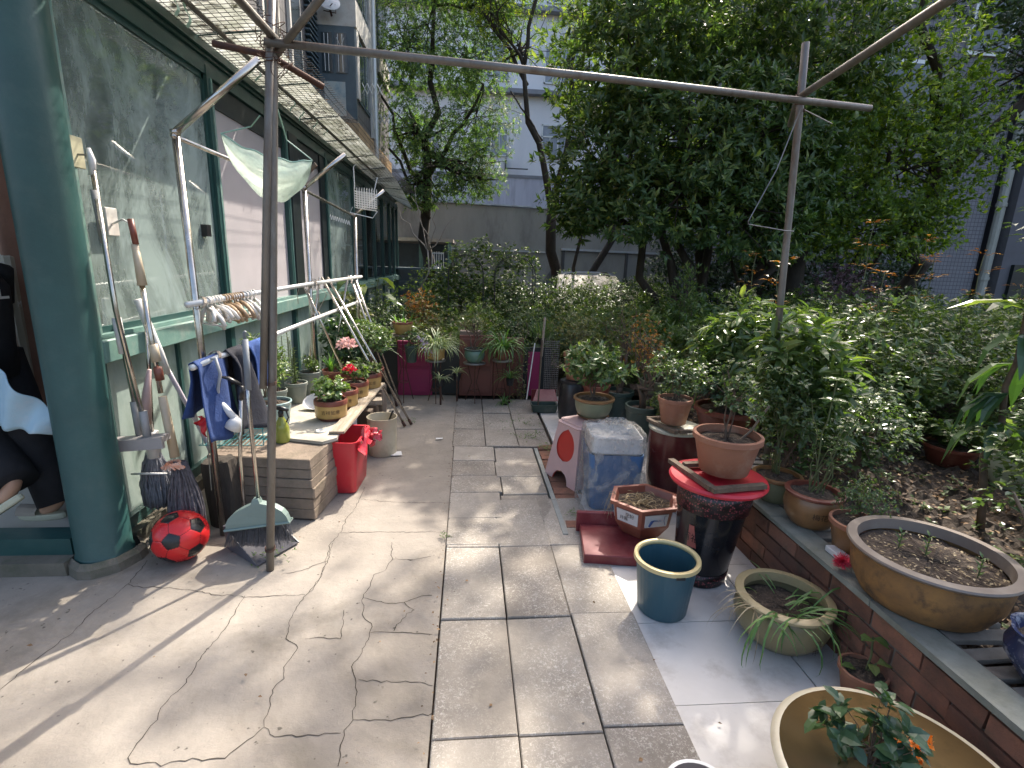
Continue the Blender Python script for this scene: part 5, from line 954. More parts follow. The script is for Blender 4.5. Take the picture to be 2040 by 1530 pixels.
# floor, back wall and two side cheeks, all with thickness
def plate(b, q, th=.005):
    q = [np.array(p, float) for p in q]; nrm = norm(np.cross(q[1] - q[0], q[2] - q[0])) * th; n = len(q)
    return b.add(q + [p + nrm for p in q], [tuple(range(n - 1, -1, -1)), tuple(range(n, 2 * n))] + [(i, (i + 1) % n, n + (i + 1) % n, n + i) for i in range(n)])
plate(b, fl); bk0, bk1 = fl[0], fl[3]
fl0t = bk0 + (-.02, .02, .125); fl3t = bk1 + (-.01, .02, .13)
plate(b, [bk0, bk1, fl3t, fl0t], -.005); plate(b, [bk0, fl[1], fl[1] + (0, 0, .006), fl0t], .005); plate(b, [bk1, fl3t, fl[2] + (0, 0, .006), fl[2]], .005)
plate(b, [fl0t, fl3t, fl3t + (.05, -.07, .01), fl0t + (.05, -.06, .01)], .004); b.obj('pan', 'dkgrey', t)
b = MB(); b.tube([(-1.26, 2.78, .12), (-1.235, 2.74, .5), (-1.20, 2.74, .86)], .0105, 10); b.obj('handle', 'steel', t, True)
b = MB(); b.tube([(-1.20, 2.74, .84), (-1.195, 2.74, .91)], .016, 10); b.tube([(-1.29, 2.72, .965), (-1.25, 2.73, .955), (-1.195, 2.74, .92)], [.008, .02, .014], 8, True, .5); b.obj('grip', 'black_pl', t, True)
# ball
t = thing('football', (-1.5, 2.57, .135), 'red football with black pentagons resting against the wood beside the sunroom corner', 'ball')
m, nt, p = _nodes('football_skin'); v = objco(nt)
phi = (1 + 5 ** .5) / 2; ico = []
for a, c in ((1, phi), (-1, phi), (1, -phi), (-1, -phi)): ico += [(0, a, c), (a, c, 0), (c, 0, a)]
ico = norm(np.array(ico)); faces20 = []
import itertools
for i, j, k in itertools.combinations(range(12), 3):
    if all(np.dot(ico[a], ico[c_]) > .4 for a, c_ in ((i, j), (j, k), (i, k))): faces20.append(norm(ico[i] + ico[j] + ico[k]))
# panels cut as true mesh: sphere points classed to the nearest panel centre
rotm = np.array(Matrix.Rotation(.75, 3, 'X') @ Matrix.Rotation(.35, 3, 'Z'))
pc = ico @ rotm.T; hc = np.array(faces20) @ rotm.T; seg = 240; rows = 130; Vb = []; Fb = []; cls = []
for i in range(rows + 1):
    for j in range(seg):
        th = math.pi * i / rows; d = np.array((math.sin(th) * math.cos(2 * math.pi * j / seg), math.sin(th) * math.sin(2 * math.pi * j / seg), math.cos(th)))
        a = np.sort(np.concatenate([pc @ d - .0246, hc @ d]))[::-1]; dd = a[0] - a[1]; g = .0028 * math.exp(-(dd / .007) ** 2)
        Vb.append(np.array((-1.5, 2.57, .135)) + d * (.135 - g) * np.array((1, 1, .97)))
for i in range(rows):
    for j in range(seg):
        Fb.append((i * seg + j, (i + 1) * seg + j, (i + 1) * seg + (j + 1) % seg, i * seg + (j + 1) % seg))
        th = math.pi * (i + .5) / rows; d = np.array((math.sin(th) * math.cos(2 * math.pi * (j + .5) / seg), math.sin(th) * math.sin(2 * math.pi * (j + .5) / seg), math.cos(th)))
        q2 = np.sort(np.concatenate([pc @ d - .0246, hc @ d])); cls.append(2 if q2[-1] - q2[-2] < .007 else (1 if (pc @ d).max() - .0246 > (hc @ d).max() else 0))
o = link('ball', Vb, [i for f in Fb for i in f], [4] * len(Fb), [mk('red_ball_skin', (.62, .022, .022), (.55, .018, .02), 3, .28, 0, .02), mk('black_ball_skin', (.014, .014, .016), None, 5, .28), mk('ball_seam', (.16, .01, .01), None, 5, .6)], t, None, True)
o.data.polygons.foreach_set('material_index', cls)
# mops, squeegee and sticks leaning on the glass corner
t = thing('floor_squeegee', (-1.74, 2.74, .6), 'grey floor scraper with twin steel tubes hung head down on the sunroom glass', 'squeegee')
b = MB(); b.tube([(-1.775, 2.74, 1.95), (-1.765, 2.74, 1.3), (-1.735, 2.74, .69)], .012, 10); b.obj('tube', 'steel', t, True)
b = MB(); b.tube([(-1.75, 2.70, 1.82), (-1.74, 2.70, 1.3), (-1.68, 2.70, .70)], .012, 10); b.obj('tube', 'steel', t, True)
b = MB(); b.beam((-1.86, 2.70, .61), (-1.58, 2.70, .635), .07, .03); b.beam((-1.86, 2.665, .595), (-1.58, 2.665, .62), .02, .06); b.obj('head', mk('grey_mop_head', (.34, .32, .31), (.27, .25, .25), 7, .5), t)
b = MB(); b.tube([(-1.74, 2.735, .82), (-1.735, 2.735, .63)], .018, 8); b.tube([(-1.68, 2.70, .78), (-1.675, 2.70, .63)], .02, 8); b.obj('joint', mk('grey_joint', (.36, .36, .36), None, 8, .5), t, True)
b = MB(); b.tube([(-1.755, 2.72, 1.26), (-1.745, 2.72, 1.08)], .026, 10, True, .7); b.obj('clamp', 'white_pl', t, True); b = MB(); b.tube([(-1.78, 2.74, 1.93), (-1.775, 2.74, 2.0), (-1.78, 2.74, 2.05)], [.014, .018, .008], 8); b.obj('clamp', 'white_pl', t, True)
b = MB(); b.tube([(-1.76, 2.705, 1.86), (-1.75, 2.705, 1.62)], .0165, 10); b.obj('grip', mk('pale_grip', (.3, .29, .27), None, 8, .7), t, True)
t = thing('wall_hook', (-1.79, 2.74, 2.02), 'clear adhesive hook pad high on the corner glass, wires tied to it', 'hook')
b = MB(); b.box((-1.845, 2.70, 1.96), (-1.835, 2.79, 2.10), bev=.003); b.obj('pad', mk('yellowed_pad', (.55, .52, .36), None, 5, .3), t); b = MB(); b.tube([(-1.835, 2.745, 2.02), (-1.79, 2.745, 2.02), (-1.78, 2.745, 2.05)], .005, 6); b.tube([(-1.80, 2.74, 2.02), (-1.79, 2.74, 1.96), (-1.78, 2.74, 1.90)], .002, 4); b.obj('hook', 'wire', t)
t = thing('wall_hook', (-1.70, 2.9, 1.76), 'clear adhesive hook pad lower on the glass, above the beige mop handle', 'hook')
b = MB(); b.box((-1.845, 2.88, 1.66), (-1.835, 2.97, 1.80), bev=.003); b.obj('pad', 'cream', t); b = MB(); b.tube([(-1.835, 2.92, 1.72), (-1.74, 2.85, 1.74), (-1.68, 2.80, 1.72), (-1.66, 2.79, 1.68)], .005, 6); b.obj('hook', 'white_pl', t)
M['beige'] = mk('beige_plastic', (.56, .47, .34), (.46, .38, .27), 6, .4)
M['mopgrey'] = mk('grey_mop_yarn', (.27, .275, .31), (.16, .16, .18), 40, .95, 0, .8, 150)
M['mopdark'] = mk('dark_mop_yarn', (.19, .17, .18), (.10, .085, .09), 40, .95, 0, .8, 150)
def mop(label, c, r, z0, z1, mat, handle, collar, n=120, bulge=1.):
    t = thing('string_mop', (c[0], c[1], z0), label, 'mop'); b = MB()
    for i in range(n):
        a = rng.uniform(0, 6.28); q = rng.uniform(.25, 1) ** .5; d = np.array((math.cos(a), math.sin(a) * .7, 0)); P = []
        for k in range(6):
            f = k / 5; rr = r * q * (math.sin(min(f * 1.6 + .25, 1.5)) * bulge) * (1 - .12 * f); P.append(np.array((c[0], c[1], z1 - (z1 - z0) * f)) + d * rr + rng.normal(0, .004, 3) - np.array((0, 0, rng.uniform(0, .02) * f)))
        b.tube(P, .0065, 4, True)
    b.obj('yarn', mat, t, True)
    for (P, rr, mt, nm) in handle: b = MB(); b.tube(P, rr, 12); b.obj(nm, mt, t, True)
    return t
mop('blue grey string mop hanging upside down under the scraper head', (-1.74, 2.84, .3), .095, .20, .50, 'mopgrey', [([(-1.74, 2.84, .62), (-1.74, 2.84, .47)], .035, 'white_pl', 'collar'), ([(-1.68, 2.84, 1.3), (-1.735, 2.84, .6)], .010, 'steel', 'handle'), ([(-1.835, 2.78, .395), (-1.74, 2.76, .405), (-1.65, 2.78, .395)], .006, 'white_pl', 'band')], None, 170, 1.0)
t = mop('dark string mop with beige handle joints standing on the ground left of the ball', (-1.56, 2.76, .2), .105, .03, .47, 'mopdark', [([(-1.655, 2.77, 1.74), (-1.645, 2.77, 1.62)], .014, 'maroon', 'cap'), ([(-1.65, 2.77, 1.62), (-1.64, 2.77, 1.42)], [.015, .022], 'beige', 'grip'), ([(-1.642, 2.77, 1.42), (-1.63, 2.77, 1.1), (-1.62, 2.77, .86)], .0125, 'steel', 'handle'), ([(-1.628, 2.77, 1.12), (-1.62, 2.77, 1.03)], .022, 'beige', 'joint'), ([(-1.62, 2.77, 1.0), (-1.615, 2.77, .93)], .021, 'maroon', 'joint'), ([(-1.615, 2.77, .84), (-1.59, 2.77, .50)], [.02, .024], 'beige', 'socket')], None, 190, 1.0)
b = MB(); 
for i in range(14): a = i * .45; b.tube([(-1.585 + .05 * math.cos(a), 2.74 + .03 * math.sin(a), .455 + .01 * math.sin(a * 3)), (-1.585 + .03 * math.cos(a + 1), 2.74 + .03 * math.sin(a + 1), .48), (-1.585 + .06 * math.cos(a + 2), 2.73 + .03 * math.sin(a + 2), .45)], .006, 4)
b.obj('orange_ties', mk('orange_tie', (.75, .25, .10), (.7, .5, .4), 30, .6), t)
t = thing('tree_stump', (-1.42, 2.95, 0), 'short dark upright piece of timber behind the ball and the dark mop', 'timber')
b = MB(); b.lathe([(.10, 0), (.095, .1), (.09, .36), (.085, .40), (.0, .40)], (-1.44, 2.98, 0), 20, fn=lambda r, z, th: r * (1 + .06 * math.sin(th * 7) + .04 * math.sin(th * 13 + z * 9)), tilt=(R(-4), (0, 1, 0))); b.obj('timber', 'bark', t)
t = thing('plastic_pole', (-1.6, 3.2, .02), 'long pale lilac plastic pole leaning from the glass ledge down to the wall foot', 'pole')
b = MB(); b.tube([(-1.80, 2.98, 1.33), (-1.75, 3.03, 1.02), (-1.735, 3.06, .9)], [.022, .024, .016], 10); b.obj('head', 'white_pl', t, True)
b = MB(); b.tube([(-1.74, 3.05, .95), (-1.66, 3.2, .5), (-1.60, 3.3, .1)], .0135, 10); b.obj('pole', mk('lilac_pole', (.48, .44, .50), (.42, .38, .44), 4, .4), t, True)
b = MB(); b.tube([(-1.68, 2.80, .98), (-1.71, 2.80, .85), (-1.74, 2.80, .68)], [.010, .02, .032], 12); tag(b.obj('pink_scoop', mk('pale_pink_plastic', (.66, .48, .46), None, 4, .35), None, True), 'pale pink plastic scoop hanging between the mop handles', 'scoop')
t = thing('scrub_brush', (-1.345, 2.70, .6), 'long handled red and blue brush tied to the near steel post', 'brush')
b = MB(); b.tube([(-1.365, 2.765, 1.0), (-1.35, 2.76, .86), (-1.345, 2.755, .74)], .013, 8, True, .6); b.obj('handle', 'redpl', t, True)
b = MB(); b.box((-1.365, 2.74, .635), (-1.335, 2.765, .755), bev=.004); b.obj('back', mk('blue_plastic', (.06, .16, .33), None, 5, .4), t)
b = MB(); b.box((-1.333, 2.735, .64), (-1.300, 2.77, .75), bev=.005); b.obj('bristles', 'white_pl', t)
t = thing('shower_head', (-1.3, 2.7, .7), 'white shower head on a looped grey hose hung from the near steel post', 'shower head')
b = MB(); b.tube([(-1.43, 2.72, .72), (-1.445, 2.72, .84), (-1.42, 2.73, .96), (-1.36, 2.75, 1.05), (-1.30, 2.72, 1.06), (-1.28, 2.71, .98), (-1.295, 2.7, .90), (-1.30, 2.7, .84), (-1.285, 2.7, .82)], .0085, 10); b.obj('hose', mk('grey_hose', (.42, .42, .42), None, 6, .5), t, True)
b = MB(); b.tube([(-1.29, 2.70, .825), (-1.25, 2.70, .775), (-1.215, 2.70, .735)], [.019, .018, .018], 12); b.tube([(-1.205, 2.70, .745), (-1.218, 2.695, .73), (-1.24, 2.69, .695)], [.016, .03, .048], 16); b.obj('head', 'white_pl', t, True)
b = MB(); b.tube([(-1.38 + .03 * math.sin(i * .8), 2.78, .94 - .008 * i) for i in range(8)] + [(-1.41, 2.77, .6), (-1.42, 2.77, .3)], .0025, 4); b.tube([(-1.36 + .035 * math.cos(q), 2.79 + .03 * math.sin(q), .98 - .01 * q) for q in np.linspace(0, 12, 30)], .003, 4); b.tube([(-1.37, 2.77, .97), (-1.31, 2.76, .90), (-1.33, 2.76, .86), (-1.39, 2.77, .92)], .003, 4); tag(b.obj('tie_wire', 'wire'), 'loops of wire knotted round the near steel post above the brush', 'wire')
b = MB(); b.grid(lambda u, v: (-1.47 + .06 * u + .02 * math.sin(v * 6), 2.80 + .02 * math.sin(u * 6), .72 - .12 * v * (.4 + u * .6)), 8, 8); tag(b.obj('plastic_wrapper', 'redpl', None, True), 'crumpled red and white plastic wrapper hanging by the near steel post', 'wrapper')
# ================================================================== right hand side: bins, jars and pots on the white tiles
def shell_ring(b, c, prof, seg=40, **k): return b.lathe(prof, c, seg, closed=True, **k)
t = thing('waste_bin', (.94, 2.07, 0), 'dark teal ribbed plastic waste bin with a pale gold rim, empty, on the white tiles', 'waste bin')
b = MB(); b.lathe([(.0, .0), (.108, 0), (.114, .008), (.130, .18), (.140, .262), (.133, .262), (.124, .18), (.106, .012), (.0, .012)], (.94, 2.07, .006), 96, fn=lambda r, z, th: r * (1 + (.012 * math.cos(th * 32) * (1 if .03 < z < .2 else .0))) ); autosmooth(b.obj('body', mk('deep_teal_plastic', (.035, .095, .125), (.028, .08, .105), 4, .38, 0, .04, 40, dirt=(.1, .15, .17), dscale=6, damt=.3), t), 50)
b = MB(); shell_ring(b, (.94, 2.07, .006), [(.131, .262), (.129, .276), (.139, .284), (.151, .280), (.153, .262), (.142, .255)], 56); autosmooth(b.obj('rim', mk('gold_rim', (.62, .52, .28), (.55, .45, .22), 5, .35, .15), t), 60)
b = MB(); b.box((.925, 1.915, .258), (.965, 1.922, .270)); b.obj('clasp', 'black_pl', t)
# red wooden tray with the hexagonal pot
t = thing('red_tray', (.83, 2.6, 0), 'dark red wooden tray with a raised back board under the hexagonal pot', 'tray')
M['redwood'] = mk('dark_red_lacquer', (.21, .032, .036), (.13, .022, .026), 6, .34, 0, .12, 40, dirt=(.28, .12, .11), dscale=9, damt=.5)
b = MB(); b.box((.665, 2.44, .006), (1.10, 2.78, .062), rot=-.14, piv=(.7, 2.6, 0), bev=.004); b.obj('base', 'redwood', t)
b = MB(); b.box((.67, 2.785, .006), (.93, 2.815, .135), rot=-.10, piv=(.7, 2.78, 0), bev=.004); b.obj('back_board', 'redwood', t)
t = thing('hexagonal_pot', (1.06, 2.70, .062), 'brown hexagonal pot with painted white panels, holding dry soil and straw, on the red tray', 'potted plant')
hx = (1.04, 2.69); HR = .195; 
def hexring(r, z): return [(hx[0] + r * math.cos(R(60 * i + 10)), hx[1] + r * math.sin(R(60 * i + 10)) * .92, z) for i in range(6)]
rs = [(.10, .064), (.115, .066), (.175, .15), (.19, .255), (.212, .258), (.215, .28), (.188, .28), (.168, .235)]
b = MB(); V = [p for r, z in rs for p in hexring(r, z)]; b.add(V, [(5, 4, 3, 2, 1, 0)] + [(i * 6 + j, i * 6 + (j + 1) % 6, (i + 1) * 6 + (j + 1) % 6, (i + 1) * 6 + j) for i in range(len(rs) - 1) for j in range(6)]); b.obj('pot', mk('hex_brown', (.27, .09, .055), (.19, .06, .04), 6, .35, 0, .05, 40, dirt=(.34, .2, .15), dscale=7, damt=.35), t)
b = MB(); b.add(hexring(.172, .242), [tuple(range(6))]); b.obj('soil', 'soil', t)
for i in (2, 3, 4, 5):
    q = [np.array(p) for p in (hexring(.1765, .155)[i], hexring(.1765, .155)[(i + 1) % 6], hexring(.1905, .25)[(i + 1) % 6], hexring(.1905, .25)[i])]
    ce = sum(q) / 4; out = norm((ce - np.array((hx[0], hx[1], ce[2])))); pnl = [ce + (p - ce) * np.array((.76, .76, .80)) + out * .004 for p in q]
    V = pnl + [p - out * .012 for p in pnl]; b = MB().add(V, [(0, 1, 2, 3), (7, 6, 5, 4), (0, 4, 5, 1), (1, 5, 6, 2), (2, 6, 7, 3), (3, 7, 4, 0)]); o = b.obj('painted_panel', mk('panel_glaze', (.58, .57, .55), (.5, .49, .48), 8, .35) if i == 2 else bpy.data.materials['panel_glaze'], t)
    ce2 = sum(pnl) / 4 + out * .002; rt = norm(pnl[1] - pnl[0]); upv = norm(pnl[3] - pnl[0])
    if i in (3, 5): text_flat('花好' if i == 3 else '富貴', .030, ce2 + rt * .018 + upv * .012, rt, upv, M['ink'], t); text_flat('月圓' if i == 3 else '平安', .026, ce2 - rt * .022 - upv * .012, rt, upv, M['ink'], t)
    if i == 4:
        lv = LV(); n = 26; lv.add(ce2 + rt * rng.uniform(-.0, .05, (n, 1)) + upv * rng.uniform(-.03, .02, (n, 1)) + out * .001, rt * rng.normal(size=(n, 1)) + upv * rng.normal(size=(n, 1)), np.tile(out, (n, 1)), np.full(n, .008)); lv.obj('painted_blossom', 'fl_pink', t)
        b = MB(); b.tube([ce2 - rt * .045 - upv * .03, ce2 - rt * .03 + upv * .0, ce2 - rt * .018 + upv * .005, ce2 + rt * .03 - upv * .0], [.006, .008, .003, .001], 5); b.tube([ce2 + rt * .055 - upv * .03, ce2 + rt * .045, ce2 + rt * .05 + upv * .03], .0015, 4); b.obj('painted_bird', mk('blue_glaze_paint', (.06, .10, .25), None, 9), t)
lv = LV(); n = 150; a = rng.uniform(0, 6.28, n); q = rng.uniform(0, .13, n); lv.add(np.column_stack([hx[0] + q * np.cos(a), hx[1] + q * np.sin(a), rng.uniform(.245, .26, n)]), np.column_stack([rng.normal(size=(n, 2)), rng.uniform(-.1, .4, n)]), up(n), rng.uniform(.03, .07, n)); lv.obj('dry_stalks', 'straw', t, .12)
b = MB()
for k in range(12): c0 = np.array((.855, 2.75 + rng.normal(0, .015), .28)); b.tube([c0 + (.03, .0, .0), c0 + rng.normal(0, .01, 3), c0 + (rng.normal(-.01, .012), rng.normal(-.01, .015), -.06), c0 + (rng.normal(0, .02), rng.normal(0, .02), -rng.uniform(.08, .19))], .0012, 4, False)
b.obj('hanging_roots', mk('dry_root', (.38, .30, .2), None, 20), t)
# tall black bin with mottled red bands and a red rim
t = thing('tall_bin', (1.25, 2.34, 0), 'tall black bin with mottled red band and bright red rim, behind the teal waste bin', 'bin')
def cyl(prof, seg=56, top=(1.30, 2.37), bot=(1.235, 2.33), H=.56):
    th = np.arange(seg) * 2 * math.pi / seg; V = []
    for r, z in prof: f = z / H; V += [(bot[0] + (top[0] - bot[0]) * f + r * math.cos(a), bot[1] + (top[1] - bot[1]) * f + r * math.sin(a), z + .006) for a in th]
    n = len(prof); F = [(i * seg + j, i * seg + (j + 1) % seg, (i + 1) * seg + (j + 1) % seg, (i + 1) * seg + j) for i in range(n - 1) for j in range(seg)]; return V, F
m, nt, p = _nodes('mottled_red'); vo = N(nt, 'ShaderNodeTexVoronoi', Scale=85); nt.links.new(objco(nt), vo.inputs['Vector']); c_ = ramp(nt, vo.outputs['Distance'], [(.22, (.30, .07, .08)), (.42, (.018, .012, .012))]); nt.links.new(c_, p.inputs['Base Color']); p.inputs['Roughness'].default_value = .3; M['mottle'] = m
M['gloss_black'] = mk('glossy_black', (.014, .014, .017), (.011, .011, .013), 3, .16, 0, .02, 20, dirt=(.07, .065, .06), dscale=7, damt=.3)
b = MB().add(*cyl([(.0, .0), (.125, 0), (.132, .01), (.155, .25), (.178, .45), (.186, .53), (.178, .53), (.17, .45), (.12, .02), (0, .02)])); autosmooth(b.obj('body', 'gloss_black', t), 50)
b = MB().add(*cyl([(.1735, .395), (.180, .395), (.1895, .53), (.187, .53)])); b.obj('mottled_band', 'mottle', t, True)
b = MB().add(*cyl([(.131, .012), (.1345, .012), (.1405, .07), (.137, .07)])); b.obj('mottled_band', 'mottle', t, True)
V, F = cyl([(.185, .525), (.190, .515), (.236, .522), (.243, .535), (.236, .548), (.19, .55), (.0, .545)]); b = MB().add(V, F); autosmooth(b.obj('rim', 'redpl', t), 40)
V = []
for f, a0, a1 in ((.22, -2.62, -2.30), (.335, -2.62, -2.46)):
    r_ = .155 + (.023) * (f - .25) / .2 + .0045; V.append([(1.235 + .065 * f / .56 + r_ * math.cos(a), 2.33 + .04 * f / .56 + r_ * math.sin(a), f) for a in np.linspace(a0, a1, 5)])
b = MB().add(V[0] + V[1], [(i, i + 1, 6 + i, 5 + i) for i in range(4)]); b.obj('red_label', mk('faded_red_label', (.36, .10, .08), (.28, .07, .06), 20, .5), t)
text_on_drum('百福', .05, (1.265, 2.35, 0), .166, .27, -2.50, M['gloss_black'], t)
for (p0, p1, lb) in (((1.12, 2.56, .562), (1.17, 2.17, .575), 'weathered timber slat across the red rim, left of the terracotta pot'), ((1.16, 2.155, .575), (1.45, 2.20, .575), 'weathered timber slat across the front of the red rim under the terracotta pot')):
    b = MB(); b.beam(p0, p1, .035, .022); tag(b.obj('timber_slat', 'brown_wood'), lb, 'timber')
b = MB(); b.beam((1.15, 2.46, .578), (1.47, 2.5, .578), .035, .022); tag(b.obj('timber_slat', 'brown_wood'), 'weathered timber slat hidden behind the terracotta pot on the red rim', 'timber')
t = thing('potted_plant', (1.31, 2.35, .592), 'large plain terracotta pot with scattered leaves, on slats over the red rimmed bin', 'potted plant'); pot(t, 1.31, 2.35, .592, .168, .20, 'flare', 'terra', 'terra', soil=.78)
leafy(t, 1.33, 2.37, .73, .30, .46, 70, 6, .032, 'g_rose', .6, 4, 'stemb', .005, trunk=.2, flat=.5)
b = MB(); b.tube([(1.36, 2.36, .73), (1.45, 2.38, .80), (1.55, 2.42, .92)], .006, 6); b.obj('branch', 'brown_wood', t)
# maroon jar with lid, slats and a ribbed terracotta pot
t = thing('tall_jar', (1.42, 3.22, 0), 'tall dark maroon jar with a pale lid, between the wrapped bin and the black bin', 'jar')
b = MB(); b.lathe([(.13, 0), (.150, .02), (.172, .2), (.178, .42), (.170, .515)], (1.42, 3.22, .006), 44, fn=lambda r, z, th: r * (1 + (.006 * math.sin(z * 260) if z > .3 else 0))); autosmooth(b.obj('body', mk('maroon_jar', (.10, .018, .016), (.06, .012, .012), 4, .22, 0, .06, 30, dirt=(.16, .1, .08), dscale=6, damt=.3), t), 60)
b = MB(); b.lathe([(.172, .515), (.182, .52), (.182, .535), (.17, .540), (.0, .545)], (1.42, 3.22, .006), 44); autosmooth(b.obj('lid', mk('pale_lid', (.45, .43, .33), None, 6, .4, dirt=(.2, .17, .1), dscale=9, damt=.5), t), 40)
for (p0, p1, lb) in (((1.25, 3.30, .564), (1.34, 3.02, .564), 'short timber slat on the jar lid, left of the ribbed pot'), ((1.36, 3.03, .566), (1.56, 3.06, .566), 'short timber slat on the front of the jar lid'), ((1.25, 3.33, .562), (1.5, 3.36, .562), 'short timber slat behind the ribbed pot on the jar lid')):
    b = MB(); b.beam(p0, p1, .03, .022); tag(b.obj('timber_slat', 'brown_wood'), lb, 'timber')
t = thing('potted_plant', (1.38, 3.19, .578), 'small ribbed terracotta pot with fine glossy bush on top of the maroon jar', 'potted plant'); pot(t, 1.38, 3.19, .578, .115, .175, 'flare', 'terra', 'terra', ridges=10)
leafy(t, 1.40, 3.22, .73, .44, .36, 210, 6, .03, 'g_rose', .5, 4, 'stemb', .005, trunk=.12, flat=.3)
# plastic wrapped blue bin
t = thing('wrapped_bin', (.955, 3.24, 0), 'blue water bin with a white lid, wrapped in a crumpled clear plastic bag', 'bin')
b = MB(); rbox(b, .985, 3.21, .006, .40, .31, .32, .36, .36, .04, -.08); b.obj('body', mk('blue_bin_plastic', (.07, .17, .34), (.05, .13, .28), 4, .4), t)
b = MB(); rbox(b, .985, 3.21, .40, .51, .345, .345, .335, .335, .04, -.08); b.obj('lid', 'white_pl', t)
b = MB(); b.box((.95, 3.045, .455), (1.12, 3.06, .495), rot=-.08); b.obj('handle_recess', mk('grey_recess', (.09, .08, .10)), t)
m, nt, p = _nodes('clear_plastic_bag'); p.inputs['Base Color'].default_value = (.62, .60, .56, 1); p.inputs['Roughness'].default_value = .12; p.inputs['Specular IOR Level'].default_value = .9
tp = nt.nodes.new('ShaderNodeBsdfTransparent'); tp.inputs[0].default_value = (.93, .93, .93, 1); v = objco(nt)
mx = nt.nodes.new('ShaderNodeMixShader'); nt.links.new(ramp(nt, noise(nt, 7, 7, .65, v, 1.5), [(.40, (.86,) * 3), (.62, (.45,) * 3)]), mx.inputs[0])
nt.links.new(p.outputs[0], mx.inputs[1]); nt.links.new(tp.outputs[0], mx.inputs[2]); nt.links.new(mx.outputs[0], nt.nodes['Material Output'].inputs[0]); bump(nt, p, noise(nt, 12, 8, .7, v, 2.), .9, .03); M['bag'] = m
def bagf(u, v):
    a = u * 2 * math.pi; ca, sa = math.cos(a), math.sin(a); k = (abs(ca) ** 5 + abs(sa) ** 5) ** (-1 / 5.)
    fold = .010 * math.sin(a * 9 + v * 3) * (1 - v) + .006 * math.sin(a * 21 + v * 9) + .007 * math.sin(v * 17 + a * 4)
    if v < .75: f = v / .75; r = .192 + .035 * (1 - f) ** 3; z = .008 + .525 * f
    elif v < .95: f = (v - .75) / .20; r = .192 * (1 - f) + .05 * f; z = .533 + .012 * math.sin(a * 7 + f * 9) * f + .012 * f
    else: f = (v - .95) / .05; r = .05 + .02 * f; z = .545 + .04 * f
    r = r * k * (1 + fold * 3); return (.985 + r * ca * 1.0 + (.02 if v > .8 else 0), 3.21 + r * sa, z)
b = MB(); b.grid(bagf, 120, 50); b.obj('plastic_bag', 'bag', t, True)
# stool and pot
t = thing('plastic_stool', (.87, 3.6, 0), 'pinkish white plastic stool with red inside, carrying an olive glazed pot', 'stool')
M['stoolw'] = mk('pinkish_white_plastic', (.60, .42, .40), (.52, .35, .34), 4, .4, dirt=(.35, .25, .24), dscale=6, damt=.3); M['stoolr'] = mk('red_inner_plastic', (.55, .04, .03), None, 4, .4)
T4 = [(-.135, -.13), (.135, -.13), (.135, .13), (-.135, .13)]; B4 = [(-.20, -.19), (.20, -.19), (.20, .19), (-.20, .19)]; sx, sy = .87, 3.60
b = MB(); rbox(b, sx, sy, .43, .462, .30, .29, .27, .26, .04, .45, wall=.02); b.prism([(sx - .05, sy - .15), (sx + .15, sy - .05), (sx + .05, sy + .15), (sx - .15, sy + .05)], .445, .4615); b.obj('seat', 'stoolw', t)
def sp(i, f, u):   # point on side i: u along the side, f height fraction
    j = (i + 1) % 4; q = np.array(B4[i]) * (1 - f) + np.array(T4[i]) * f; w_ = np.array(B4[j]) * (1 - f) + np.array(T4[j]) * f; p = q * (1 - u) + w_ * u
    c_, s_ = math.cos(.45), math.sin(.45); return np.array((sx + p[0] * c_ - p[1] * s_, sy + p[0] * s_ + p[1] * c_, .006 + .43 * f))
for inner, mt, nm in ((0, 'stoolw', 'leg'), (1, 'stoolr', 'inner_shell')):
    k = 1 - inner * .045
    for i in range(4):
        b = MB()
        def q(f, u): p = sp(i, f, u); return np.array((sx + (p[0] - sx) * k, sy + (p[1] - sy) * k, p[2]))
        # leg strips, cross band and top band with an oval hole between them
        def strip(u0f, u1f, f0, f1, n=10): 
            V = [q(f0 + (f1 - f0) * a / n, u0f(f0 + (f1 - f0) * a / n)) for a in range(n + 1)] + [q(f0 + (f1 - f0) * a / n, u1f(f0 + (f1 - f0) * a / n)) for a in range(n + 1)]; b.add(V, [(a, a + 1, n + 2 + a, n + 1 + a) for a in range(n)])
        hole = lambda f, inner=inner: (.5 - .34 * math.sqrt(max(0, 1 - ((f - .64) / .27) ** 2)) if .37 < f < .91 and not inner else (.5 - .24 * math.sqrt(max(0, 1 - (f / .20) ** 2)) - 0 if f < .20 else .5))
        strip(lambda f: 0, lambda f: min(hole(f), .5), 0, 1, 30); strip(lambda f: 1, lambda f: max(1 - hole(f), .5), 0, 1, 30); b.obj(nm, mt, t)
t = thing('potted_plant', (.95, 3.66, .463), 'olive glazed bowl pot with brown rim and bright bush, on the pinkish stool', 'potted plant'); pot(t, .95, 3.66, .463, .15, .165, 'bowl', 'olive', 'brown_pot', foot='brown_pot')
leafy(t, .95, 3.68, .60, .48, .44, 230, 6, .055, 'g_bright', .42, 5, 'stemb', .006, trunk=.22, flat=.1)
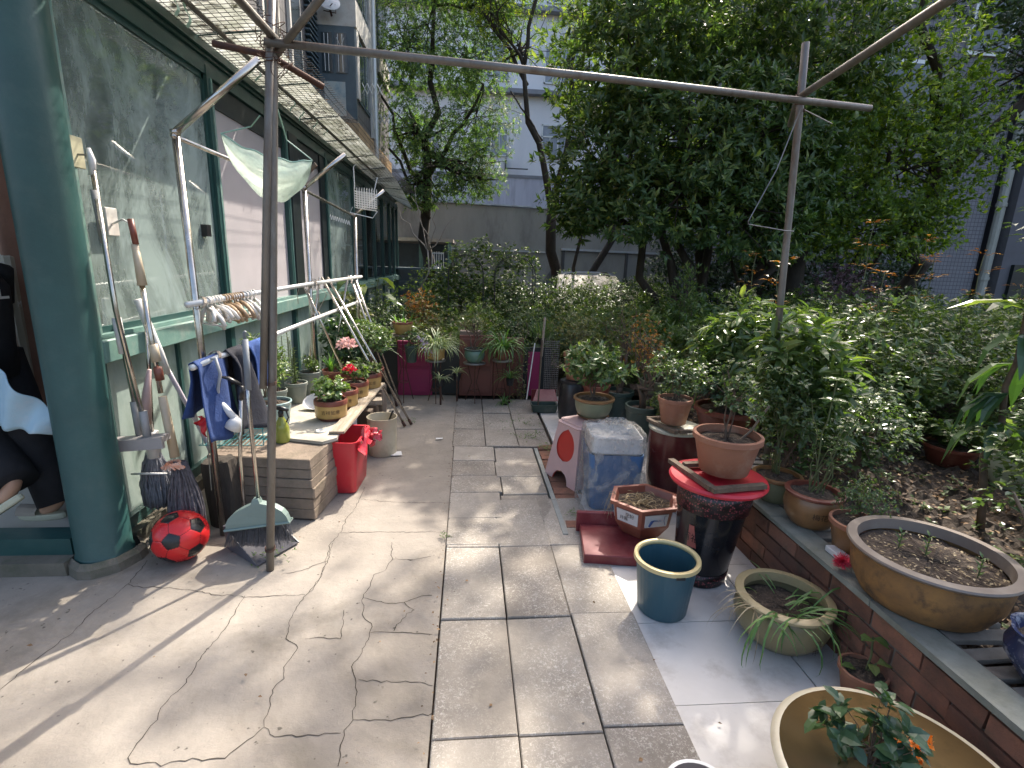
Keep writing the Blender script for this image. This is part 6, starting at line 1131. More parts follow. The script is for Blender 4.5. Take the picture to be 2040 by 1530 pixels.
# pots behind, on the tiles
t = thing('dark_jar', (1.06, 5.21, 0), 'tall dark grey jar standing on the tiles behind the stool', 'jar'); b = MB(); b.lathe([(.10, 0), (.125, .05), (.135, .2), (.128, .36), (.11, .41), (.118, .42), (.118, .44), (.0, .44)], (1.06, 5.0, .006), 36); autosmooth(b.obj('body', 'black_pl', t), 50); t.location = (1.06, 5.0, 0)
for c_ in t.children: c_.location = (0, .21, 0)
t = thing('potted_plant', (1.10, 5.02, .45), 'terracotta pot with relief pattern and a loose olive bush, on the dark grey jar', 'potted plant'); pot(t, 1.10, 5.02, .45, .14, .28, 'flare', 'terra', 'terra', ridges=16); leafy(t, 1.1, 5.02, .68, .62, .55, 260, 6, .03, 'g_olive', .45, 6, 'stemb', .005, trunk=.05)
t = thing('maroon_bucket', (1.27, 5.0, 0), 'dark maroon bucket beside the dark grey jar', 'bucket'); b = MB(); b.lathe([(.0, .0), (.11, 0), (.15, .38), (.158, .38), (.158, .40), (.145, .40), (.11, .02), (0, .02)], (1.30, 5.0, .006), 36); autosmooth(b.obj('body', 'maroon', t), 50)
for (x, y, r, h, bod, lab, w_, hh, mt, L) in ((1.60, 5.15, .16, .30, 'dkgreen_pot', 'dark green plastic pot with a thick twisted bonsai trunk behind the stool pot', .5, .95, 'g_olive', .028), (1.62, 4.45, .16, .34, 'dkgreen_pot', 'dark green plastic pot nearest the wrapped bin with a brown twiggy bonsai', .42, .9, 'g_red', .022), (1.80, 4.28, .155, .27, 'ltgreen_pot', 'light green plastic pot with low leafy growth behind the maroon jar', .34, .3, 'g_leaf', .04), (1.98, 5.1, .17, .42, 'olive', 'big grey green pot at the back beside the small terracotta one', .5, .35, 'g_rose', .04), (2.10, 4.70, .10, .34, 'terra', 'small terracotta pot between the grey green pots', .3, .2, 'g_leaf', .04), (2.05, 3.72, .26, .24, 'maroon', 'wide shallow maroon basin with a gnarled branch, behind the ribbed terracotta pot', .5, .35, 'g_dark', .05)):
    z0 = .006 if x < 1.9 else .02
    if 'basin' in lab: z0 = .30
    t = thing('potted_plant', (x, y, z0), lab, 'potted plant'); pot(t, x, y, z0, r, h, 'flare', bod, bod); leafy(t, x, y, z0 + h * .88, w_, hh, 170, 6, L, mt, .42, 4, 'brown_wood', .013 if 'bonsai' in lab else .006, trunk=.35 if 'bonsai' in lab else .1)
    if 'bonsai' in lab or 'gnarled' in lab: b = MB(); b.tube(crook((x, y, z0 + h * .8), (x + .04, y, z0 + h + .42), 6, .1), np.linspace(.032, .014, 7), 8); b.tube(crook((x + .02, y, z0 + h + .2), (x + .2, y - .05, z0 + h + .34), 5, .1), np.linspace(.016, .006, 6), 6); b.obj('trunk', 'brown_wood', t, True)
t = thing('green_trough', (.83, 5.33, 0), 'dark green plastic trough on the tiles with a broom handle standing in it', 'trough'); b = MB(); rbox(b, .835, 5.34, .006, .10, .26, .13, .28, .15, .015, 0, .008); b.obj('body', 'dkgreen_pot', t)
t = thing('red_dustpan', (.85, 5.48, 0), 'faded red dustpan leaning behind the green trough', 'dustpan'); b = MB(); plate(b, [(.72, 5.42, .10), (1.0, 5.42, .10), (.98, 5.56, .20), (.78, 5.56, .20)], .006); b.box((.72, 5.56, .02), (1.0, 5.575, .20)); b.obj('pan', 'redwood', t)
for (p0, p1, rr, mt, lb) in (((.77, 5.35, .02), (.80, 5.45, .78), .009, 'brown_wood', 'pale wooden broom stick standing in the green trough'), ((.66, 5.5, .1), (.74, 5.6, .72), .007, 'alu', 'thin white stick leaning among the vines left of the trough'), ((.80, 5.46, .6), (.825, 5.5, 1.02), .013, 'wood', 'short pale bamboo stake above the trough')):
    b = MB(); b.tube([p0, p1], rr, 8); tag(b.obj('stick', mt), lb, 'stick')
t = thing('mesh_panel', (.92, 5.6, 0), 'grey wire mesh panel standing behind the green trough', 'mesh panel'); b = MB()
for z in np.arange(.1, .75, .022): b.tube([(.86, 5.6, z), (1.02, 5.62, z)], .002, 4)
for x in np.arange(.86, 1.03, .02): b.tube([(x, 5.6, .05), (x, 5.6, .76)], .002, 4)
b.obj('mesh', 'wire', t)
# ================================================================== back row at the end of the path
M['brownboard'] = mk('red_brown_board', (.20, .065, .045), (.15, .05, .036), 2.2, .5, 0, .05, 30, dirt=(.10, .06, .045), dscale=2, damt=.6)
M['magenta'] = mk('magenta_board', (.30, .018, .09), (.22, .014, .07), 3, .5, 0, .04, 30, dirt=(.12, .03, .05), dscale=3, damt=.6)
for (x0, x1, z1, mt, lb) in ((-.10, .30, .74, 'brownboard', 'red brown square board closing the end of the path, left one of the pair'), (.305, .66, .72, 'brownboard', 'red brown square board closing the end of the path, right one of the pair'), (-.82, -.42, .66, 'magenta', 'magenta painted board standing at the left end behind the plant stands')):
    t = thing('board', ((x0 + x1) / 2, 5.98, 0), lb, 'board'); b = MB(); b.box((x0, 5.97, .01), (x1, 6.0, z1), bev=.004); b.obj('panel', mt, t); b = MB(); b.box((x0 + .03, 5.955, .05), (x1 - .03, 5.97, .33), bev=.004); b.box((x0 + .03, 5.955, .37), (x1 - .03, 5.97, z1 - .04), bev=.004); b.obj('raised_panel', mt, t)
b = MB(); b.box((-1.1, 6.02, .01), (1.0, 6.05, .60)); tag(b.obj('dark_gap_sheet', 'black_frame'), 'black sheet behind the coloured boards, standing for the dark gap between them', 'board')  # darkness of the gap between the boards, put in as a black sheet
b = MB(); b.box((.72, 6.0, .01), (.86, 6.02, .55)); tag(b.obj('maroon_board', 'magenta'), 'narrow dark magenta board between the vines and the mesh panel', 'board')
t = thing('brick_block', (.0, 6.2, 0), 'pale stone block on the soil behind the red brown boards', 'block'); b = MB(); b.box((-.1, 6.1, .6), (.18, 6.3, .76), jit=.01); b.box((-.1, 6.1, .0), (.18, 6.3, .6)); b.obj('stone', 'slab_c', t)
def iron_stand(x, y, zt, r, lab):
    t = thing('plant_stand', (x, y, 0), lab, 'plant stand'); b = MB(); b.lathe([(r, 0), (r + .004, .008), (r, .016), (0, .016)], (x, y, zt - .016), 24); b.obj('top', 'brown_wood' if 'wooden' in lab else 'galv', t, True)
    for k in range(3): a = 2.1 * k + .6; b = MB(); b.tube([(x + r * .7 * math.cos(a), y + r * .7 * math.sin(a), zt - .016), (x + .03 * math.cos(a), y + .03 * math.sin(a), zt * .5), (x + r * .9 * math.cos(a), y + r * .9 * math.sin(a), .012)], .005, 5); b.obj('leg', 'rust', t)
    b = MB(); b.tube([(x + .05 * math.cos(q), y + .05 * math.sin(q), zt * .3) for q in np.linspace(0, 6.3, 14)], .004, 4); b.obj('ring', 'rust', t)
iron_stand(-.72, 5.72, .775, .13, 'tall thin legged stand with a wooden round top, holding the mustard bowl'); iron_stand(-.36, 5.68, .50, .11, 'iron stand under the striped spider plant'); iron_stand(.075, 5.72, .47, .125, 'iron stand holding the green glazed pot in front of the boards'); iron_stand(.39, 5.74, .50, .11, 'iron stand under the green strap leaved plant')
t = thing('potted_plant', (-.72, 5.72, .778), 'wide mustard bowl with maroon rim and grassy plant, on the tall wooden topped stand', 'potted plant'); pot(t, -.72, 5.72, .778, .115, .135, 'flare', 'mustard', 'maroon'); blades('foliage', (-.72, 5.72, .89), 26, .16, .016, 'g_blade', t, (.5, 1.4), .5, rad=.08)
t = thing('potted_plant', (-.36, 5.68, .503), 'mustard pot hidden under a big striped spider plant', 'potted plant'); pot(t, -.36, 5.68, .503, .105, .13, 'drum', 'mustard', 'mustard'); text_on_drum('吉祥', .03, (-.36, 5.68, .503), .10, .06, -1.65, M['ink'], t, rfn=lambda z: .1005)
blades('foliage', (-.36, 5.68, .62), 150, .40, .017, 'g_var', t, (.4, 1.45), 1.15, rad=.05)
t = thing('potted_plant', (.075, 5.72, .473), 'green glazed pot with a small twiggy bonsai, centred on its stand before the brown boards', 'potted plant'); pot(t, .075, 5.72, .473, .118, .155, 'belly', mk('celadon', (.13, .23, .17), (.09, .17, .13), 4, .3, dirt=(.3, .14, .1), dscale=8, damt=.3), 'dkgreen_pot'); leafy(t, .075, 5.72, .61, .46, .42, 150, 6, .024, 'g_olive', .5, 3, 'stemb', .009, trunk=.42)
t = thing('potted_plant', (.39, 5.74, .503), 'brown pot under a fountain of green strap leaves', 'potted plant'); pot(t, .39, 5.74, .503, .09, .12, 'flare', 'maroon', 'maroon'); blades('foliage', (.39, 5.74, .62), 95, .42, .020, 'g_blade', t, (.35, 1.4), 1.2, rad=.05)
for (x, y, z, n, L, mt, lb) in ((-.30, 5.60, .30, 24, .16, 'g_var', 'small striped spider plantlet under the big spider plant, left'), (-.12, 5.72, .34, 26, .17, 'g_var', 'small striped spider plantlet under the big spider plant, right'), (.48, 5.66, .30, 26, .26, 'g_blade', 'lower strap leaved plant hanging before the right brown board'), (.42, 5.6, .03, 26, .17, 'g_blade', 'small strap leaved plant on the ground at the foot of the right board'), (.88, 6.05, .72, 60, .26, 'g_bright', 'upright bright green grass clump above the trough'), (-1.05, 5.9, .55, 14, .42, 'g_blade', 'long green blades arching beside the steel stand legs')):
    t = thing('strap_plant', (x, y, z - .08), lb, 'plant'); b = MB(); b.lathe([(.035, 0), (.05, .08), (.0, .08)], (x, y, z - .08), 14); b.obj('pot', 'black_pl', t); blades('foliage', (x, y, z), n, L, .013, mt, t, (.3, 1.4) if 'upright' not in lb else (1.0, 1.5), .9 if 'upright' not in lb else .25, rad=.02 if 'upright' not in lb else .09)
    if z > .2: b = MB(); b.tube([(x, y, 0), (x, y, z - .08)], .012, 6); b.obj('post', 'rust', t)
t = thing('hanging_pot', (-.66, 5.62, .45), 'dark green pot with white flowered leaves, hung between the stand legs', 'potted plant'); pot(t, -.62, 5.62, .48, .075, .19, 'flare', 'dkgreen_pot', 'dkgreen_pot'); leafy(t, -.58, 5.6, .65, .34, .2, 90, 5, .03, 'g_rose', .7, 3, trunk=.05); lv = LV(); n = 70; lv.add(np.column_stack([rng.normal(-.47, .03, n) + np.linspace(-.03, .07, n), np.full(n, 5.5), np.linspace(.80, .58, n) + rng.normal(0, .012, n)]), rng.normal(size=(n, 3)), rng.normal(size=(n, 3)), np.full(n, .028)); lv.obj('lilac_flowers', 'fl_lilac', t, .6)
for ch in t.children: pass
t = thing('vine', (.66, 5.85, 0), 'thin leaved vine climbing over the right edge of the brown boards', 'vine'); lv = LV(); b = MB()
for k in range(9):
    P = crook((.62 + rng.normal(0, .05), 5.85, 0), (.62 + rng.normal(0, .13), 5.85, rng.uniform(.5, 1.0)), 8, .05); b.tube(P, .003, 4, False)
    for q in range(26): j = rng.integers(0, 8); pp = lerp(P[j], P[j + 1], rng.random()); lv.add(pp, rng.normal(size=3), (0, -.5, 1), rng.uniform(.025, .045))
b.obj('stem', 'stemb', t); lv.obj('foliage', 'g_olive', t, .55)
# ================================================================== pots on and before the brick wall
t = thing('potted_plant', (1.395, 1.86, .006), 'large olive bowl with drooping chives, on the tiles before the brick wall', 'potted plant'); pot(t, 1.395, 1.86, .006, .20, .215, 'belly', mk('brownish_olive', (.26, .225, .12), (.2, .17, .09), 4, .35, 0, .05, 40, dirt=(.3, .2, .1), dscale=5, damt=.5), mk('buff_rim', (.42, .34, .19), (.34, .27, .14), 6, .4, dirt=(.2, .15, .08), dscale=7, damt=.5), soil=.62)
text_on_drum('江', .035, (1.395, 1.86, .006), .18, .115, -1.35, M['ink'], t, rfn=lambda z: .198); text_on_drum('中', .035, (1.395, 1.86, .006), .18, .07, -1.36, M['ink'], t, rfn=lambda z: .19)
blades('foliage', (1.36, 1.78, .19), 30, .34, .011, 'g_blade', t, (.2, .9), 1.3, 7, .09, (-2.9, .3)); blades('foliage', (1.41, 1.83, .17), 16, .2, .008, 'g_blade', t, (.2, .8), .5, 6, .12); blades('dry_stalks', (1.27, 1.80, .20), 18, .26, .005, 'straw', t, (.2, .9), 1.5, 7, .06, (-3.6, -1.5))
t = thing('potted_plant', (1.535, 1.545, .006), 'small terracotta pot with one bright shoot, between the chive bowl and cream basin', 'potted plant'); pot(t, 1.535, 1.545, .006, .085, .11, 'flare', 'terra', 'terra', ridges=9)
lv = LV(); b = MB(); b.tube([(1.54, 1.54, .1), (1.56, 1.55, .17), (1.56, 1.56, .245)], .004, 5); b.tube([(1.54, 1.54, .1), (1.57, 1.53, .15)], .004, 5); lv.add([(1.56, 1.56, .235), (1.56, 1.56, .24), (1.57, 1.53, .15), (1.56, 1.54, .14), (1.51, 1.55, .11)], [(-.9, -.3, .4), (.6, -.6, -.1), (.9, -.3, .2), (-.4, -.8, .1), (-.7, .1, .3)], up(5), [.07, .075, .09, .06, .06]); b.obj('stem', 'stemg', t); lv.obj('foliage', 'g_bright', t, .7, .15, 'c')
t = thing('cream_basin', (1.20, 1.02, 0), 'large cream rimmed basin with brown glazed inside, lowest at the right, flowers growing in it', 'basin')
b = MB(); b.lathe([(.0, .0), (.20, .0), (.215, .01), (.275, .13), (.295, .215), (.317, .222), (.323, .236), (.315, .246), (.300, .247)], (1.20, 1.02, .006), 72); autosmooth(b.obj('outer_wall', mk('cream_glaze', (.60, .55, .42), (.50, .45, .33), 3, .35, 0, .05, 30, dirt=(.36, .28, .17), dscale=6, damt=.6), t), 50)
b = MB(); b.lathe([(.300, .247), (.288, .235), (.268, .15), (.20, .035), (.0, .025)], (1.20, 1.02, .006), 72); b.obj('inner_glaze', mk('brown_inner_glaze', (.20, .135, .06), (.12, .085, .04), 2.6, .2, 0, .04, 30, dirt=(.05, .045, .02), dscale=4, damt=.85), t, True)
t = thing('potted_plant', (1.17, .98, .035), 'small pot with dark leaves and orange flowers inside the cream basin', 'potted plant'); pot(t, 1.17, .98, .035, .07, .10, 'flare', mk('pink_clay', (.55, .33, .28)), 'pink_clay' if 0 else 'terra')
leafy(t, 1.14, 1.07, .13, .26, .34, 36, 5, .05, 'g_dark', .62, 6, 'stemb', .005, trunk=.05, kind='c', flat=.2)
for (x, y, z, r_) in ((1.235, 1.05, .31, .03), (1.29, 1.07, .32, .026), (1.225, 1.0, .28, .024), (1.14, 1.0, .27, .02)): flowerhead(t, x, y, z, r_, 46, .016, 'fl_orange'); b = MB(); b.tube([(1.18, .99, .15), (x, y, z)], .0025, 4); b.obj('flower_stalk', 'stemg', t)
t = thing('white_pail', (.68, 1.095, 0), 'small white pail with dark grey inside at the bottom edge of the yard', 'pail'); b = MB(); b.lathe([(0, 0), (.08, 0), (.098, .125), (.106, .126), (.106, .134), (.095, .134)], (.68, 1.095, .006), 36); autosmooth(b.obj('outer_wall', 'white_pl', t), 50); b = MB(); b.lathe([(.095, .134), (.09, .10), (.074, .01), (0, .01)], (.68, 1.095, .006), 36); b.obj('inner_wall', 'dkgrey', t, True)  # inside coloured darker than the outer wall
zL = .357
t = thing('potted_plant', (1.71, 2.50, zL), 'olive brown glazed pot on the wall farthest from the camera, behind the tall bin', 'potted plant'); pot(t, 1.71, 2.50, zL, .125, .15, 'bowl', 'olive', 'brown_pot'); leafy(t, 1.72, 2.52, .48, .40, .72, 190, 6, .035, 'g_rose', .55, 6, 'stemg', .004, trunk=.2, flat=.35)
t = thing('potted_plant', (1.735, 2.23, zL), 'round bellied brown pot with painted marks and tall bare rose stems, on the slats', 'potted plant'); pot(t, 1.735, 2.23, zL, .135, .18, 'belly', 'brown_pot', 'maroon')
text_on_drum('梅花', .035, (1.735, 2.23, zL), .13, .09, -1.9, M['ink'], t, rfn=lambda z: .1335)
b = MB(); lv = LV()
for k in range(8):
    P = crook((1.735 + rng.normal(0, .03), 2.23 + rng.normal(0, .02), zL + .15), (1.74 + rng.normal(.03, .09), 2.25 + rng.normal(0, .06), zL + rng.uniform(.35, .75)), 6, .03); b.tube(P, np.linspace(.004, .002, 7), 5)
    for q in range(12): j = rng.integers(3, 6); pp = lerp(P[j], P[j + 1], rng.random()); lv.add(pp, np.append(rng.normal(size=2), .1), (0, 0, 1), rng.uniform(.03, .055))
for e in ((1.80, 2.3, 1.08), (1.79, 2.28, .98)):
    for q in range(7): a = q * .9; lv.add(e, (math.cos(a), math.sin(a), .25), (0, 0, 1), .07)
b.tube(crook((1.74, 2.24, zL + .15), (1.80, 2.3, 1.08), 6, .03), .0035, 5); b.obj('stem', 'stemg', t); lv.obj('foliage', 'g_bright', t, .5, .1, 'c')
t = thing('potted_plant', (1.775, 1.965, zL), 'plain brown clay pot with tiny silvery leaved shrub, next to the wide basin', 'potted plant'); pot(t, 1.765, 1.965, zL, .115, .155, 'flare', 'brown_pot', 'terra'); leafy(t, 1.83, 2.02, .48, .30, .24, 260, 6, .014, 'g_rose', .5, 6, 'stemb', .003, trunk=.05)
t = thing('wide_basin', (1.795, 1.635, zL), 'wide brown glazed basin with flaking ochre sides and grey flat rim, soil and three sprouts', 'potted plant')
m = mk('flaking_brown', (.30, .155, .05), (.15, .08, .035), 9, .8, 0, .3, 25, dirt=(.045, .032, .024), dscale=12, damt=1.)
b = MB(); b.lathe([(0, 0), (.20, 0), (.21, .01), (.247, .08), (.256, .15), (.25, .19), (.24, .195)], (1.795, 1.635, zL), 64); autosmooth(b.obj('pot', m, t), 50)
b = MB(); shell_ring(b, (1.795, 1.635, zL), [(.248, .186), (.272, .194), (.279, .204), (.275, .211), (.242, .213), (.236, .17)], 64); autosmooth(b.obj('rim', mk('grey_rim', (.22, .18, .15), (.16, .13, .11), 5, .4, dirt=(.3, .27, .23), dscale=8, damt=.5), t), 50)
b = MB(); b.lathe([(.0005, .165), (.06, .168), (.12, .165), (.18, .162), (.242, .158)], (1.795, 1.635, zL), 60); v = b.V[0]; v[:, 2] += rng.uniform(-.006, .006, len(v)); b.obj('soil', 'soil', t)
n = 240; a = rng.uniform(0, 6.28, n); q = .22 * rng.random(n) ** .5; lv = LV(); lv.add(np.column_stack([1.80 + q * np.cos(a), 1.62 + q * np.sin(a), np.full(n, zL + .172)]), np.column_stack([rng.normal(size=(n, 2)), rng.uniform(-.2, .4, n)]), up(n), rng.uniform(.008, .022, n)); o = lv.obj('husks', 'straw', t, .5); o['kind'] = 'stuff'
lv = LV(); b = MB()
for (x, y, hh) in ((1.80, 1.66, .09), (1.74, 1.72, .07), (1.88, 1.52, .08)):
    b.tube([(x, y, zL + .16), (x + .005, y, zL + .16 + hh)], .003, 4)
    for k in range(12): lv.add((x, y, zL + .17 + hh * k / 12), (math.cos(k * 2.4), math.sin(k * 2.4), .9), (0, 0, 1), .03)
b.obj('stem', 'stemg', t); lv.obj('sprouts', 'g_bright', t, .4)
t = thing('china_pot', (1.83, 1.20, zL), 'dark blue and white china pot with a scalloped rim at the right edge', 'potted plant')
m = mk('blue_white_china', (.03, .04, .10), (.022, .03, .075), 4, .15, 0, 0, dirt=(.55, .57, .62), dscale=16, damt=1.)
b = MB(); b.lathe([(0, 0), (.08, 0), (.10, .03), (.135, .08), (.138, .11), (.12, .15), (.125, .165), (.13, .172), (.12, .172), (.11, .15), (.10, .12)], (1.84, 1.19, zL), 64, fn=lambda r, z, th: r * (1 + (.05 * abs(math.sin(th * 4)) if z > .14 else 0))); autosmooth(b.obj('pot', m, t), 60)
b = MB(); b.lathe([(.0005, .14), (.06, .145), (.112, .14)], (1.84, 1.19, zL), 30); b.V[0][:, 2] += rng.uniform(-.004, .004, len(b.V[0])); b.obj('soil', 'soil', t)
lv = LV(); b = MB()
for k in range(5):
    P = crook((1.86 + rng.normal(0, .02), 1.22, zL + .14), (1.98 + rng.normal(0, .06), 1.38 + rng.normal(0, .05), zL + rng.uniform(.3, .6)), 5, .04); b.tube(P, .006 if k == 0 else .004, 6)
    for q in range(16): j = rng.integers(2, 5); lv.add(lerp(P[j], P[j + 1], rng.random()), np.append(rng.normal(size=2), .1), (0, 0, 1), rng.uniform(.03, .05))
b.obj('stem', 'brown_wood', t); lv.obj('foliage', 'g_dark', t, .5, .1, 'c')
t = thing('red_pompom', (1.60, 1.86, .36), 'fuzzy crimson bristle ball lying on the coping against the wide basin', 'flower'); n = 420; d = norm(rng.normal(size=(n, 3))); b = MB()
for q in d: b.tube([np.array((1.605, 1.825, .40)) + q * .008, np.array((1.605, 1.825, .40)) + q * np.array((.045, .035, .035)) * rng.uniform(.7, 1.1)], [.0011, .0007], 3, False)
b.obj('bristles', mk('crimson_fibre', (.70, .05, .10), (.6, .03, .07), 30, .6), t)
b = MB(); b.box((1.64, 1.86, .358), (1.69, 1.98, .385), bev=.003); tag(b.obj('small_tray', 'white_pl'), 'edge of a small white tray under the plain brown pot', 'tray')
t = thing('potted_plant', (3.38, 3.12, .31), 'low maroon pot with pale glossy leaves, out in the middle of the soil bed', 'potted plant'); pot(t, 3.38, 3.12, .31, .17, .14, 'flare', 'maroon', 'maroon'); leafy(t, 3.38, 3.12, .43, .42, .2, 60, 6, .075, 'g_leaf', .55, 4, trunk=.05, flat=.6, kind='c')
t = thing('potted_plant', (3.42, 2.74, .31), 'pale green spotted ceramic vase standing in the soil bed at the right', 'vase'); pot(t, 3.42, 2.74, .31, .13, .24, 'belly', mk('spotted_green', (.42, .46, .34), (.36, .4, .28), 5, .3, dirt=(.14, .17, .12), dscale=22, damt=.8), 'olive'); leafy(t, 3.42, 2.74, .52, .2, .1, 16, 5, .04, 'g_leaf', .6, 2)
# ================================================================== the planting bed and the garden behind
def shrub(name, x, y, z, w_, h, n, per, L, mt, label, cat='shrub', group=None, wid=.45, flat=.2, trunk=.1, kind='s', stems=6, sr=.007, shell=.35, tilt=(.6, 1.4)):
    t = thing(name, (x, y, z), label, cat, group); return leafy(t, x, y, z, w_, h, n, per, L, mt, wid, stems, 'stemb', sr, shell, flat, (0, 0), trunk, kind, tilt)
shrub('lance_leaf_shrub', 2.32, 3.75, .3, 1.05, 1.08, 300, 8, .13, 'g_bright', 'lush shrub with long bright lance shaped leaves right behind the terracotta pots', kind='c', wid=.30, flat=.25, trunk=.15, tilt=(.7, 1.5))
shrub('lance_leaf_shrub', 1.90, 2.70, .3, .52, 1.08, 130, 7, .115, 'g_leaf', 'tall shrub with glossy lance leaves round the foot of the right pipe post', kind='c', wid=.34, trunk=.3, flat=.3)
shrub('rose_bush', 1.98, 2.72, .3, .50, .85, 230, 6, .04, 'g_rose', 'blue green rose bush just left of the bare rose stems', wid=.65, flat=.55)
shrub('rose_bush', 2.7, 3.3, .3, .8, .62, 260, 6, .042, 'g_rose', 'low rose bush in the middle of the soil bed', wid=.65, flat=.5)
shrub('rose_bush', 4.1, 3.9, .3, 1.3, 1.0, 620, 6, .045, 'g_rose', 'wide rose bush filling the bed behind the low maroon pot', wid=.6, flat=.6)
shrub('rose_bush', 3.35, 4.45, .3, 1.2, 1.05, 560, 6, .045, 'g_leaf', 'lighter green rose bush behind the lance leaved shrub', wid=.6, flat=.5)
shrub('rose_bush', 5.2, 4.4, .3, 1.4, 1.1, 560, 6, .05, 'g_leaf', 'rose bush at the right below the tiled building', wid=.6, flat=.5)
shrub('rose_bush', 2.45, 2.85, .3, .6, .72, 300, 6, .04, 'g_rose', 'small rose bush between the bellied brown pot and the open soil', wid=.62, flat=.5)
shrub('rose_bush', 3.75, 3.55, .3, 1.0, .75, 420, 6, .042, 'g_leaf', 'light green rose bush directly behind the spotted vase', wid=.62, flat=.5)
shrub('rose_bush', 3.0, 3.75, .3, .9, .9, 420, 6, .042, 'g_leaf', 'rose bush right of the lush lance leaved shrub', wid=.62, flat=.5)
shrub('rose_bush', 3.3, 2.2, .3, .8, .95, 420, 6, .05, 'g_leaf', 'tall pale rose bush at the right edge behind the big leaf plant', wid=.55, flat=.5)
t = thing('big_leaf_shrub', (2.75, 2.25, .3), 'tall plant at the right edge with a rosette of large bright leaves on top', 'shrub'); b = MB(); lv = LV(); l2 = LV()
b.tube(crook((2.72, 2.25, .3), (2.62, 2.22, 1.45), 6, .03), np.linspace(.02, .01, 7), 7)
for k in range(9): a = k * .75 + .3; lv.add((2.60, 2.22, 1.46), (math.cos(a), math.sin(a), .18), (0, 0, 1), rng.uniform(.2, .28))
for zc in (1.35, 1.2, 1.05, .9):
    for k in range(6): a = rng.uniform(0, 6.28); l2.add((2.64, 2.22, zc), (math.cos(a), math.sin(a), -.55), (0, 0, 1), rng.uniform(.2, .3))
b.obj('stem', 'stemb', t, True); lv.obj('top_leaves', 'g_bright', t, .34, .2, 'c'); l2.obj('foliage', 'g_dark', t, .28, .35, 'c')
shrub('rose_bush', 2.75, 1.9, .3, .8, .85, 420, 6, .045, 'g_rose', 'dark rose bush cut by the right edge behind the china pot', wid=.6, flat=.5)
shrub('rose_bush', 2.75, 2.1, 1.5, .6, .55, 90, 5, .06, 'g_rose', 'uppermost pale leaves of the rose bush at the right edge', wid=.4, flat=.7, trunk=.0)
lv = LV(); n = 420; P = np.column_stack([rng.uniform(1.9, 4.2, n), rng.uniform(1.0, 4.6, n)]); rosettes(lv, np.column_stack([P, [soilz(a, c) + .02 for a, c in P]]), up(n), 4, .035, (.9, 1.5)); o = tag(lv.obj('ground_cover', 'g_leaf', wid=.6), kind='stuff')
# tall rose shoots with reddish tips
for i, (x, y, h) in enumerate(((3.6, 4.6, 1.75), (4.35, 4.7, 1.62), (4.55, 4.5, 1.50), (5.6, 4.9, 1.35), (2.9, 5.2, 1.45), (3.95, 4.2, 1.45), (4.9, 4.1, 1.55), (3.3, 4.0, 1.3), (2.65, 4.3, 1.35), (5.2, 3.6, 1.5))):
    t = thing('rose_shoot', (x, y, .3), ['tallest rose shoot with orange red tip leaves against the dark trees', 'rose shoot with orange leaves, second from the left of the tall pair', 'rose shoot leaning right with orange leaves along it', 'short rose shoot with a yellow tip near the tiled building', 'thin rose shoot right of the leaning post top of the bushes', 'leafy rose shoot between the two tallest orange tipped ones', 'tall rose shoot in front of the dark bent tree trunk', 'shorter rose shoot in front of the tallest one', 'rose shoot rising directly right of the pipe post', 'rose shoot near the right edge before the pale drainpipe'][i], 'rose shoot'); b = MB(); P = crook((x, y, .3), (x + rng.uniform(-.05, .2), y, .3 + h), 9, .02); b.tube(P, np.linspace(.008, .003, 10), 5); b.obj('stem', 'stemg', t, True); lv = LV(); l2 = LV()
    for j in range(3, 10):
        for q in range(11):
            a = rng.uniform(0, 6.28); s0 = np.array(P[j]) + rng.normal(0, .012, 3); d = np.array((math.cos(a), math.sin(a), rng.uniform(-.1, .4)))
            (l2 if j >= 7 else lv).add(s0 + d * rng.uniform(.0, .09), d, (0, 0, 1), rng.uniform(.05, .085))
    lv.obj('foliage', 'g_leaf', t, .5); l2.obj('young_leaves', 'g_red', t, .45)
# protos copied through the garden
protos = []
def bank(name, w_, h, n, per, L, mt, label, group, k=2, **kw):
    for _ in range(k): protos.append((shrub(name, 0, 0, 0, w_, h, n, per, L, mt, label, group=group, **kw), name))
bank('rose_shrub', 1.15, 1.05, 620, 6, .045, 'g_rose', 'blue green rose shrub in the dense planting beyond the boards and pots', 'rose shrubs of the dense planting', 3, wid=.62, flat=.5, trunk=.08)
bank('leafy_shrub', 1.05, 1.05, 420, 6, .065, 'g_leaf', 'mid green leafy shrub in the dense planting beyond the pots', 'leafy shrubs of the dense planting', 3, wid=.42, flat=.2, trunk=.08)
bank('bright_shrub', .9, 1.0, 250, 7, .11, 'g_bright', 'bright shrub with long pointed leaves under the evergreen trees', 'bright pointed leaf shrubs', 2, wid=.28, kind='c', flat=.1, tilt=(.4, 1.3))
bank('olive_shrub', 1.0, .95, 420, 6, .04, 'g_olive', 'olive brown twiggy shrub in the dense planting', 'olive twiggy shrubs', 2, wid=.5)
spots = []
def put(kinds, x, y, s, z=.0): spots.append((kinds, x, y, s, z))
for x in np.arange(-1.35, 1.6, .72): put('rl', x + rng.normal(0, .08), 6.75 + rng.normal(0, .12), .86)
for x in np.arange(-1.4, 2.4, .8): put('rlo', x + rng.normal(0, .1), 7.6 + rng.normal(0, .15), .98)
for x in np.arange(-1.5, 3.2, .95): put('rl', x + rng.normal(0, .1), 8.6 + rng.normal(0, .15), 1.08)
for x in np.arange(-.6, 2.2, .8): put('r', x + rng.normal(0, .1), 9.7, 1.45 + .25 * math.sin(x * 2 + 1))
for x in np.arange(1.4, 4.4, .6): put('rl', x + rng.normal(0, .1), 10.6, 1.14)
for x in (2.3, 2.9, 3.5, 4.0): put('rl', x, 11.25, 1.3)
for x in np.arange(3.2, 9.5, .9): put('rlo', x + rng.normal(0, .1), 8.6 + rng.normal(0, .2), 1.2)
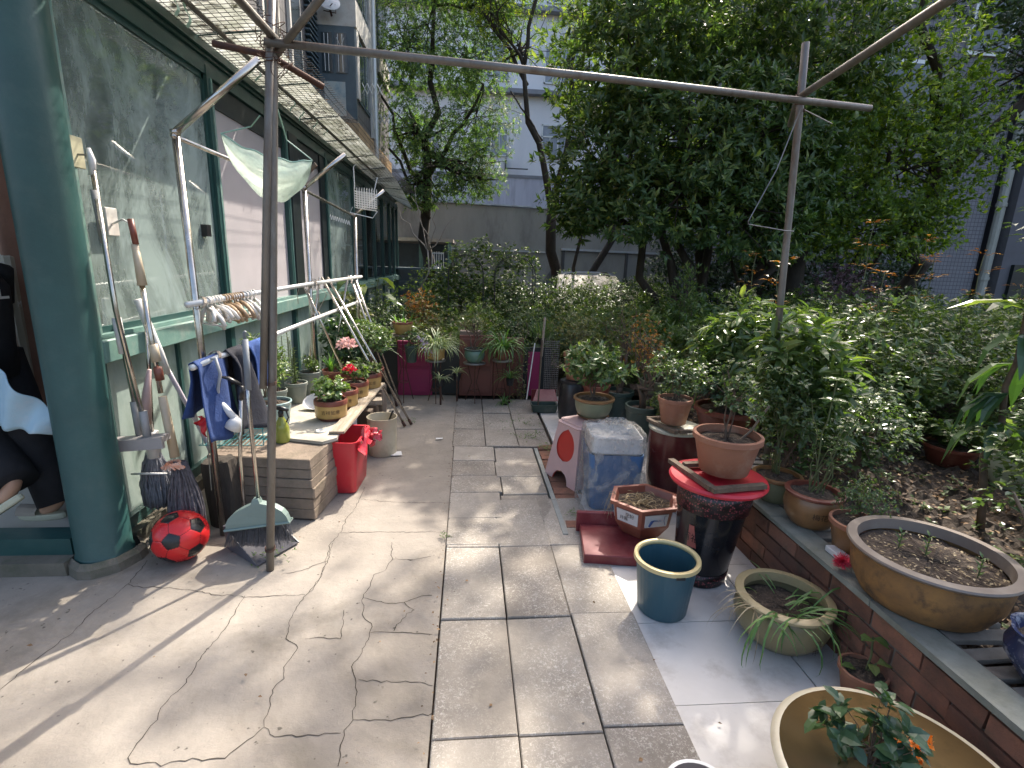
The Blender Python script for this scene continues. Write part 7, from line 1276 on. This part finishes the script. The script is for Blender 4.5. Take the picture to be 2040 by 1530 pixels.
for x in np.arange(1.5, 3.2, .65): put('rlo', x, 5.9 + rng.normal(0, .1), .95)
for x in np.arange(1.9, 4.2, .75): put('rlb', x, 6.7 + rng.normal(0, .15), 1.08)
for x in np.arange(2.6, 5.4, .8): put('lb', x + rng.normal(0, .1), 7.4 + rng.normal(0, .1), 1.12)
for x in np.arange(3.0, 6.6, .8): put('rl', x, 5.6 + rng.normal(0, .15), 1.2)
for x in np.arange(4.4, 8.6, .9): put('rl', x, 6.4 + rng.normal(0, .2), 1.25)
for x in np.arange(5.6, 10.5, 1.0): put('rlo', x, 7.4 + rng.normal(0, .2), 1.28)
for x in np.arange(2.7, 7.0, .75): put('rrl', x, 4.75 + rng.normal(0, .12), 1.1, .22)
for x in np.arange(3.2, 6.4, .8): put('rrl', x, 3.95 + rng.normal(0, .12), 1.02, .25)
for x in np.arange(4.2, 6.4, .8): put('rl', x, 3.1 + rng.normal(0, .12), 1.0, .25)
for x in np.arange(6.0, 8.5, 1.0): put('rlo', x, 5.0, 1.15, .2)
lut = {'r': [p for p in protos if p[1] == 'rose_shrub'], 'l': [p for p in protos if p[1] == 'leafy_shrub'], 'b': [p for p in protos if p[1] == 'bright_shrub'], 'o': [p for p in protos if p[1] == 'olive_shrub']}
seen = set()
for i, (kinds, x, y, s, z) in enumerate(spots):
    ps = lut[kinds[rng.integers(len(kinds))]]; src = ps[rng.integers(len(ps))][0]
    o = src if src not in seen else copy_tree(src); seen.add(src)
    o.location = (x, y, z); o.rotation_euler = (0, 0, rng.uniform(0, 6.28)); q = s * rng.uniform(.92, 1.08); o.scale = (s * rng.uniform(.9, 1.1), s * rng.uniform(.9, 1.1), q)
for src, _ in protos:
    if src not in seen: src.location = (rng.uniform(2, 4), 8.2, 0)
t = thing('rose_arch', (.55, 9.2, 0), 'dark iron garden arch with climbing roses standing in the planting before the concrete wall', 'garden arch'); b = MB()
for x0, x1 in ((-.35, .25), (.45, 1.15)):
    for y in (9.0, 9.35):
        P = [(x0, y, 0), (x0, y, 1.35)] + [((x0 + x1) / 2 - (x1 - x0) / 2 * math.cos(q), y, 1.35 + .33 * math.sin(q)) for q in np.linspace(0, math.pi, 12)] + [(x1, y, 1.35), (x1, y, 0)]; b.tube(P, .009, 5)
    for z in (.6, .9, 1.2, 1.5): b.tube([(x0, 9.0, z), (x0, 9.35, z)], .006, 4); b.tube([(x1, 9.0, z), (x1, 9.35, z)], .006, 4); b.tube([(x0, 9.0, z), (x1, 9.0, z)], .004, 4)
b.obj('arch_frame', 'black_pl', t)
c, ax, _ = lobes([(-.2, 9.2, 1.45, .5, .3, .4), (.15, 9.1, 1.75, .45, .3, .25), (.8, 9.2, 1.6, .5, .3, .3), (-.55, 9.2, 1.2, .35, .3, .4), (.3, 9.2, 1.1, .6, .3, .3)], 620, .2, .1, 5, 3); lv = LV(); rosettes(lv, c, ax, 6, .06, horiz=.4); lv.obj('climbing_roses', 'g_rose', t, .6)
shrub('purple_shrub', 6.2, 8.1, .0, 1.3, 1.72, 520, 7, .05, 'g_purple', 'rounded purple leaved shrub catching the light right of the thick trunk', trunk=.5, wid=.4)
shrub('conifer_shrub', 3.05, 7.0, 0, .55, 1.72, 300, 8, .07, 'g_bright', 'upright bright green bush with a pointed top before the evergreen trees', wid=.2, tilt=(.2, .8))
shrub('reddish_shrub', -.75, 8.3, 0, .6, 1.35, 200, 6, .05, 'g_red', 'reddish leaved shrub beyond the end of the sunroom', wid=.4)
# ================================================================== person walking inside the doorway
t = thing('person', (-2.45, 2.85, .12), 'person in a black T-shirt and black trousers walking through the doorway at the left edge', 'person')
skin = mk('skin', (.50, .29, .19), (.44, .25, .16), 8, .55); px_, py_ = -2.57, 2.88
J = {'pel': (px_, py_, 1.02), 'wai': (px_, py_, 1.15), 'che': (px_ - .01, py_, 1.38), 'nek': (px_ - .02, py_, 1.50), 'hd0': (px_ - .04, py_ - .01, 1.60), 'hd1': (px_ - .05, py_ - .01, 1.70), 'hd2': (px_ - .05, py_, 1.78),
     'shL': (px_ + .02, py_ - .17, 1.45), 'elL': (px_ + .10, py_ - .23, 1.17), 'wrL': (px_ + .15, py_ - .22, .92), 'haL': (px_ + .165, py_ - .22, .86),
     'shR': (px_ + .02, py_ + .17, 1.45), 'elR': (px_ - .06, py_ + .22, 1.17), 'wrR': (px_ - .22, py_ + .2, 1.0), 'haR': (px_ - .27, py_ + .2, .97),
     'hiL': (px_, py_ - .09, .98), 'knL': (px_ + .05, py_ - .1, .58), 'anL': (-2.33, 2.66, .40), 'ftL': (-2.39, 2.62, .30),
     'hiR': (px_, py_ + .09, .98), 'knR': (-2.40, py_ + .0, .60), 'anR': (-2.27, py_ - .05, .21), 'ftR': (-2.36, py_ - .07, .155)}
RD = {'pel': .13, 'wai': .115, 'che': .135, 'nek': .055, 'hd0': .075, 'hd1': .098, 'hd2': .06, 'shL': .055, 'elL': .042, 'wrL': .027, 'haL': .036, 'shR': .055, 'elR': .042, 'wrR': .027, 'haR': .036, 'hiL': .095, 'knL': .058, 'anL': .04, 'ftL': .04, 'hiR': .095, 'knR': .058, 'anR': .04, 'ftR': .04}
E_ = [('pel', 'wai'), ('wai', 'che'), ('che', 'nek'), ('nek', 'hd0'), ('hd0', 'hd1'), ('hd1', 'hd2'), ('che', 'shL'), ('shL', 'elL'), ('elL', 'wrL'), ('wrL', 'haL'), ('che', 'shR'), ('shR', 'elR'), ('elR', 'wrR'), ('wrR', 'haR'), ('pel', 'hiL'), ('hiL', 'knL'), ('knL', 'anL'), ('anL', 'ftL'), ('pel', 'hiR'), ('hiR', 'knR'), ('knR', 'anR'), ('anR', 'ftR')]
fing = []
for hnd, wr in (('haL', 'wrL'), ('haR', 'wrR')):
    h0 = np.array(J[hnd]); dr = norm(h0 - np.array(J[wr])); sd = np.array((0, 1, 0.)) if hnd == 'haR' else np.array((.0, 1., 0)); cu = np.array((-.35, 0, -.1))
    for k in range(5):
        o_ = (k - 1.5) * .018; L = (.055, .075, .08, .072, .056)[k]
        if k == 4: o_ = -.04; L = .05
        a = h0 + sd * o_ * .9 + dr * (.025 if k < 4 else -.01); b_ = a + dr * L * .55 + sd * o_ * .2; c_ = b_ + (dr + cu) * L * .45
        for q, (nm, P) in enumerate((('a', a), ('b', b_), ('c', c_))): J[f'{hnd}{k}{nm}'] = tuple(P); RD[f'{hnd}{k}{nm}'] = (.0095, .0085, .007)[q]
        E_ += [(hnd, f'{hnd}{k}a'), (f'{hnd}{k}a', f'{hnd}{k}b'), (f'{hnd}{k}b', f'{hnd}{k}c')]
def skinned(name, keys, edges, rad, mat, parent, root, lev=2):
    me = bpy.data.meshes.new(name); ix = {k: i for i, k in enumerate(keys)}; b0 = BASE[parent]
    me.from_pydata([tuple(np.array(J[k]) - b0) for k in keys], [(ix[a], ix[c]) for a, c in edges], []); o = bpy.data.objects.new(name, me); C.objects.link(o); o.parent = parent; BASE[o] = b0
    sm = o.modifiers.new('skin', 'SKIN'); sm.use_smooth_shade = True
    for k, i in ix.items(): sv = me.skin_vertices[0].data[i]; sv.radius = rad[k]; sv.use_root = (k == root)
    s = o.modifiers.new('sub', 'SUBSURF'); s.levels = s.render_levels = lev; me.materials.append(mat); return o
skinned('body', list(J), E_, {k: (v, v) for k, v in RD.items()}, skin, t, 'pel')
hb_ = MB(); hb_.lathe([(.0, .115), (.06, .10), (.10, .05), (.107, .0), (.10, -.05), (.085, -.07)], (px_ - .035, py_, 1.71), 20); hb_.obj('hair', mk('black_hair', (.015, .013, .012), None, 30, .5, 0, .5, 90), t, True)
fb = MB(); hx0 = px_ - .145; fb.tube([(hx0 + .02, py_ - .01, 1.715), (hx0 - .012, py_ - .01, 1.675), (hx0 + .02, py_ - .01, 1.665)], [.008, .014, .008], 8); fb.obj('nose', skin, t, True)
for s_ in (-1, 1): fb = MB(); fb.lathe([(0, -.008), (.008, -.003), (.008, .003), (0, .008)], (hx0 + .018, py_ - .01 + s_ * .033, 1.705), 10); fb.obj('eye', 'black_pl', t, True)
fb = MB(); fb.tube([(hx0 + .018, py_ - .035, 1.635), (hx0 + .008, py_ - .01, 1.633), (hx0 + .018, py_ + .015, 1.635)], .005, 6); fb.obj('mouth', mk('lips', (.4, .15, .12)), t, True)
M['blackfab'] = mk('black_fabric', (.016, .016, .019), (.010, .010, .012), 25, .9, 0, .4, 60)
sh = {'pel': .155, 'wai': .15, 'che': .165, 'nek': .075, 'shL': .085, 'shR': .085}
J['slL'] = tuple(lerp(J['shL'], J['elL'], .55)); J['slR'] = tuple(lerp(J['shR'], J['elR'], .55)); sh['slL'] = .07; sh['slR'] = .07; J['hem'] = (px_, py_, .93); sh['hem'] = .155
b = MB(); b.tube([(px_, py_, .92), (px_, py_, 1.08), (px_ - .005, py_, 1.26), (px_ - .01, py_, 1.38), (px_ - .01, py_, 1.46), (px_ - .02, py_, 1.50)], [.150, .148, .165, .172, .13, .066], 22, True, 1.05)
for q in 'LR': s_, e_ = np.array(J['sh' + q]), np.array(J['sl' + q]); b.tube([lerp(J['che'], s_, .55) + (0, 0, .03), s_, e_], [.085, .078, .072], 14)
b.obj('t_shirt', 'blackfab', t, True)
b = MB()
for s_, K in (('L', ('hiL', 'knL', 'anL')), ('R', ('hiR', 'knR', 'anR'))):
    h_, k_, a_ = [np.array(J[q]) for q in K]; b.tube([h_ + (0, 0, .06), h_, lerp(h_, k_, .5), k_, lerp(k_, a_, .5), a_ + (0, 0, .0)], [.12, .125, .115, .10, .095, .098], 18, True)
b.lathe([(.13, -.12), (.15, -.02), (.145, .1)], (px_, py_, 1.0), 20); b.obj('trousers', 'blackfab', t, True)
for K, rot_ in ((('anR', 'ftR'), 0), (('anL', 'ftL'), .6)):
    a_ = np.array(J[K[1]]); b = MB()
    P = np.array([(.12 * math.cos(q) * (1.0 if math.cos(q) < 0 else 1.05), .042 * math.sin(q)) for q in np.linspace(0, 6.28, 24)[:-1]])
    V = []
    for (sc, z) in ((.93, -.035), (1., -.028), (1.0, -.008), (.93, .0)): V += [(p[0] * sc, p[1] * sc, z) for p in P]
    V = np.array(V) @ np.array(Matrix.Rotation(-rot_, 3, 'Y')).T + a_ + (.0, 0, .0 if rot_ == 0 else -.01); nn = 23
    b.add(V, [tuple(range(nn - 1, -1, -1)), tuple(3 * nn + j for j in range(nn))] + [(i * nn + j, i * nn + (j + 1) % nn, (i + 1) * nn + (j + 1) % nn, (i + 1) * nn + j) for i in range(3) for j in range(nn)]); so = b.obj('slipper', mk('cream_sole', (.52, .50, .36), None, 5, .6) if rot_ == 0 else bpy.data.materials['cream_sole'], t)
    b = MB(); b.grid(lambda u, v: tuple(np.array((-.10 + .10 * v, .043 * math.cos(math.pi * u), .048 * math.sin(math.pi * u) * (1 - .2 * v) + .003 * math.sin(u * 30))) @ np.array(Matrix.Rotation(-rot_, 3, 'Y')).T + a_), 16, 6); b.obj('strap', mk('ruffled_strap', (.36, .31, .25), None, 9, .9) if rot_ == 0 else bpy.data.materials['ruffled_strap'], so, True)
text_flat('L', .15, (-2.398, 2.885, 1.37), (.0, 1, 0), (0, 0, 1), M['white_pl'], t); text_flat('M', .045, (-2.398, 2.975, 1.29), (-.2, 1, 0), (0, 0, 1), M['white_pl'], t)
b = MB(); b.grid(lambda u, v: (-2.42 + .37 * u, 2.60 + .02 * math.sin(u * 16 + v * 4) + .02 * math.sin(u * 7), 1.16 - .36 * u ** 1.2 - (.46 - .34 * u) * v + .006 * math.sin(u * 24)), 40, 14)
o = tag(b.obj('blue_cloth', mk('pale_blue_cloth', (.40, .56, .64), (.33, .48, .57), 5, .85, 0, .2, 60, dirt=(.6, .55, .58), dscale=7, damt=.5), None, True), 'pale blue cloth swinging beside the walking person', 'cloth'); o.modifiers.new('thickness', 'SOLIDIFY').thickness = .004
